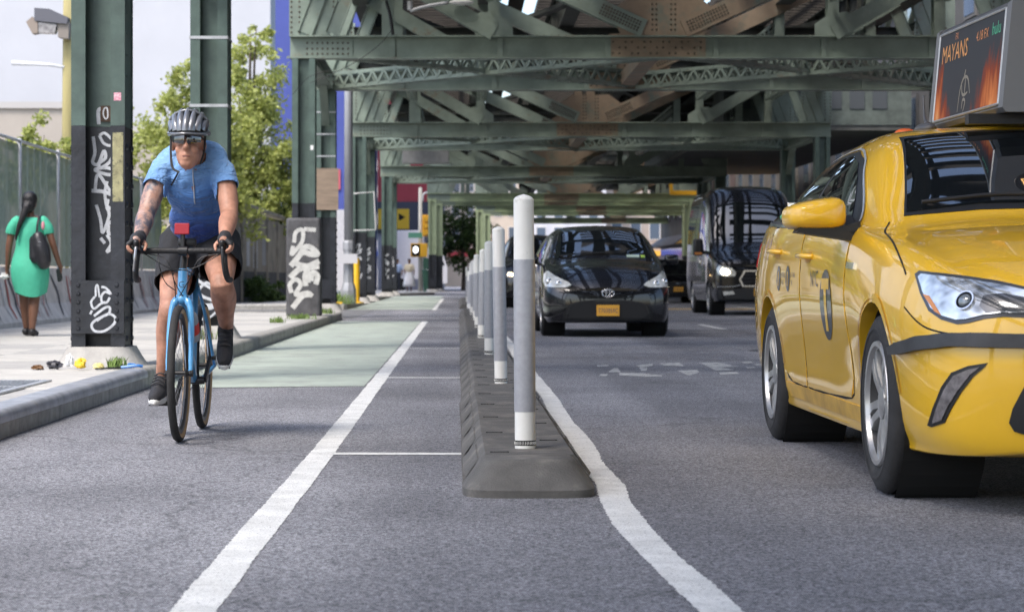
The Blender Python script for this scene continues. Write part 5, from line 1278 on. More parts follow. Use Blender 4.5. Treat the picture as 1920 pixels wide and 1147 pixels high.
# lettering and marks
DEC = mat('decal_black', (.02, .025, .035), .4, coat=.6); DECY = mat('decal_yellow', (.8, .455, .013), .4, coat=.6)
for s, kd in ((-1, 'L'), (1, 'R')):
    pl = lambda x, y, y0, z0: ((y0 - x, z0 + y) if s > 0 else (y0 + x, z0 + y))
    # the car faces the camera, so on its image-left side the lettering reads from tail to nose
    def put(txt, size, yc, z0, m, nm, off=.0055, xs=1.0):
        vs, fs = text_mesh(txt, size); w2 = max(v[0] for v in vs)
        mb = sh.flat2d(vs, fs, kd, lambda x, y: (yc + (w2 / 2 - x) * xs * (-s) * (1 if True else 1), z0 + y), off); return mb.build(nm, m, taxi)
    e = [(2.0 + .148 * math.cos(t), .69 + .148 * math.sin(t)) for t in np.linspace(0, 2 * math.pi, 40, endpoint=False)]
    b = sh.patch(e, kd, .0055, .03, skirt=0); b.build('taxi_roundel', DEC, taxi)
    b = sh.patch([(1.905, .755), (1.905, .80), (2.095, .80), (2.095, .755), (2.03, .755), (2.03, .58), (1.97, .58), (1.97, .755)], kd, .0068, .02, skirt=0); b.build('roundel_letter', DECY, taxi)
    put('NYC', .1, 2.30, .765, DEC, 'lettering')
    for yc, t1, t2 in ((3.33, 'METERED', 'FARE'), (3.05, 'FLAT FARE', 'JFK')):
        e = [(yc + .06 * math.cos(t), .80 + .06 * math.sin(t)) for t in np.linspace(0, 2 * math.pi, 24, endpoint=False)]
        b = sh.patch(e, kd, .0055, .03, skirt=0); b.build('small_roundel', DEC, taxi)
        b = sh.patch([(yc - .008, .765), (yc - .008, .83), (yc + .012, .835), (yc + .012, .765)], kd, .0068, .02, skirt=0); b.build('roundel_letter', DECY, taxi)
        put(t1, .032, yc - .14, .805, DEC, 'lettering'); put(t2, .032, yc - .12, .77, DEC, 'lettering')
    put('4P36', .075, 4.02, .975, DEC, 'lettering')
    b = sh.patch([(1.38, .835), (1.38, .86), (1.54, .865), (1.54, .84)], kd, .008, .03); b.build('badge', CHROME, taxi)

# roof advertising sign (a thing clamped on the roof: part of the taxi)
sg = bpy.data.objects.new('roof_sign', None); C.objects.link(sg); sg.parent = taxi; sg.location = (.01, 2.0, 1.5); sg.rotation_euler = (0, 0, R(2))
SGM = mat('sign_housing', (.11, .11, .115), .4, .3, var=.15, vscale=6)
b = MB(); pr = [(-.17, -.0), (.17, 0), (.185, .02), (.145, .455), (.13, .47), (-.13, .47), (-.145, .455), (-.185, .02)]
b.prism(pr, 0, 1.2, 'Y'); b.build('housing', SGM, sg, smooth=30)
b = MB(); pr2 = [(p[0] * 1.05, p[1] * 1.015 - .004) for p in pr]; b.prism(pr2, -.035, .03, 'Y'); b.build('front_shroud', mat('sign_shroud', (.17, .17, .175), .4, .4), sg, smooth=30)
b = MB(); b.prism(pr2, 1.17, 1.22, 'Y'); b.build('rear_shroud', mat('sign_shroud', (.17, .17, .175)), sg, smooth=30)
for y in (.1, 1.05): b = MB(); b.box(-.3, .3, y, y + .06, -.045, -.002); b.build('roof_bracket', DARKM, sg)
def ad_mat():
    m = bpy.data.materials.new('advert_print'); m.use_nodes = True; n = m.node_tree; L = n.links.new; b = n.nodes['Principled BSDF']
    tc = n.nodes.new('ShaderNodeTexCoord'); sp = n.nodes.new('ShaderNodeSeparateXYZ'); L(tc.outputs['Object'], sp.inputs[0])
    nz = n.nodes.new('ShaderNodeTexNoise'); nz.inputs['Scale'].default_value = 9; nz.inputs['Detail'].default_value = 7; mp = n.nodes.new('ShaderNodeMapping'); mp.inputs['Scale'].default_value = (1, 2.2, .6); L(tc.outputs['Object'], mp.inputs[0]); L(mp.outputs[0], nz.inputs['Vector'])
    def mth(op, a, c):
        q = n.nodes.new('ShaderNodeMath'); q.operation = op
        for i, v in enumerate((a, c)):
            if isinstance(v, (int, float)): q.inputs[i].default_value = v
            else: L(v, q.inputs[i])
        return q.outputs[0]
    # flames stand at both ends, the middle stays dark
    side_ = mth('ABSOLUTE', mth('SUBTRACT', sp.outputs['Y'], .66), 0.0); h = mth('MULTIPLY', mth('SUBTRACT', mth('MINIMUM', side_, .42), .26), .9)
    v = mth('ADD', mth('SUBTRACT', mth('MULTIPLY', nz.outputs['Fac'], .42), mth('MULTIPLY', sp.outputs['Z'], .85)), h)
    rp = n.nodes.new('ShaderNodeValToRGB'); e = rp.color_ramp.elements; e[0].position = .1; e[0].color = (.05, .052, .058, 1); e[1].position = .46; e[1].color = (.85, .62, .3, 1)
    x = e.new(.2); x.color = (.25, .05, .02, 1); x = e.new(.32); x.color = (.62, .2, .06, 1)
    L(v, rp.inputs[0]); L(rp.outputs[0], b.inputs['Base Color']); b.inputs['Roughness'].default_value = .6; b.inputs['Specular IOR Level'].default_value = .1; return m
ADM = ad_mat()
for s in (-1, 1):
    ax = lambda z: s * (.186 - (z - .02) * .04 / .435)
    b = MB(); b.add([(ax(.035) + s * .003, .05, .035), (ax(.035) + s * .003, 1.15, .035), (ax(.44) + s * .003, 1.15, .44), (ax(.44) + s * .003, .05, .44)], [(0, 1, 2, 3)]); ad = b.build('advert_panel', ADM, sg)
    b = MB()
    for p, q in (((.05, .035), (1.15, .035)), ((1.15, .035), (1.15, .44)), ((1.15, .44), (.05, .44)), ((.05, .44), (.05, .035))): b.tube([(ax(p[1]) + s * .004, p[0], p[1]), (ax(q[1]) + s * .004, q[0], q[1])], .006, 6)
    b.build('panel_frame', GALV, sg)
    for txt, size, yc, z0, col in (('MAYANS', .115, .86, .30, (.7, .3, .06)), ('FX', .045, .84, .392, (.6, .2, .06)), ('4.18 FX', .062, .40, .345, (.7, .26, .06)), ('hulu', .08, .18, .345, (.06, .45, .25))):
        vs, fs = text_mesh(txt, size); w2 = max(v[0] for v in vs); b = MB()
        b.add([(ax(z0 + y) + s * .005, (yc + w2 / 2 - x) if s < 0 else (yc - w2 / 2 + x), z0 + y) for x, y in vs], fs); b.build('advert_lettering', mat('ad_' + txt[:2].strip() + 'print', col, .4), ad)
    b = MB(); cx0 = .62
    for p in ([(cx0 + .1, .05), (cx0 + .08, .15), (cx0 + .03, .2), (cx0 - .04, .19), (cx0 - .09, .12)], [(cx0 + .03, .2), (cx0 + .01, .235)], [(cx0 + .06, .17), (cx0 + .04, .13), (cx0, .12), (cx0 - .05, .13)], [(cx0, .2), (cx0, .12)], [(cx0 + .03, .06), (cx0 + .02, .1), (cx0 - .02, .09), (cx0, .045)]):
        vs, fs = ribbon(p, .014, 5, True); b.add([(ax(v[1]) + s * .005, v[0], v[1]) for v in vs], fs)
    b.build('advert_ornament', mat('ad_ornament', (.25, .22, .17), .5), ad)
# lit medallion number on the front of the sign
b = MB(); b.lathe([(.0, -.0375), (.075, -.0372), (.08, -.034)], 28, 'Y', (0, 0, .235)); b.v = [(v[0] * 1.1, v[1], v[2]) for v in b.v]; b.build('number_window', mat('number_window', (.02, .012, .008), .3), sg)
vs, fs = text_mesh('4P36', .1); w2 = max(v[0] for v in vs); b = MB(); b.add([(x - w2 / 2 * 1 if False else (x * .62 - w2 * .31), -.0392, .2 + y) for x, y in vs], fs); b.build('lit_number', mat('lit_number', (.9, .6, .25), .5, emit=(1, .55, .18), estr=1.6), sg)
# ------------------------------------------------------------------ black wagon, black van, cars behind
BLK = mat('car_black', (.004, .004, .006), .25, coat=1.0, spec=.2)
CLEARL = mat('clear_lamp', (.62, .63, .6), .12, .2, coat=1, col2=(.8, .8, .76), vscale=9, var=.2)
PLATE = mat('plate_orange', (.72, .36, .04), .5, var=.06, vscale=30); PLTX = mat('plate_ink', (.05, .05, .12), .5)
def plate(sh_, parent, txt, xc, zc, w2=.155, h2=.075):
    p, n_ = sh_.hit((xc, -3, zc), (0, 1, 0)); b = MB(); b.bbox(xc - w2, xc + w2, p.y - .03, p.y - .015, zc - h2, zc + h2, .004); pl = b.build('number_plate', PLATE, parent)
    vs, fs = text_mesh(txt, .085); m = max(v[0] for v in vs); b = MB(); b.add([((x - m / 2) * (w2 * 1.75 / m) + xc, p.y - .0315, zc - .03 + y) for x, y in vs], fs); b.build('plate_lettering', PLTX, pl)
PRIUS = [
 (0.00, [(.40, .24), (.52, .27), (.58, .38), (.58, .50), (.52, .60), (.44, .635), (.34, .655), (.2, .67), (0, .675)]),
 (0.06, [(.56, .21), (.68, .24), (.735, .38), (.735, .54), (.68, .65), (.57, .69), (.44, .715), (.26, .735), (0, .74)]),
 (0.18, [(.66, .20), (.78, .23), (.82, .40), (.82, .59), (.76, .72), (.64, .765), (.5, .795), (.3, .82), (0, .825)]),
 (0.45, [(.71, .19), (.83, .23), (.865, .42), (.868, .65), (.80, .83), (.67, .88), (.53, .91), (.32, .935), (0, .945)]),
 (0.93, [(.74, .19), (.85, .24), (.882, .44), (.888, .70), (.835, .94), (.715, .99), (.58, 1.02), (.36, 1.045), (0, 1.055)]),
 (1.12, [(.74, .19), (.85, .24), (.882, .45), (.888, .72), (.85, .97), (.77, 1.03), (.66, 1.065), (.4, 1.095), (0, 1.105)]),
 (1.5, [(.74, .19), (.85, .24), (.88, .46), (.888, .75), (.86, 1.0), (.775, 1.13), (.67, 1.25), (.43, 1.30), (0, 1.315)]),
 (1.95, [(.74, .19), (.85, .24), (.88, .46), (.888, .77), (.862, 1.03), (.765, 1.26), (.62, 1.44), (.42, 1.495), (0, 1.515)]),
 (2.5, [(.74, .19), (.85, .24), (.88, .46), (.888, .79), (.865, 1.06), (.765, 1.32), (.61, 1.51), (.4, 1.56), (0, 1.58)]),
 (3.5, [(.74, .19), (.85, .25), (.88, .47), (.888, .82), (.865, 1.09), (.765, 1.33), (.61, 1.5), (.4, 1.55), (0, 1.565)]),
 (4.2, [(.7, .22), (.82, .28), (.86, .5), (.87, .84), (.84, 1.1), (.74, 1.29), (.6, 1.42), (.4, 1.47), (0, 1.485)]),
 (4.55, [(.6, .3), (.72, .36), (.78, .55), (.79, .85), (.76, 1.05), (.68, 1.15), (.55, 1.22), (.38, 1.26), (0, 1.27)]),
 (4.63, [(.4, .4), (.5, .44), (.58, .58), (.6, .8), (.56, .95), (.5, 1.02), (.4, 1.06), (.28, 1.08), (0, 1.085)]),
]
def dark_car(label, name, origin, st, wheels, r, paint=BLK, hw=.88, side_glass=None, ws=None, n_sp=10, cat='car', hi=True):
    t = thing(name, label, cat, origin); s_ = Shell(st, origin, 110, 4)
    s_.body('body', paint, t, [(y, r + .005, r + .045, hw) for y in wheels], LINER)
    for y in wheels:
        for sd_ in (-1, 1): wheel(t, sd_ * (hw - .1), y, r, .2, r * .68, sd_, n_sp)
    if ws: b = s_.patch(ws, 'F', .006, .09); b.build('windscreen', WGLASS, t, smooth=True)
    for pl in side_glass or []:
        b = s_.patch(pl, 'L', .005, .12); both(b.build('side_window', WGLASS, t, smooth=True))
    return t, s_
def zpx(sc, x0, y0, pts): return [(x0 + u / sc, y0 + v / sc) for u, v in pts]
wag, ws_ = dark_car('black hatchback wagon with an orange number plate behind the posts', 'black_wagon', (2.03, 30.1, 0), PRIUS, (.93, 3.71), .32,
    ws=[(-.70, 1.075), (-.66, 1.2), (-.58, 1.45), (-.3, 1.478), (0, 1.485), (.3, 1.478), (.58, 1.45), (.66, 1.2), (.70, 1.075), (.35, 1.125), (0, 1.14), (-.35, 1.125)],
    side_glass=[[(1.5, 1.03), (1.95, 1.26), (2.2, 1.36), (2.5, 1.4), (2.52, 1.08)], [(2.6, 1.085), (2.58, 1.405), (3.3, 1.4), (3.5, 1.12)], [(3.6, 1.125), (3.45, 1.39), (4.0, 1.33), (4.2, 1.15)]])
def zp(*pts): return zpx(3.476, 980, 330, pts)
def sym(pts): return pts + [(-x, z) for x, z in pts[::-1]]
b = ws_.patch(zp((140, 640), (165, 620), (215, 655), (300, 695), (318, 712), (285, 726), (215, 728), (150, 720), (138, 690)), 'px', .01, 6); both(b.build('headlamp', CLEARL, wag, smooth=True))
for cx, cy in ((175, 690), (235, 705)):
    p, n_ = ws_.px(*zp((cx, cy))[0]); b = MB(); b.sphere(p + n_ * .008, (.045, .02, .045), 12, 8); both(b.build('lamp_lens', CHROME, wag, smooth=True))
b = ws_.patch(sym([(-.62, .235), (-.60, .34), (-.52, .45), (-.25, .49)]), 'F', .006, .06); b.build('lower_grille', mat('grille_matt', (.006, .006, .007), .7), wag)
b = ws_.patch([(-.74, .30), (-.78, .44), (-.70, .53), (-.57, .5), (-.6, .36)], 'F', .005, .05); both(b.build('bumper_pod', mat('gloss_black', (.01, .01, .012), .25, coat=1), wag, smooth=True))
b = ws_.line([(-.57, .25), (-.545, .36), (-.48, .455), (-.2, .5), (.2, .5), (.48, .455), (.545, .36), (.57, .25)], 'F', .018, .009); b.build('grille_trim', BLKTRIM, wag)
b = ws_.line([(-.66, .615), (-.4, .585), (0, .545), (.4, .585), (.66, .615)], 'F', .01, .003); b.build('bonnet_line', GAP, wag)
p, n_ = ws_.hit((0, -3, .6), (0, 1, 0))
b = MB()
for rx, rz, r in ((.082, .055, .008), (.028, .05, .006)):
    b.tube([(rx * math.cos(t), p.y - .012, .6 + rz * math.sin(t)) for t in np.linspace(0, 2 * math.pi, 25)], r, 6)
b.tube([(.06 * math.cos(t), p.y - .012, .625 + .02 * math.sin(t)) for t in np.linspace(0, 2 * math.pi, 21)], .006, 6); b.build('emblem', CHROME, wag, smooth=True)
plate(ws_, wag, 'T703859C', 0, .365)
for pts in ([(-.6, 1.1), (-.25, 1.14), (.1, 1.15)],): b = ws_.rod(pts, 'F', .008, .02); b.build('wiper', BLKTRIM, wag)
for s in (-1, 1):
    b = MB(); b.bbox(s * 1.0 - .1, s * 1.0 + .1, 1.38, 1.47, 1.0, 1.14, .035); mr = b.build('door_mirror', BLK, wag, smooth=60)
    b = MB(); b.bar((s * .83, 1.43, .99), (s * .95, 1.43, 1.03), .06, .04); b.build('mirror_arm', BLKTRIM, wag)
b = ws_.patch([(.34, 1.1), (.34, 1.13), (.52, 1.125), (.52, 1.095)], 'F', .009, .05); b.build('permit_sticker', mat('permit', (.5, .6, .5), .5), wag)
b = ws_.patch([(.54, 1.095), (.54, 1.125), (.6, 1.12), (.6, 1.09)], 'F', .009, .05); b.build('permit_sticker', mat('permit_green', (.4, .6, .1), .5), wag)
b = ws_.patch([(2.53, 1.05), (2.56, .75), (2.55, .3), (2.57, .3), (2.58, .75), (2.55, 1.05)], 'L', .002, .1, skirt=0); both(b.build('shut_line', GAP, wag))

TRANSIT = [
 (0.00, [(.6, .34), (.76, .37), (.82, .55), (.82, .8), (.78, .95), (.7, 1.0), (.55, 1.03), (.3, 1.05), (0, 1.06)]),
 (0.10, [(.75, .3), (.88, .34), (.93, .55), (.93, .85), (.89, 1.05), (.8, 1.12), (.62, 1.16), (.35, 1.18), (0, 1.19)]),
 (0.5, [(.85, .28), (.95, .33), (.99, .55), (1.0, .9), (.96, 1.17), (.86, 1.24), (.68, 1.28), (.4, 1.3), (0, 1.31)]),
 (0.92, [(.9, .28), (.98, .33), (1.01, .55), (1.02, .95), (.99, 1.27), (.93, 1.36), (.82, 1.42), (.5, 1.46), (0, 1.47)]),
 (1.35, [(.9, .28), (.98, .33), (1.02, .55), (1.03, .97), (1.0, 1.32), (.95, 1.6), (.87, 1.87), (.55, 1.95), (0, 1.97)]),
 (1.75, [(.9, .28), (.98, .33), (1.02, .55), (1.03, .98), (1.01, 1.35), (.95, 1.9), (.85, 2.3), (.55, 2.41), (0, 2.43)]),
 (2.2, [(.9, .28), (.98, .33), (1.02, .55), (1.03, .98), (1.01, 1.36), (.96, 2.05), (.86, 2.55), (.57, 2.7), (0, 2.73)]),
 (2.9, [(.9, .28), (.98, .33), (1.02, .55), (1.03, .98), (1.02, 1.36), (.97, 2.1), (.87, 2.62), (.58, 2.77), (0, 2.8)]),
 (5.4, [(.9, .28), (.98, .33), (1.02, .55), (1.03, .98), (1.02, 1.36), (.97, 2.1), (.87, 2.6), (.58, 2.75), (0, 2.78)]),
 (5.6, [(.8, .34), (.9, .4), (.95, .6), (.97, .98), (.96, 1.36), (.91, 2.05), (.8, 2.5), (.5, 2.65), (0, 2.68)]),
]
van, vs_ = dark_car('tall black passenger van with one lit headlamp beside the taxi', 'black_van', (6.5, 47.6, 0), [(y, [(x * 1.01, z * 1.035) for x, z in p]) for y, p in TRANSIT], (1.0, 4.3), .36, hw=1.02, cat='van',
    ws=[(x, z * 1.035) for x, z in [(-.86, 1.46), (-.86, 1.7), (-.82, 2.1), (-.76, 2.34), (-.4, 2.4), (0, 2.42), (.4, 2.4), (.76, 2.34), (.82, 2.1), (.86, 1.7), (.86, 1.46), (.4, 1.53), (0, 1.55), (-.4, 1.53)]],
    side_glass=[[(1.45, 1.42), (1.85, 2.0), (2.1, 2.1), (2.3, 2.1), (2.3, 1.4)], [(2.42, 1.42), (2.42, 2.15), (3.6, 2.15), (3.6, 1.42)], [(3.75, 1.42), (3.75, 2.15), (5.3, 2.15), (5.3, 1.42)]])
LITL = mat('lit_headlamp', (.9, .85, .75), .2, emit=(1, .86, .62), estr=9)
b = vs_.patch([(-.93, 1.0), (-.88, 1.08), (-.62, 1.02), (-.53, .93), (-.56, .85), (-.75, .84), (-.9, .88)], 'F', .012, .06); both(b.build('headlamp', CLEARL, van, smooth=True))
b = vs_.patch([(-.85, .94), (-.82, 1.02), (-.7, .99), (-.66, .92), (-.72, .88), (-.82, .89)], 'F', .018, .06); b.build('headlamp_beam', LITL, van)
b = vs_.patch(sym([(-.40, .62), (-.47, .78), (-.36, .98)]), 'F', .008, .06); b.build('grille_surround', CHROME, van, smooth=True)
b = vs_.patch(sym([(-.37, .65), (-.43, .78), (-.33, .945)]), 'F', .014, .06); b.build('grille', mat('grille_matt', (.006, .006, .007)), van)
for z in (.72, .8, .88): b = vs_.rod([(-.36, z), (0, z), (.36, z)], 'F', .008, .018); b.build('grille_slat', BLKTRIM, van)
b = vs_.patch(sym([(-.9, .36), (-.9, .56), (-.4, .58)]), 'F', .01, .1); b.build('lower_bumper', mat('bumper_plastic', (.02, .02, .021), .55), van, smooth=True)
b = vs_.patch([(-.8, .44), (-.82, .52), (-.6, .53), (-.56, .46)], 'F', .02, .05); both(b.build('fog_lamp', CLEARL, van))
b = vs_.line([(-.92, .62), (-.6, .63), (-.45, .66)], 'F', .015, .004); both(b.build('bumper_crease', GALV, van))
plate(vs_, van, 'T782316C', 0, .5)
for s in (-1, 1):
    b = MB(); b.bbox(s * 1.2 - .11, s * 1.2 + .11, 1.35, 1.5, 1.3, 1.68, .05); mr = b.build('door_mirror', BLKTRIM, van, smooth=60)
    b = MB(); b.bar((s * 1.0, 1.43, 1.36), (s * 1.14, 1.43, 1.4), .08, .08); b.build('mirror_arm', BLKTRIM, van)
    b = MB(); b.box(s * 1.2 - .08, s * 1.2 + .08, 1.335, 1.348, 1.33, 1.38); b.build('mirror_indicator', mat('amber_lens', (.6, .22, .05)), mr)
for y in (2.36, 3.68): b = vs_.line([(y, 1.36), (y, 2.2), (y, 2.45)], 'L', .02, .003); both(b.build('pillar_line', GAP, van))
b = vs_.line([(1.35, 1.3), (2.5, 1.33), (5.5, 1.33)], 'L', .02, .004); both(b.build('belt_trim', GALV, van))

SED = [(y, [(x, z * .985) for x, z in p]) for y, p in CAMRY]
car3, s3 = dark_car('black saloon waiting behind the black van with an orange plate', 'black_saloon', (7.05, 72, 0), SED, (.96, 3.735), .33, hw=.9, ws=WS2, side_glass=[GS])
b = s3.patch([(-.78, .62), (-.74, .72), (-.5, .68), (-.45, .62)], 'F', .008, .06); both(b.build('headlamp', CLEARL, car3))
b = s3.patch(sym([(-.42, .32), (-.45, .55), (-.35, .62)]), 'F', .006, .08); b.build('grille', mat('grille_matt', (.006, .006, .007)), car3)
plate(s3, car3, 'T689014C', .1, .45)
SUV = [(y * .98, [(x * 1.05, z * 1.27 + .03) for x, z in p]) for y, p in PRIUS]
car4, s4 = dark_car('dark utility vehicle with a lit headlamp half hidden behind the wagon', 'dark_utility_vehicle', (2.1, 60, 0), SUV, (.92, 3.65), .37, hw=.92, ws=[(x, z * 1.27 + .03) for x, z in [(-.70, 1.09), (-.66, 1.2), (-.58, 1.42), (0, 1.46), (.58, 1.42), (.66, 1.2), (.70, 1.09), (0, 1.15)]], side_glass=[[(1.6, 1.38), (2.1, 1.68), (3.4, 1.72), (4.0, 1.6), (3.9, 1.42)]])
b = s4.patch([(-.8, .86), (-.76, .98), (-.5, .92), (-.52, .84)], 'F', .01, .06); both(b.build('headlamp', CLEARL, car4))
b = s4.patch([(-.76, .88), (-.74, .95), (-.62, .93), (-.62, .87)], 'F', .016, .06); both(b.build('headlamp_beam', mat('lit_headlamp_warm', (.9, .7, .4), .2, emit=(1, .66, .28), estr=6), car4))
b = s4.patch(sym([(-.45, .5), (-.48, .7), (-.4, .82)]), 'F', .006, .08); b.build('grille', mat('grille_matt', (.006, .006, .007)), car4)
for s in (-1, 1): b = MB(); b.bbox(s * 1.08 - .12, s * 1.08 + .12, 1.45, 1.55, 1.33, 1.53, .04); b.build('door_mirror', BLK, car4, smooth=60)
car5, s5 = dark_car('small white car far down the right lanes', 'white_car', (10.3, 118, 0), SED, (.96, 3.735), .33, paint=mat('car_white', (.6, .6, .6), .4, coat=.6), hw=.9, ws=WS2, side_glass=[GS])
b = s5.patch([(-.78, .62), (-.74, .72), (-.5, .68), (-.45, .62)], 'F', .008, .06); both(b.build('headlamp', CLEARL, car5))
# ================================================================== bicycle
BO = (-1.372, 10.86, 0)
bike = thing('road_bicycle', 'light blue drop-bar bicycle with tan-wall tyres under the cyclist', 'bicycle', BO)
BLUEF = mat('bike_blue', (.09, .33, .62), .3, coat=.8, var=.05); TAN = mat('tan_sidewall', (.42, .27, .14), .7); BTAPE = mat('bar_tape', (.012, .012, .013), .6, bump=.4, bscale=90); ALU = mat('bike_alloy', (.35, .35, .36), .3, .8); BPART = mat('bike_black', (.012, .012, .013), .35)
WR = .335
def bike_wheel(y):
    w_ = bpy.data.objects.new('wheel', None); C.objects.link(w_); w_.parent = bike; w_.location = (0, y, WR)
    b = MB(); b.lathe([(WR - .020, -.0195), (WR - .008, -.0175), (WR, -.006), (WR, .006), (WR - .008, .0175), (WR - .020, .0195)], 56, 'X', cap=False); b.build('tread', TYRE, w_, smooth=60)
    b = MB()
    for s in (-1, 1): b.lathe([(WR - .020, s * .0197), (WR - .036, s * .015), (WR - .04, s * .012)], 56, 'X', cap=False)
    b.build('sidewall', TAN, w_, smooth=True)
    b = MB(); b.lathe([(WR - .038, -.0125), (WR - .058, -.011), (WR - .066, 0), (WR - .058, .011), (WR - .038, .0125)], 56, 'X', cap=False); b.build('rim', BPART, w_, smooth=40)
    b = MB(); b.lathe([(.012, -.05), (.024, -.034), (.014, -.03), (.014, .03), (.024, .034), (.012, .05)], 16, 'X'); b.build('hub', BPART, w_, smooth=40)
    for s in (-1, 1):
        b = MB(); b.lathe([(.02, s * .047), (.075, s * .047), (.08, s * .046), (.08, s * .044), (.02, s * .044)], 24, 'X') if s < 0 else None
        if s < 0: b.build('brake_disc', ALU, w_)
    for k in range(24):
        a = 2 * math.pi * k / 24; a2 = a + (.35 if k % 4 < 2 else -.35); s = -1 if k % 2 else 1; b = MB()
        b.tube([(s * .032, math.cos(a2) * .024, math.sin(a2) * .024), (0, math.cos(a) * (WR - .06), math.sin(a) * (WR - .06))], .0013, 4); b.build('spoke', ALU, w_)
    return w_
bike_wheel(0); bike_wheel(.99)
HB = Vector((.012, .06, .935))
b = MB(); b.tube([(0, .125, .70), (0, .155, .845)], [.026, .024], 14); b.build('head_tube', BLUEF, bike, smooth=40)
b = MB(); b.tube([(0, .154, .845), (.005, .165, .9), (.008, .17, .925)], .019, 12); b.build('headset_spacers', BPART, bike, smooth=40)
b = MB(); b.tube([(.01, .168, .915), HB + Vector((0, .01, 0))], [.02, .018], 12); b.tube([HB - Vector((.022, 0, 0)), HB + Vector((.022, 0, 0))], .024, 12); b.build('stem', BPART, bike, smooth=40)
b = MB(); b.tube([(0, .155, .84), (0, .63, .83)], [.02, .016], 12); b.build('top_tube', BLUEF, bike, smooth=True)
b = MB(); b.tube([(0, .132, .73), (0, .56, .28)], [.024, .024], 12); b.build('down_tube', BLUEF, bike, smooth=True)
b = MB(); b.tube([(0, .57, .28), (0, .68, .84)], .017, 12); b.build('seat_tube', BLUEF, bike, smooth=True)
b = MB(); b.tube([(0, .66, .8), (0, .70, .955)], .0135, 10); b.build('seat_post', BPART, bike, smooth=True)
for s in (-1, 1):
    b = MB(); b.tube(crom([(s * .02, .57, .28), (s * .04, .75, .29), (s * .065, .99, WR)], 5), .011, 8); b.build('chain_stay', BLUEF, bike, smooth=True)
    b = MB(); b.tube(crom([(s * .016, .655, .76), (s * .045, .8, .57), (s * .065, .99, WR)], 5), .009, 8); b.build('seat_stay', BLUEF, bike, smooth=True)
    b = MB(); b.tube(crom([(s * .01, .122, .70), (s * .03, .105, .688), (s * .047, .085, .64), (s * .054, .05, .5), (s * .056, .02, .4), (s * .056, 0, WR)], 5), [.02] * 8 + [.016] * 8 + [.013] * 6 + [.011] * 4, 10); b.build('fork_blade', BLUEF, bike, smooth=True)
    b = MB(); b.lathe([(.015, s * .05), (.017, s * .055), (.017, s * .068), (0, s * .072)], 12, 'X', (0, 0, WR)); b.build('axle_end', BPART, bike)
b = MB(); b.sphere((0, .118, .698), (.042, .03, .028), 14, 8); b.build('fork_crown', BLUEF, bike, smooth=True)
b = MB(); b.lathe([(.0, -.002), (.02, -.0015), (.02, 0)], 16, 'Y', (0, .112, .775)); 
vs, fs = text_mesh('G', .045); b = MB(); b.add([(x - .017, .1165 + (y - .015) * .2 - .013, .755 + y) for x, y in vs], fs); b.build('head_badge', mat('badge_dark', (.02, .04, .08), .4), bike)
b = MB(); b.sphere((0, .70, .965), (.03, .05, .014), 12, 8); b.tube(crom([(0, .57, .972), (0, .66, .975), (0, .78, .978), (0, .83, .975)], 4), [.02, .022, .026, .03, .034, .042, .05, .058, .065, .068, .064, .058, .05], 12, flat=.35); b.build('saddle', BPART, bike, smooth=True)
# handlebar with drops, hoods and levers
for s in (-1, 1):
    hx = HB.x; b = MB()
    q = [(hx, HB.y, HB.z), (hx + s * .1, HB.y, HB.z + .002), (hx + s * .185, HB.y - .004, HB.z), (hx + s * .207, HB.y - .04, HB.z), (hx + s * .212, HB.y - .085, HB.z - .012), (hx + s * .216, HB.y - .105, HB.z - .06), (hx + s * .222, HB.y - .08, HB.z - .115), (hx + s * .226, HB.y - .02, HB.z - .14), (hx + s * .228, HB.y + .05, HB.z - .142)]
    b.tube(crom(q, 5), .0155, 10); b.build('handlebar', BTAPE, bike, smooth=True)
    b = MB(); b.tube(crom([(hx + s * .208, HB.y - .05, HB.z + .004), (hx + s * .21, HB.y - .1, HB.z + .018), (hx + s * .21, HB.y - .14, HB.z + .03), (hx + s * .209, HB.y - .152, HB.z + .05)], 4), [.017, .0175, .018, .018, .018, .018, .018, .0175, .017, .016, .015, .014, .012], 10); b.build('brake_hood', BPART, bike, smooth=True)
    b = MB(); b.tube(crom([(hx + s * .21, HB.y - .15, HB.z + .02), (hx + s * .214, HB.y - .162, HB.z - .04), (hx + s * .222, HB.y - .15, HB.z - .1)], 5), [.008] * 6 + [.006] * 5, 6); b.build('brake_lever', ALU if s < 0 else BPART, bike, smooth=True)
for s in (-1, 1):
    for k in range(2):
        b = MB(); b.tube(crom([(HB.x + s * .19, HB.y - .02, HB.z - .012), (HB.x + s * (.1 - .03 * k), HB.y - .02 - .02 * k, HB.z - .03 - .05 * k), (HB.x + s * (.06 - .1 * k), .03, .86 - .03 * k), (s * (.03 - .05 * k), .08, .76), (s * .03, .10, .68)], 6), .0025, 5); b.build('brake_cable', BPART, bike, smooth=True)
b = MB(); b.tube(crom([(HB.x - .12, HB.y - .01, HB.z - .012), (HB.x - .11, HB.y - .05, .86), (HB.x - .085, .05, .78), (-.03, .1, .74)], 6), .0025, 5); b.build('brake_cable', BPART, bike, smooth=True)
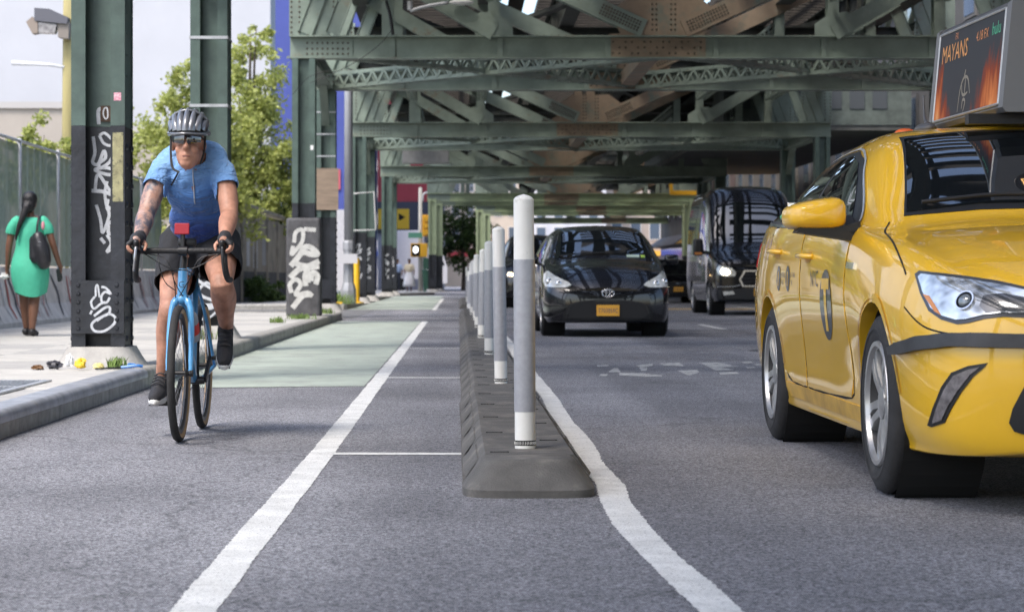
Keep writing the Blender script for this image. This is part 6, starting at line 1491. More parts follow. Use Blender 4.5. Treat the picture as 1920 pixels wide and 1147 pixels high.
# drivetrain
PA = R(41); cr_ = .17; BBZ = .275
dy, dz = math.cos(PA) * cr_, math.sin(PA) * cr_
b = MB(); b.lathe([(.02, -.06), (.02, .06)], 12, 'X', (0, .565, BBZ)); b.build('bottom_bracket', BPART, bike)
b = MB(); b.lathe([(.055, -.046), (.085, -.046), (.088, -.044), (.088, -.041), (.055, -.041)], 36, 'X', (0, .565, BBZ), close=True); b.build('chainring', BPART, bike)
PEDL = Vector((-.125, .565 - dy, BBZ - dz)); PEDR = Vector((.125, .565 + dy, BBZ + dz))
for s, pd_ in ((-1, PEDL), (1, PEDR)):
    b = MB(); b.bar((s * .062, .565, BBZ), (s * .075, pd_.y, pd_.z), .016, .03, (0, 0, 1)); b.build('crank', BPART, bike)
    b = MB(); b.bbox(min(s * .085, s * .19), max(s * .085, s * .19), pd_.y - .045, pd_.y + .045, pd_.z - .011, pd_.z + .011, .006); b.build('pedal', BPART, bike)
b = MB(); b.tube([(-.043, .565, BBZ + .086), (-.043, .99, WR + .03)], .004, 5); b.tube([(-.043, .565, BBZ - .086), (-.043, .97, WR - .1)], .004, 5); b.build('chain', ALU, bike)
b = MB(); b.lathe([(.02, -.045), (.05, -.045), (.03, -.03)], 20, 'X', (0, .99, WR)); b.build('cassette', ALU, bike)
# bottle on the down tube, phone on a mount, lamp under it
b = MB(); M = Matrix.Translation((.0, .36, .56)) @ Vector((0, -.43, .45)).to_track_quat('Z', 'Y').to_matrix().to_4x4()
b.lathe([(0, -.09), (.034, -.09), (.036, -.08), (.036, .05), (.03, .075), (.016, .09), (.016, .105), (0, .108)], 16); b.v = [tuple(M @ Vector(v)) for v in b.v]; b.v = [(v[0] + .02, v[1], v[2]) for v in b.v]; bt = b.build('water_bottle', mat('bottle_clear', (.32, .36, .4), .3), bike, smooth=40)
b = MB(); b.lathe([(.0372, -.04), (.0372, .03)], 16, cap=False); b.v = [tuple(M @ Vector(v)) for v in b.v]; b.v = [(v[0] + .02, v[1], v[2]) for v in b.v]; b.build('bottle_band', mat('bottle_red', (.6, .04, .03), .4), bt, smooth=True)
b = MB(); b.bbox(-.037, .037, -.005, .005, -.028, .028, .004); b.build('phone', mat('phone_red', (.3, .004, .015), .6), bike, (.005, .075, 1.045), rot=(R(-8), 0, R(-3)))
b = MB(); b.tube([(.01, .08, .94), (.008, .085, 1.02)], .012, 8); b.bbox(-.02, .07, .1, .15, .955, 1.0, .012); b.build('phone_mount', BPART, bike, smooth=40)

# ================================================================== cyclist
SKIN = mat('rider_skin', (.36, .175, .115), .5, var=.16, vscale=16, col2=(.46, .235, .16), bump=.12, bscale=90, spec=.4)
TATT = mat('tattooed_skin', (.38, .2, .135), .5, var=.14, vscale=22, col2=(.36, .24, .2), rust=(.09, .085, .1), rust_amt=.55, rust_scale=17)
def jersey_mat():
    m = bpy.data.materials.new('jersey_blue'); m.use_nodes = True; n = m.node_tree; L = n.links.new; b = n.nodes['Principled BSDF']
    tc = n.nodes.new('ShaderNodeTexCoord'); sp = n.nodes.new('ShaderNodeSeparateXYZ'); L(tc.outputs['Object'], sp.inputs[0])
    nz = n.nodes.new('ShaderNodeTexNoise'); nz.inputs['Scale'].default_value = 9; L(tc.outputs['Object'], nz.inputs['Vector'])
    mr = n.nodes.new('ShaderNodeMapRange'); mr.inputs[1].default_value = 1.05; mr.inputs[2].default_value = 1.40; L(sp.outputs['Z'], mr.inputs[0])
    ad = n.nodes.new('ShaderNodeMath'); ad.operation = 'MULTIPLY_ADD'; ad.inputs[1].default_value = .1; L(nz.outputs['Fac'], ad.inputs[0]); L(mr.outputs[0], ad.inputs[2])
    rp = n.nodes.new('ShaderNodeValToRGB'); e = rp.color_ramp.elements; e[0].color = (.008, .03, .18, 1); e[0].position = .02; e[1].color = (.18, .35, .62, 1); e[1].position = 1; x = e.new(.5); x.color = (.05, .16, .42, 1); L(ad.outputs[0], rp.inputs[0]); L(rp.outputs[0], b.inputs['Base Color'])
    b.inputs['Roughness'].default_value = .75; b.inputs['Sheen Weight'].default_value = .2
    n2 = n.nodes.new('ShaderNodeTexNoise'); n2.inputs['Scale'].default_value = 16; n2.inputs['Detail'].default_value = 3; n2.inputs['Distortion'].default_value = 1.2; mp = n.nodes.new('ShaderNodeMapping'); mp.inputs['Scale'].default_value = (.7, 1, 1.5); L(tc.outputs['Object'], mp.inputs[0]); L(mp.outputs[0], n2.inputs['Vector'])
    bp = n.nodes.new('ShaderNodeBump'); bp.inputs['Strength'].default_value = .9; bp.inputs['Distance'].default_value = .03; L(n2.outputs['Fac'], bp.inputs['Height']); L(bp.outputs[0], b.inputs['Normal']); return m
BLKCLOTH = mat('black_cloth', (.014, .014, .016), .85, bump=.5, bscale=25, var=.2, vscale=12)
rider = thing('person', 'cyclist in a blue jersey, black shorts, helmet and dark sunglasses riding toward the camera', 'person', BO)
cx = .022
LEAN = R(43)
SHL, SHR = Vector((cx - .155, .375, 1.362)), Vector((cx + .155, .375, 1.362))
HIPL, HIPR = Vector((cx - .095, .70, .985)), Vector((cx + .095, .70, .985))
HNL, HNR = Vector((HB.x - .21, HB.y - .075, HB.z + .04)), Vector((HB.x + .21, HB.y - .075, HB.z + .04))
ELL, ELR = Vector((cx - .215, .235, 1.125)), Vector((cx + .2, .235, 1.125))
ANL, ANR = PEDL + Vector((-.025, .075, .125)), PEDR + Vector((.03, .07, .14))
KNL, KNR = Vector((cx - .115, .375, .63)), Vector((cx + .15, .355, .765))
HC = Vector((cx - .006, .235, 1.482))
torso = [('e', (cx, .445, 1.255), (.138, .112, .19), (LEAN, 0, 0)), ('e', (cx, .575, 1.12), (.134, .125, .17), (LEAN, 0, 0)), ('e', (cx, .70, 1.0), (.16, .125, .125), (LEAN * .6, 0, 0)),
         ('l', [(SHL + Vector((.03, 0, -.01)), .058), (Vector((cx - .085, .42, 1.41)), .07), (Vector((cx, .43, 1.425)), .07), (Vector((cx + .085, .42, 1.41)), .07), (SHR + Vector((-.03, 0, -.01)), .058)])]
def arm(sh_, el_, hn, r=1.0): return ('l', [(sh_ + Vector((.02 if sh_.x < 0 else -.02, 0, -.01)), .05 * r), (sh_.lerp(el_, .5) + Vector((0, .01, 0)), .055 * r), (el_, .045 * r), (el_.lerp(hn, .3), .047 * r), (el_.lerp(hn, .7), .034 * r), (hn + (el_ - hn).normalized() * .05, .027)])
def leg(hp, kn, an): return ('l', [(hp, .098), (hp.lerp(kn, .45), .088), (kn.lerp(hp, .12), .062), (kn, .06), (kn.lerp(an, .28) + Vector((0, .03, 0)), .066), (kn.lerp(an, .65) + Vector((0, .01, 0)), .046), (an, .035)])
head = [('l', [(Vector((cx, .39, 1.39)), .07), (Vector((cx - .003, .32, 1.42)), .062), (HC + Vector((0, .02, -.04)), .058)]),
        ('e', HC + Vector((0, .02, .035)), (.077, .092, .098)), ('e', HC + Vector((0, -.022, -.055)), (.058, .062, .085), (R(-8), 0, 0)), ('e', HC + Vector((0, -.055, -.105)), (.034, .03, .026)),
        ('l', [(HC + Vector((0, -.08, .01)), .012), (HC + Vector((0, -.097, -.028)), .017)]), ('e', HC + Vector((0, -.09, -.034)), (.021, .014, .012)),
        ('e', HC + Vector((-.078, .02, -.015)), (.012, .02, .032)), ('e', HC + Vector((.078, .02, -.015)), (.012, .02, .032)),
        ('e', HC + Vector((0, -.074, .027)), (.06, .016, .014)), ('e', HC + Vector((-.038, -.058, -.04)), (.022, .018, .022)), ('e', HC + Vector((.038, -.058, -.04)), (.022, .018, .022)),
        ('l', [(HC + Vector((-.02, -.078, -.066)), .009), (HC + Vector((0, -.086, -.064)), .0105), (HC + Vector((.02, -.078, -.066)), .009)]), ('l', [(HC + Vector((-.017, -.077, -.083)), .009), (HC + Vector((0, -.084, -.084)), .011), (HC + Vector((.017, -.077, -.083)), .009)])]
def hand(hn, s):
    """palm over the brake hood, four fingers curled round it, thumb inside"""
    c = [('l', [(hn + Vector((0, .05, .02)), .026), (hn + Vector((s * .004, .005, .014)), .033), (hn + Vector((s * .004, -.035, .012)), .03)])]
    for k in range(4):
        a = hn + Vector((s * .022, -.012 - .019 * k + .012, .012 - .002 * k)); ln = (.9, 1.0, .95, .8)[k]
        c.append(('l', [(a, .0105), (a + Vector((s * .022, -.012, -.018)) * ln, .010), (a + Vector((s * .018, -.022, -.045)) * ln, .0092), (a + Vector((s * -.004, -.024, -.06)) * ln, .008)]))
    t = hn + Vector((-s * .024, .0, .006)); c.append(('l', [(t, .012), (t + Vector((-s * .016, -.018, -.018)), .0108), (t + Vector((-s * .012, -.034, -.042)), .009)]))
    return c
body = torso + [arm(SHL, ELL, HNL), arm(SHR, ELR, HNR), leg(HIPL, KNL, ANL), leg(HIPR, KNR, ANR)] + head
for an, pd_, s in ((ANL, PEDL, -1), (ANR, PEDR, 1)): body.append(('l', [(an, .034), (pd_ + Vector((s * .028, .03, .06)), .034), (pd_ + Vector((s * .03, -.06, .04)), .03)]))
me = blob(body + hand(HNL, -1) + hand(HNR, 1), .0062, 5)
me.materials.append(SKIN); me.materials.append(TATT)
me.polygons.foreach_set('material_index', [1 if (p.center.x < cx - .12 and .99 < p.center.z < 1.34 and p.center.y < .5) else 0 for p in me.polygons])
link('body', me, rider, smooth=True)
# jersey: body shape a little looser, clean hems
def grow(caps, d): 
    out = []
    for c in caps:
        if c[0] == 'e': out.append(('e', c[1], tuple(r + d for r in c[2]), *(c[3:]))) 
        else: out.append(('l', [(p, r + d) for p, r in c[1]], *c[2:]))
    return out
def sleeve(sh_, el_): e = sh_.lerp(el_, .58); return ('l', [(sh_ + Vector((.012 if sh_.x < 0 else -.012, 0, -.006)), .068), (sh_.lerp(el_, .3), .067), (e, .066)])
from mathutils import noise
def wrinkle(b, amp, sc=(11, 9, 15)):
    b.normal_update()
    for v in b.verts:
        p = Vector((v.co.x * sc[0], v.co.y * sc[1], v.co.z * sc[2]))
        v.co += v.normal * (amp * (noise.noise(p + noise.noise_vector(p * .5) * 1.2) * 1.3 + .35 * noise.noise(p * 2.3)))
def jcut(b):
    for sh_, el_ in ((SHL, ELL), (SHR, ELR)):
        d = (el_ - sh_).normalized(); e = sh_.lerp(el_, .42)
        g = [f for f in b.faces if (f.calc_center_median() - e).dot(d) > 0 and (f.calc_center_median() - e).length < .12 and abs(f.calc_center_median().x - cx) > .12]
        es = {x for f in g for x in f.edges}; vs_2 = {v for f in g for v in f.verts}
        near = [f for f in b.faces if (f.calc_center_median() - e).length < .14 and abs(f.calc_center_median().x - cx) > .125]
        bmesh.ops.bisect_plane(b, geom=list({v for f in near for v in f.verts}) + list({x for f in near for x in f.edges}) + near, plane_co=e, plane_no=d)
        kill = [f for f in b.faces if (f.calc_center_median() - e).dot(d) > 1e-4 and (f.calc_center_median() - e).length < .16 and abs(f.calc_center_median().x - cx) > .13]
        bmesh.ops.delete(b, geom=kill, context='FACES')
    cut(b, (cx, .66, 1.035), (0, .42, -.75)); [bmesh.ops.delete(b, geom=[f for f in b.faces if (f.calc_center_median() - Vector((cx, .335, 1.415))).length < .072], context='FACES')]
    wrinkle(b, .008, (8, 7, 13))
jm = blob(grow(torso[:2], .014) + grow([torso[3]], .014) + [('e', (cx, .66, 1.05), (.155, .14, .12), (LEAN, 0, 0)), ('e', (cx, .48, 1.405), (.13, .085, .08), (LEAN, 0, 0))] + [sleeve(SHL, ELL), sleeve(SHR, ELR)], .0065, 6, jcut)
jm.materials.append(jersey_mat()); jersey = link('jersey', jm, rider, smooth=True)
so_ = jersey.modifiers.new('t', 'SOLIDIFY'); so_.thickness = .004; so_.offset = -1
jb = BVHTree.FromPolygons([v.co for v in jm.vertices], [tuple(p.vertices) for p in jm.polygons])
def on_jersey(x, z, off=.003):
    h = jb.ray_cast(Vector((x, -2, z)), Vector((0, 1, 0))); return (h[0] + h[1] * (off if h[1].y < 0 else -off)) if h[0] else None
b = MB(); q = [p for p in (on_jersey(cx + .012 + .015 * (1.38 - z), z) for z in np.linspace(1.35, 1.18, 16)) if p]
if len(q) > 3: b.tube(q, .0035, 6); b.build('zip', mat('zip_grey', (.32, .36, .42), .4), jersey)
b = MB(); v0 = [on_jersey(cx - .028, 1.35, .004), on_jersey(cx + .03, 1.35, .004), on_jersey(cx + .017, 1.235, .004), on_jersey(cx + .011, 1.235, .004)]
if all(v0): b.add(v0, [(0, 1, 2, 3)]); b.build('open_collar', mat('collar_shade', (.2, .1, .075), .7), jersey)
def scut(b):
    for hp, kn in ((HIPL, KNL), (HIPR, KNR)):
        d = (kn - hp).normalized(); e = hp.lerp(kn, .60); s = -1 if hp.x < cx else 1
        near = [f for f in b.faces if (f.calc_center_median() - e).length < .2 and (f.calc_center_median().x - cx) * s > -.01]
        bmesh.ops.bisect_plane(b, geom=list({v for f in near for v in f.verts}) + list({x for f in near for x in f.edges}) + near, plane_co=e, plane_no=d)
        kill = [f for f in b.faces if (f.calc_center_median() - e).dot(d) > 1e-4 and (f.calc_center_median().x - cx) * s > -.02 and (f.calc_center_median() - e).length < .25]
        bmesh.ops.delete(b, geom=kill, context='FACES')
_sc = scut
def scut(b): _sc(b); wrinkle(b, .007, (9, 9, 7))
def sleg(hp, kn): e = hp.lerp(kn, .74); return ('l', [(hp, .122), (hp.lerp(kn, .35), .116), (e, .103)])
sm_ = blob([('e', (cx, .70, 1.0), (.175, .14, .14), (LEAN * .6, 0, 0)), ('e', (cx, .655, 1.035), (.157, .13, .1), (LEAN, 0, 0)), sleg(HIPL, KNL), sleg(HIPR, KNR)], .008, 4, scut)
sm_.materials.append(BLKCLOTH); sh_o = link('shorts', sm_, rider, smooth=True); so_ = sh_o.modifiers.new('t', 'SOLIDIFY'); so_.thickness = .004; so_.offset = -1
b = MB(); b.tube([(cx - .12, .6, 1.035), (cx - .06, .575, 1.025)], .012, 6); b.build('waistband', mat('waist_white', (.5, .52, .55), .7), rider)
# gloves, shoes, socks
GLV = mat('glove_black', (.018, .018, .02), .7, bump=.4, bscale=60); GLB = mat('glove_blue', (.03, .2, .5), .6)
for hn, el_, s in ((HNL, ELL, -1), (HNR, ELR, 1)):
    caps = [('l', [(hn + (el_ - hn).normalized() * .06, .034), (hn + Vector((0, .045, .02)), .033), (hn + Vector((s * .004, .005, .016)), .038), (hn + Vector((s * .004, -.028, .013)), .034)])]
    for k in range(4):
        a = hn + Vector((s * .022, -.012 - .019 * k + .012, .012 - .002 * k)); caps.append(('l', [(a, .0135), (a + Vector((s * .018, -.010, -.015)), .013)]))
    gm = blob(caps, .0055, 2); gm.materials.append(GLV); gl = link('glove', gm, rider, smooth=True)
    b = MB(); b.sphere(hn + Vector((s * .036, -.01, -.004)), (.008, .02, .014), 10, 6); b.build('knuckle_pad', GLB, gl, smooth=True)
SOLE = mat('shoe_sole', (.6, .6, .59), .6, var=.05)
def shoe(an, pd_, s, pitch):
    t = bpy.data.objects.new('shoe', None); C.objects.link(t); t.parent = rider; t.location = pd_ + Vector((s * .028, .0, .012)); t.rotation_euler = (pitch, 0, R(4) * s)
    up = blob([('l', [(Vector((0, .1, .045)), .04), (Vector((0, .02, .05)), .043), (Vector((0, -.07, .038)), .043), (Vector((0, -.125, .033)), .034)]), ('l', [(Vector((0, .1, .06)), .042), (Vector((0, .085, .115)), .042)]), ('l', [(Vector((0, .05, .08)), .036), (Vector((0, -.04, .062)), .038)])], .006, 4, lambda b: cut(b, (0, 0, .014), (0, 0, -1)))
    up.materials.append(mat('shoe_knit', (.02, .02, .024), .8, bump=.4, bscale=120)); link('upper', up, t, smooth=True)
    b = MB(); n = 24; ring = []
    for k in range(n):
        a = 2 * math.pi * k / n; w2 = .046 if math.sin(a) < 0 else .04; ring.append((math.cos(a) * w2, -.02 + math.sin(a) * .145))
    rr = []
    for z, k in ((0, .92), (.012, 1.02), (.028, 1.0), (.036, .9)): rr += [(x * k, y * k, z) for x, y in ring]
    fs = [(i * n + k, i * n + (k + 1) % n, (i + 1) * n + (k + 1) % n, (i + 1) * n + k) for i in range(3) for k in range(n)] + [tuple(range(n))[::-1], tuple(range(3 * n, 4 * n))]
    b.add(rr, fs); b.build('sole', SOLE, t, smooth=50)
    b = MB(); b.box(-.03, .03, -.13, .06, -.004, .001); b.build('outsole', BPART, t)
    for k in range(4): b = MB(); b.tube(crom([(-.032, -.055 + k * .028, .09 + k * .012), (0, -.06 + k * .028, .104 + k * .012), (.032, -.055 + k * .028, .09 + k * .012)], 4), .004, 5); b.build('lace', mat('lace_black', (.03, .03, .033), .8), t)
    b = MB()
    for k in range(3): vs, fs2 = ribbon([(-.03 + k * .02, .05), (-.015 + k * .02, .085)], .007, 2); b.add([(s * .0435, y, z) for y, z in vs], fs2)
    b.build('side_stripes', SOLE, t)
shoe(ANL, PEDL, -1, R(6)); shoe(ANR, PEDR, 1, R(28))
# sunglasses
GLS = mat('sunglass_lens', (.004, .004, .006), .05, spec=.9, coat=1)
b = MB()
for s in (-1, 1):
    n = 9; vs = []; 
    for i in range(n):
        u = i / (n - 1); x = s * (.006 + u * .066); y = -.112 + (u ** 2.2) * .055
        h0 = .020 - .008 * u; h1 = -.030 + .014 * u + (.010 if u < .12 else 0)
        vs += [tuple(HC + Vector((x, y, .012 + h0))), tuple(HC + Vector((x, y - .004, .012 + (h0 + h1) / 2))), tuple(HC + Vector((x, y, .012 + h1)))]
    b.add(vs, [(3 * i + j, 3 * i + 3 + j, 3 * i + 4 + j, 3 * i + 1 + j) for i in range(n - 1) for j in (0, 1)])
sgs = b.build('sunglasses', GLS, rider, smooth=True)
b = MB(); b.tube(crom([HC + Vector((x, -.114 + abs(x / .072) ** 2.2 * .055, .033 - .008 * abs(x / .072))) for x in np.linspace(-.072, .072, 9)], 3), .0045, 6)
for s in (-1, 1): b.tube([HC + Vector((s * .072, -.058, .022)), HC + Vector((s * .083, .03, .01))], .004, 6)
b.build('glasses_frame', BPART, sgs, smooth=True)
b = MB(); b.tube([HC + Vector((-.018, -.088, -.0745)), HC + Vector((.0, -.0945, -.0735)), HC + Vector((.018, -.088, -.0755))], .0026, 5); b.build('mouth', mat('mouth_dark', (.14, .045, .04), .6), rider)
# helmet: dark shell, pale ribs with open vents between
HS = mat('helmet_silver', (.15, .155, .17), .28, .3, coat=.8, var=.1, vscale=8); HD = mat('helmet_dark', (.012, .012, .014), .5)
HCc = HC + Vector((0, .03, .066)); hel = bpy.data.objects.new('helmet', None); C.objects.link(hel); hel.parent = rider; hel.location = HCc; hel.rotation_euler = (R(12), 0, 0)
b = MB(); nu, nv = 36, 14; vs = []
for j in range(nv + 1):
    t = (math.pi * .56) * j / nv
    for k in range(nu): a = 2 * math.pi * k / nu; vs.append((.094 * math.sin(t) * math.cos(a), .128 * math.sin(t) * math.sin(a), .092 * math.cos(t)))
b.add(vs, [(j * nu + k, j * nu + (k + 1) % nu, (j + 1) * nu + (k + 1) % nu, (j + 1) * nu + k) for j in range(nv) for k in range(nu)]); b.build('liner', HD, hel, smooth=True)
def hp_(a, t, r=1.0): # a: sideways angle, t: front-to-back angle
    return Vector((.103 * math.sin(a) * r, -.138 * math.cos(a) * math.cos(t) * r, .104 * math.cos(a) * math.sin(t) * r))
for i, a0 in enumerate((-66, -42, -20, 0, 20, 42, 66)):
    b = MB(); q = [hp_(R(a0 * (.72 + .28 * math.sin(t))), t, 1.0 + .035 * math.sin(t)) for t in np.linspace(R(8), R(168), 24)]
    vs = []; wd = .0185 if abs(a0) < 60 else .02
    for k, p in enumerate(q):
        n_ = p.normalized(); tn = (q[min(k + 1, 23)] - q[max(k - 1, 0)]).normalized(); sd_ = tn.cross(n_).normalized(); w2 = wd * (1.25 - .55 * math.sin(math.pi * k / 23))
        vs += [p - sd_ * w2 - n_ * .014, p - sd_ * w2 * .75 + n_ * .001, p + n_ * .004, p + sd_ * w2 * .75 + n_ * .001, p + sd_ * w2 - n_ * .014]
    b.add(vs, [(5 * k + j, 5 * k + j + 1, 5 * k + 6 + j, 5 * k + 5 + j) for k in range(23) for j in range(4)]); b.build('shell_rib', HS, hel, smooth=True)
for tt in (75, 140):
    b = MB(); q = [hp_(R(a), R(tt), 1.012) for a in np.linspace(-62, 62, 21)]; b.tube(q, .008, 6); b.build('cross_rib', HS, hel, smooth=True)
b = MB(); q = []
for k in range(41): a = 2 * math.pi * k / 40; q.append((.1 * math.cos(a), .133 * math.sin(a), -.012 - .012 * math.cos(a) ** 2 + (.01 if math.sin(a) < 0 else 0)))
b.tube(q, .0095, 8); b.build('brow_rim', HS, hel, smooth=True)
STR = mat('strap_black', (.012, .012, .013), .7)
for s, q in ((-1, [HC + Vector((-.086, .0, .03)), HC + Vector((-.083, -.03, -.06)), HC + Vector((-.07, -.06, -.13)), HC + Vector((-.035, -.075, -.155))]), (1, [HC + Vector((.086, .0, .03)), HC + Vector((.08, -.01, -.05)), HC + Vector((.062, -.01, -.11))])):
    b = MB(); b.tube(crom(q, 5), .006, 6, flat=.4); b.build('chin_strap', STR, rider)
p = [on_jersey(cx - .055, 1.335, .012), on_jersey(cx - .075, 1.30, .012), on_jersey(cx - .10, 1.275, .012)]
if all(p): b = MB(); b.tube(p, .007, 6, flat=.5); b.build('loose_strap', STR, rider)

# ================================================================== woman in the green dress
wm = thing('person', 'woman in a short green dress with a dark shoulder bag walking away on the pavement', 'person', (-4.9, 25.3, .142))
SK2 = mat('dark_skin', (.16, .075, .045), .5, var=.12, vscale=18)
V = Vector
cap = [('e', (0, .0, 1.14), (.15, .1, .22)), ('e', (0, .0, .86), (.18, .13, .16)), ('l', [(V((-.17, 0, 1.3)), .05), (V((0, 0, 1.335)), .05), (V((.17, 0, 1.3)), .05)]), ('l', [(V((0, .01, 1.33)), .05), (V((0, .015, 1.44)), .045)]), ('e', (0, .03, 1.53), (.072, .088, .105)),
       ('l', [(V((-.19, 0, 1.28)), .045), (V((-.235, -.01, 1.04)), .04), (V((-.26, .03, .83)), .03), (V((-.275, .06, .76)), .026)]), ('l', [(V((.19, 0, 1.28)), .045), (V((.265, -.02, 1.05)), .04), (V((.31, .06, .86)), .03), (V((.33, .1, .79)), .026)]),
       ('l', [(V((-.085, .02, .8)), .095), (V((-.075, .05, .48)), .062), (V((-.08, .1, .35)), .058), (V((-.07, .14, .1)), .035)]), ('l', [(V((.08, .0, .8)), .095), (V((.06, -.02, .48)), .064), (V((.05, -.05, .33)), .06), (V((.04, -.08, .09)), .037)]),
       ('l', [(V((-.07, .14, .09)), .034), (V((-.07, .2, .04)), .03)]), ('l', [(V((.04, -.08, .08)), .035), (V((.05, 0, .04)), .032)])]
for hx, hy, hz, s in ((-.275, .06, .76, -1), (.33, .1, .79, 1)):
    cap.append(('e', (hx, hy + .01, hz - .035), (.02, .035, .045)))
    for k in range(4): cap.append(('l', [(V((hx, hy - .02 + k * .018, hz - .07)), .0095), (V((hx - s * .012, hy - .018 + k * .019, hz - .1)), .009), (V((hx - s * .028, hy - .016 + k * .018, hz - .11)), .008)]))
    cap.append(('l', [(V((hx - s * .015, hy + .03, hz - .03)), .01), (V((hx - s * .025, hy + .045, hz - .065)), .009)]))
me = blob(cap, .011, 3); me.materials.append(SK2); link('body', me, wm, smooth=True)
DRS = mat('green_dress', (.06, .42, .27), .75, var=.08, vscale=9, bump=.5, bscale=9)
b = MB(); n = 36; rings = []
for z, rx, ry, cx2, cy in ((.475, .185, .165, .01, .0), (.5, .19, .168, .01, .0), (.6, .205, .175, .005, -.005), (.72, .222, .178, 0, -.01), (.82, .218, .168, 0, -.01), (.92, .19, .14, 0, 0), (1.02, .158, .12, 0, 0), (1.1, .162, .122, 0, 0), (1.2, .178, .122, 0, .0), (1.29, .19, .1, 0, 0), (1.335, .165, .08, 0, 0), (1.355, .1, .062, 0, .0)):
    ring = []
    for k in range(n):
        a = 2 * math.pi * k / n; f = 1 + (.035 * math.sin(a * 5 + z * 3) * max(0, .95 - z) * 1.4) + .05 * noise.noise(Vector((math.cos(a) * 3, math.sin(a) * 3, z * 7)))
        ring.append((cx2 + rx * f * math.cos(a), cy + ry * f * math.sin(a), z + (.03 * math.sin(a * 2 + 1) if z < .51 else 0)))
    rings.append(ring)
b.add([p for r_ in rings for p in r_], [(i * n + k, i * n + (k + 1) % n, (i + 1) * n + (k + 1) % n, (i + 1) * n + k) for i in range(len(rings) - 1) for k in range(n)])
dr = b.build('dress', DRS, wm, smooth=True); md = dr.modifiers.new('s', 'SUBSURF'); md.levels = 2; md.render_levels = 2
for s in (-1, 1):
    ms = blob([('l', [(V((s * .15, 0, 1.31)), .065), (V((s * .2, -.005, 1.23)), .068), (V((s * .215, -.005, 1.17)), .066)])], .01, 2, lambda b: cut(b, (s * .215, 0, 1.165), (s * .2, 0, -1))); ms.materials.append(DRS); link('sleeve', ms, wm, smooth=True)
HAIR = mat('black_hair', (.008, .007, .008), .45, bump=.6, bscale=60, stretch=(3, 3, .4))
hm = blob([('e', (-.005, .01, 1.56), (.088, .1, .1)), ('e', (-.01, -.03, 1.49), (.08, .07, .09)), ('l', [(V((-.02, -.08, 1.47)), .05), (V((-.06, -.11, 1.36)), .036), (V((-.1, -.125, 1.26)), .028), (V((-.125, -.13, 1.16)), .02), (V((-.135, -.12, 1.09)), .01)])], .009, 3); hm.materials.append(HAIR); link('hair', hm, wm, smooth=True)
SH2 = mat('shoe_black', (.015, .015, .017), .5)
for x, y in ((-.07, .18), (.045, -.03)):
    ms = blob([('l', [(V((x, y - .09, .05)), .042), (V((x, y, .04)), .04), (V((x + .01, y + .11, .03)), .034)])], .009, 2, lambda b: cut(b, (0, 0, .004), (0, 0, -1))); ms.materials.append(SH2); link('shoe', ms, wm, smooth=True)
bag = thing('shoulder_bag', 'black leather bag hanging from the right shoulder of the woman in green', 'bag', (-4.9, 25.3, .142))
ms = blob([('l', [(V((.13, -.17, 1.12)), .075), (V((.17, -.18, .98)), .095), (V((.19, -.17, .84)), .085)]), ('l', [(V((.07, -.15, 1.1)), .05), (V((.1, -.16, .9)), .08)])], .012, 3); ms.materials.append(mat('bag_leather', (.02, .02, .024), .4, bump=.5, bscale=20)); link('bag_body', ms, bag, smooth=True)
b = MB(); b.tube(crom([(.1, -.14, 1.14), (.11, -.11, 1.3), (.12, 0, 1.375), (.13, .1, 1.28), (.15, .12, 1.1)], 5), .014, 6, flat=.4); b.build('strap', mat('bag_leather', (.02, .02, .024)), bag)
for z, x in ((1.07, .16), (.93, .2)): b = MB(); b.box(x - .015, x + .015, -.262, -.25, z - .005, z + .005); b.build('buckle', ALU, bag)
b = MB(); b.sphere((.175, -.14, 1.26), (.02, .02, .05), 8, 6); b.build('scarf_knot', mat('scarf_pink', (.6, .25, .3), .6), bag)
o = MB(); o.bbox(-.022, .022, -.06, .06, -.075, .075, .012); ob = o.build('dark_case', mat('case_black', (.015, .025, .025), .4), None, (-4.9 + .315, 25.42, .142 + .70), rot=(R(8), R(-6), 0)); tag(ob, 'dark flat case held in the right hand of the woman in green', 'case')
ob = crumple((0, 0, 0), (.055, .06, .045), 9).build('paper_napkin', mat('napkin', (.7, .69, .68), .8), None, (-4.9 - .31, 25.36, .142 + .68)); tag(ob, 'crumpled white napkin held in the left hand of the woman in green', 'napkin')

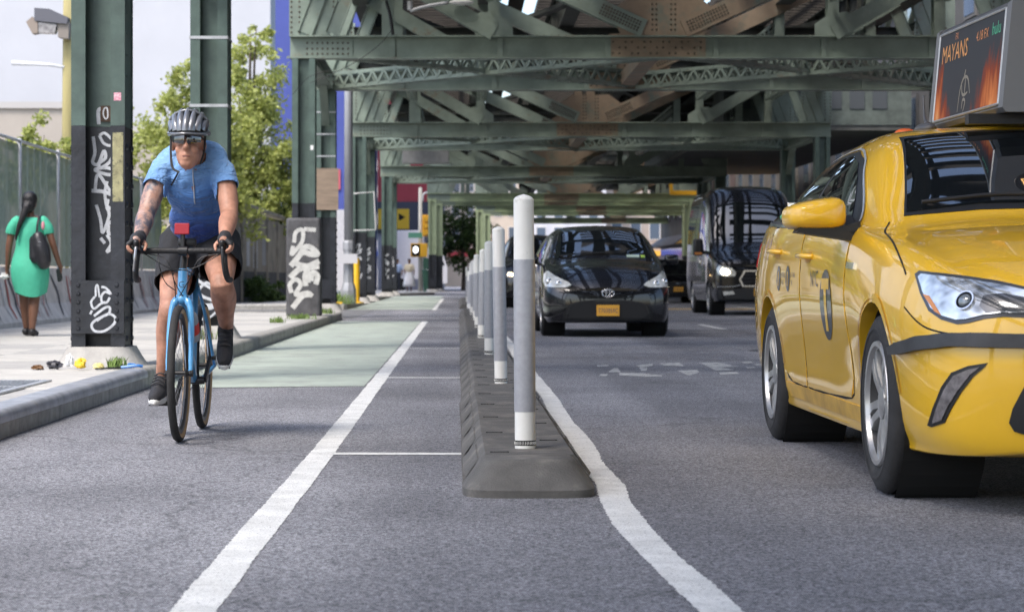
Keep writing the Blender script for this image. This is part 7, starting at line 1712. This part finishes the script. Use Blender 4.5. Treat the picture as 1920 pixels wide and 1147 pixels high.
# ================================================================== far pedestrians
def walker(loc, label, top, bottom, skin, dress=False, face=-1):
    t = thing('person', label, 'person', loc, 0 if face < 0 else math.pi)
    c = [('e', (0, 0, 1.54), (.075, .09, .11)), ('l', [(V((0, 0, 1.3)), .05), (V((0, 0, 1.44)), .048)]), ('e', (0, 0, 1.15), (.16, .1, .22)), ('e', (0, 0, .9), (.16, .11, .14)), ('l', [(V((-.18, 0, 1.32)), .05), (V((-.24, 0, 1.08)), .042), (V((-.2, -.12, .92)), .03)]), ('l', [(V((.18, 0, 1.32)), .05), (V((.24, 0, 1.08)), .042), (V((.22, -.05, .84)), .03)]),
         ('l', [(V((-.08, 0, .85)), .09), (V((-.09, -.06, .48)), .06), (V((-.09, .02, .08)), .04), (V((-.09, -.09, .035)), .032)]), ('l', [(V((.08, 0, .85)), .09), (V((.09, .03, .48)), .06), (V((.09, .12, .08)), .04), (V((.09, .03, .035)), .032)])]
    m = blob(c, .02, 2); m.materials.append(skin); link('body', m, t, smooth=True)
    m = blob([('e', (0, 0, 1.14), (.19, .135, .27)), ('l', [(V((-.16, 0, 1.31)), .075), (V((-.22, 0, 1.15)), .065)]), ('l', [(V((.16, 0, 1.31)), .075), (V((.22, 0, 1.15)), .065)])], .02, 2); m.materials.append(top); link('top', m, t, smooth=True)
    if dress:
        b = MB(); b.lathe([(.17, .98), (.22, .8), (.3, .45), (.33, .25), (.3, .25)], 20, cap=False); b.build('skirt', bottom, t, smooth=True)
    else:
        m = blob([('e', (0, 0, .92), (.18, .13, .14)), c[-1][:1] + ([(p, r + .02) for p, r in c[-1][1][:3]],), c[-2][:1] + ([(p, r + .02) for p, r in c[-2][1][:3]],)], .02, 2); m.materials.append(bottom); link('trousers', m, t, smooth=True)
    m = blob([('e', (0, .02, 1.58), (.085, .095, .09))], .02, 1); m.materials.append(HAIR); link('hair', m, t, smooth=True)
walker((-2.5, 112, .142), 'distant woman in a cream top and long white skirt at the far corner', mat('cream_top', (.7, .6, .42), .8), mat('white_skirt', (.75, .73, .72), .8), SK2, True)
walker((-3.15, 114, .142), 'distant person in a pale blue shirt left of the woman in white', mat('pale_blue_top', (.35, .45, .65), .8), mat('dark_trousers', (.03, .035, .05), .8), SK2)
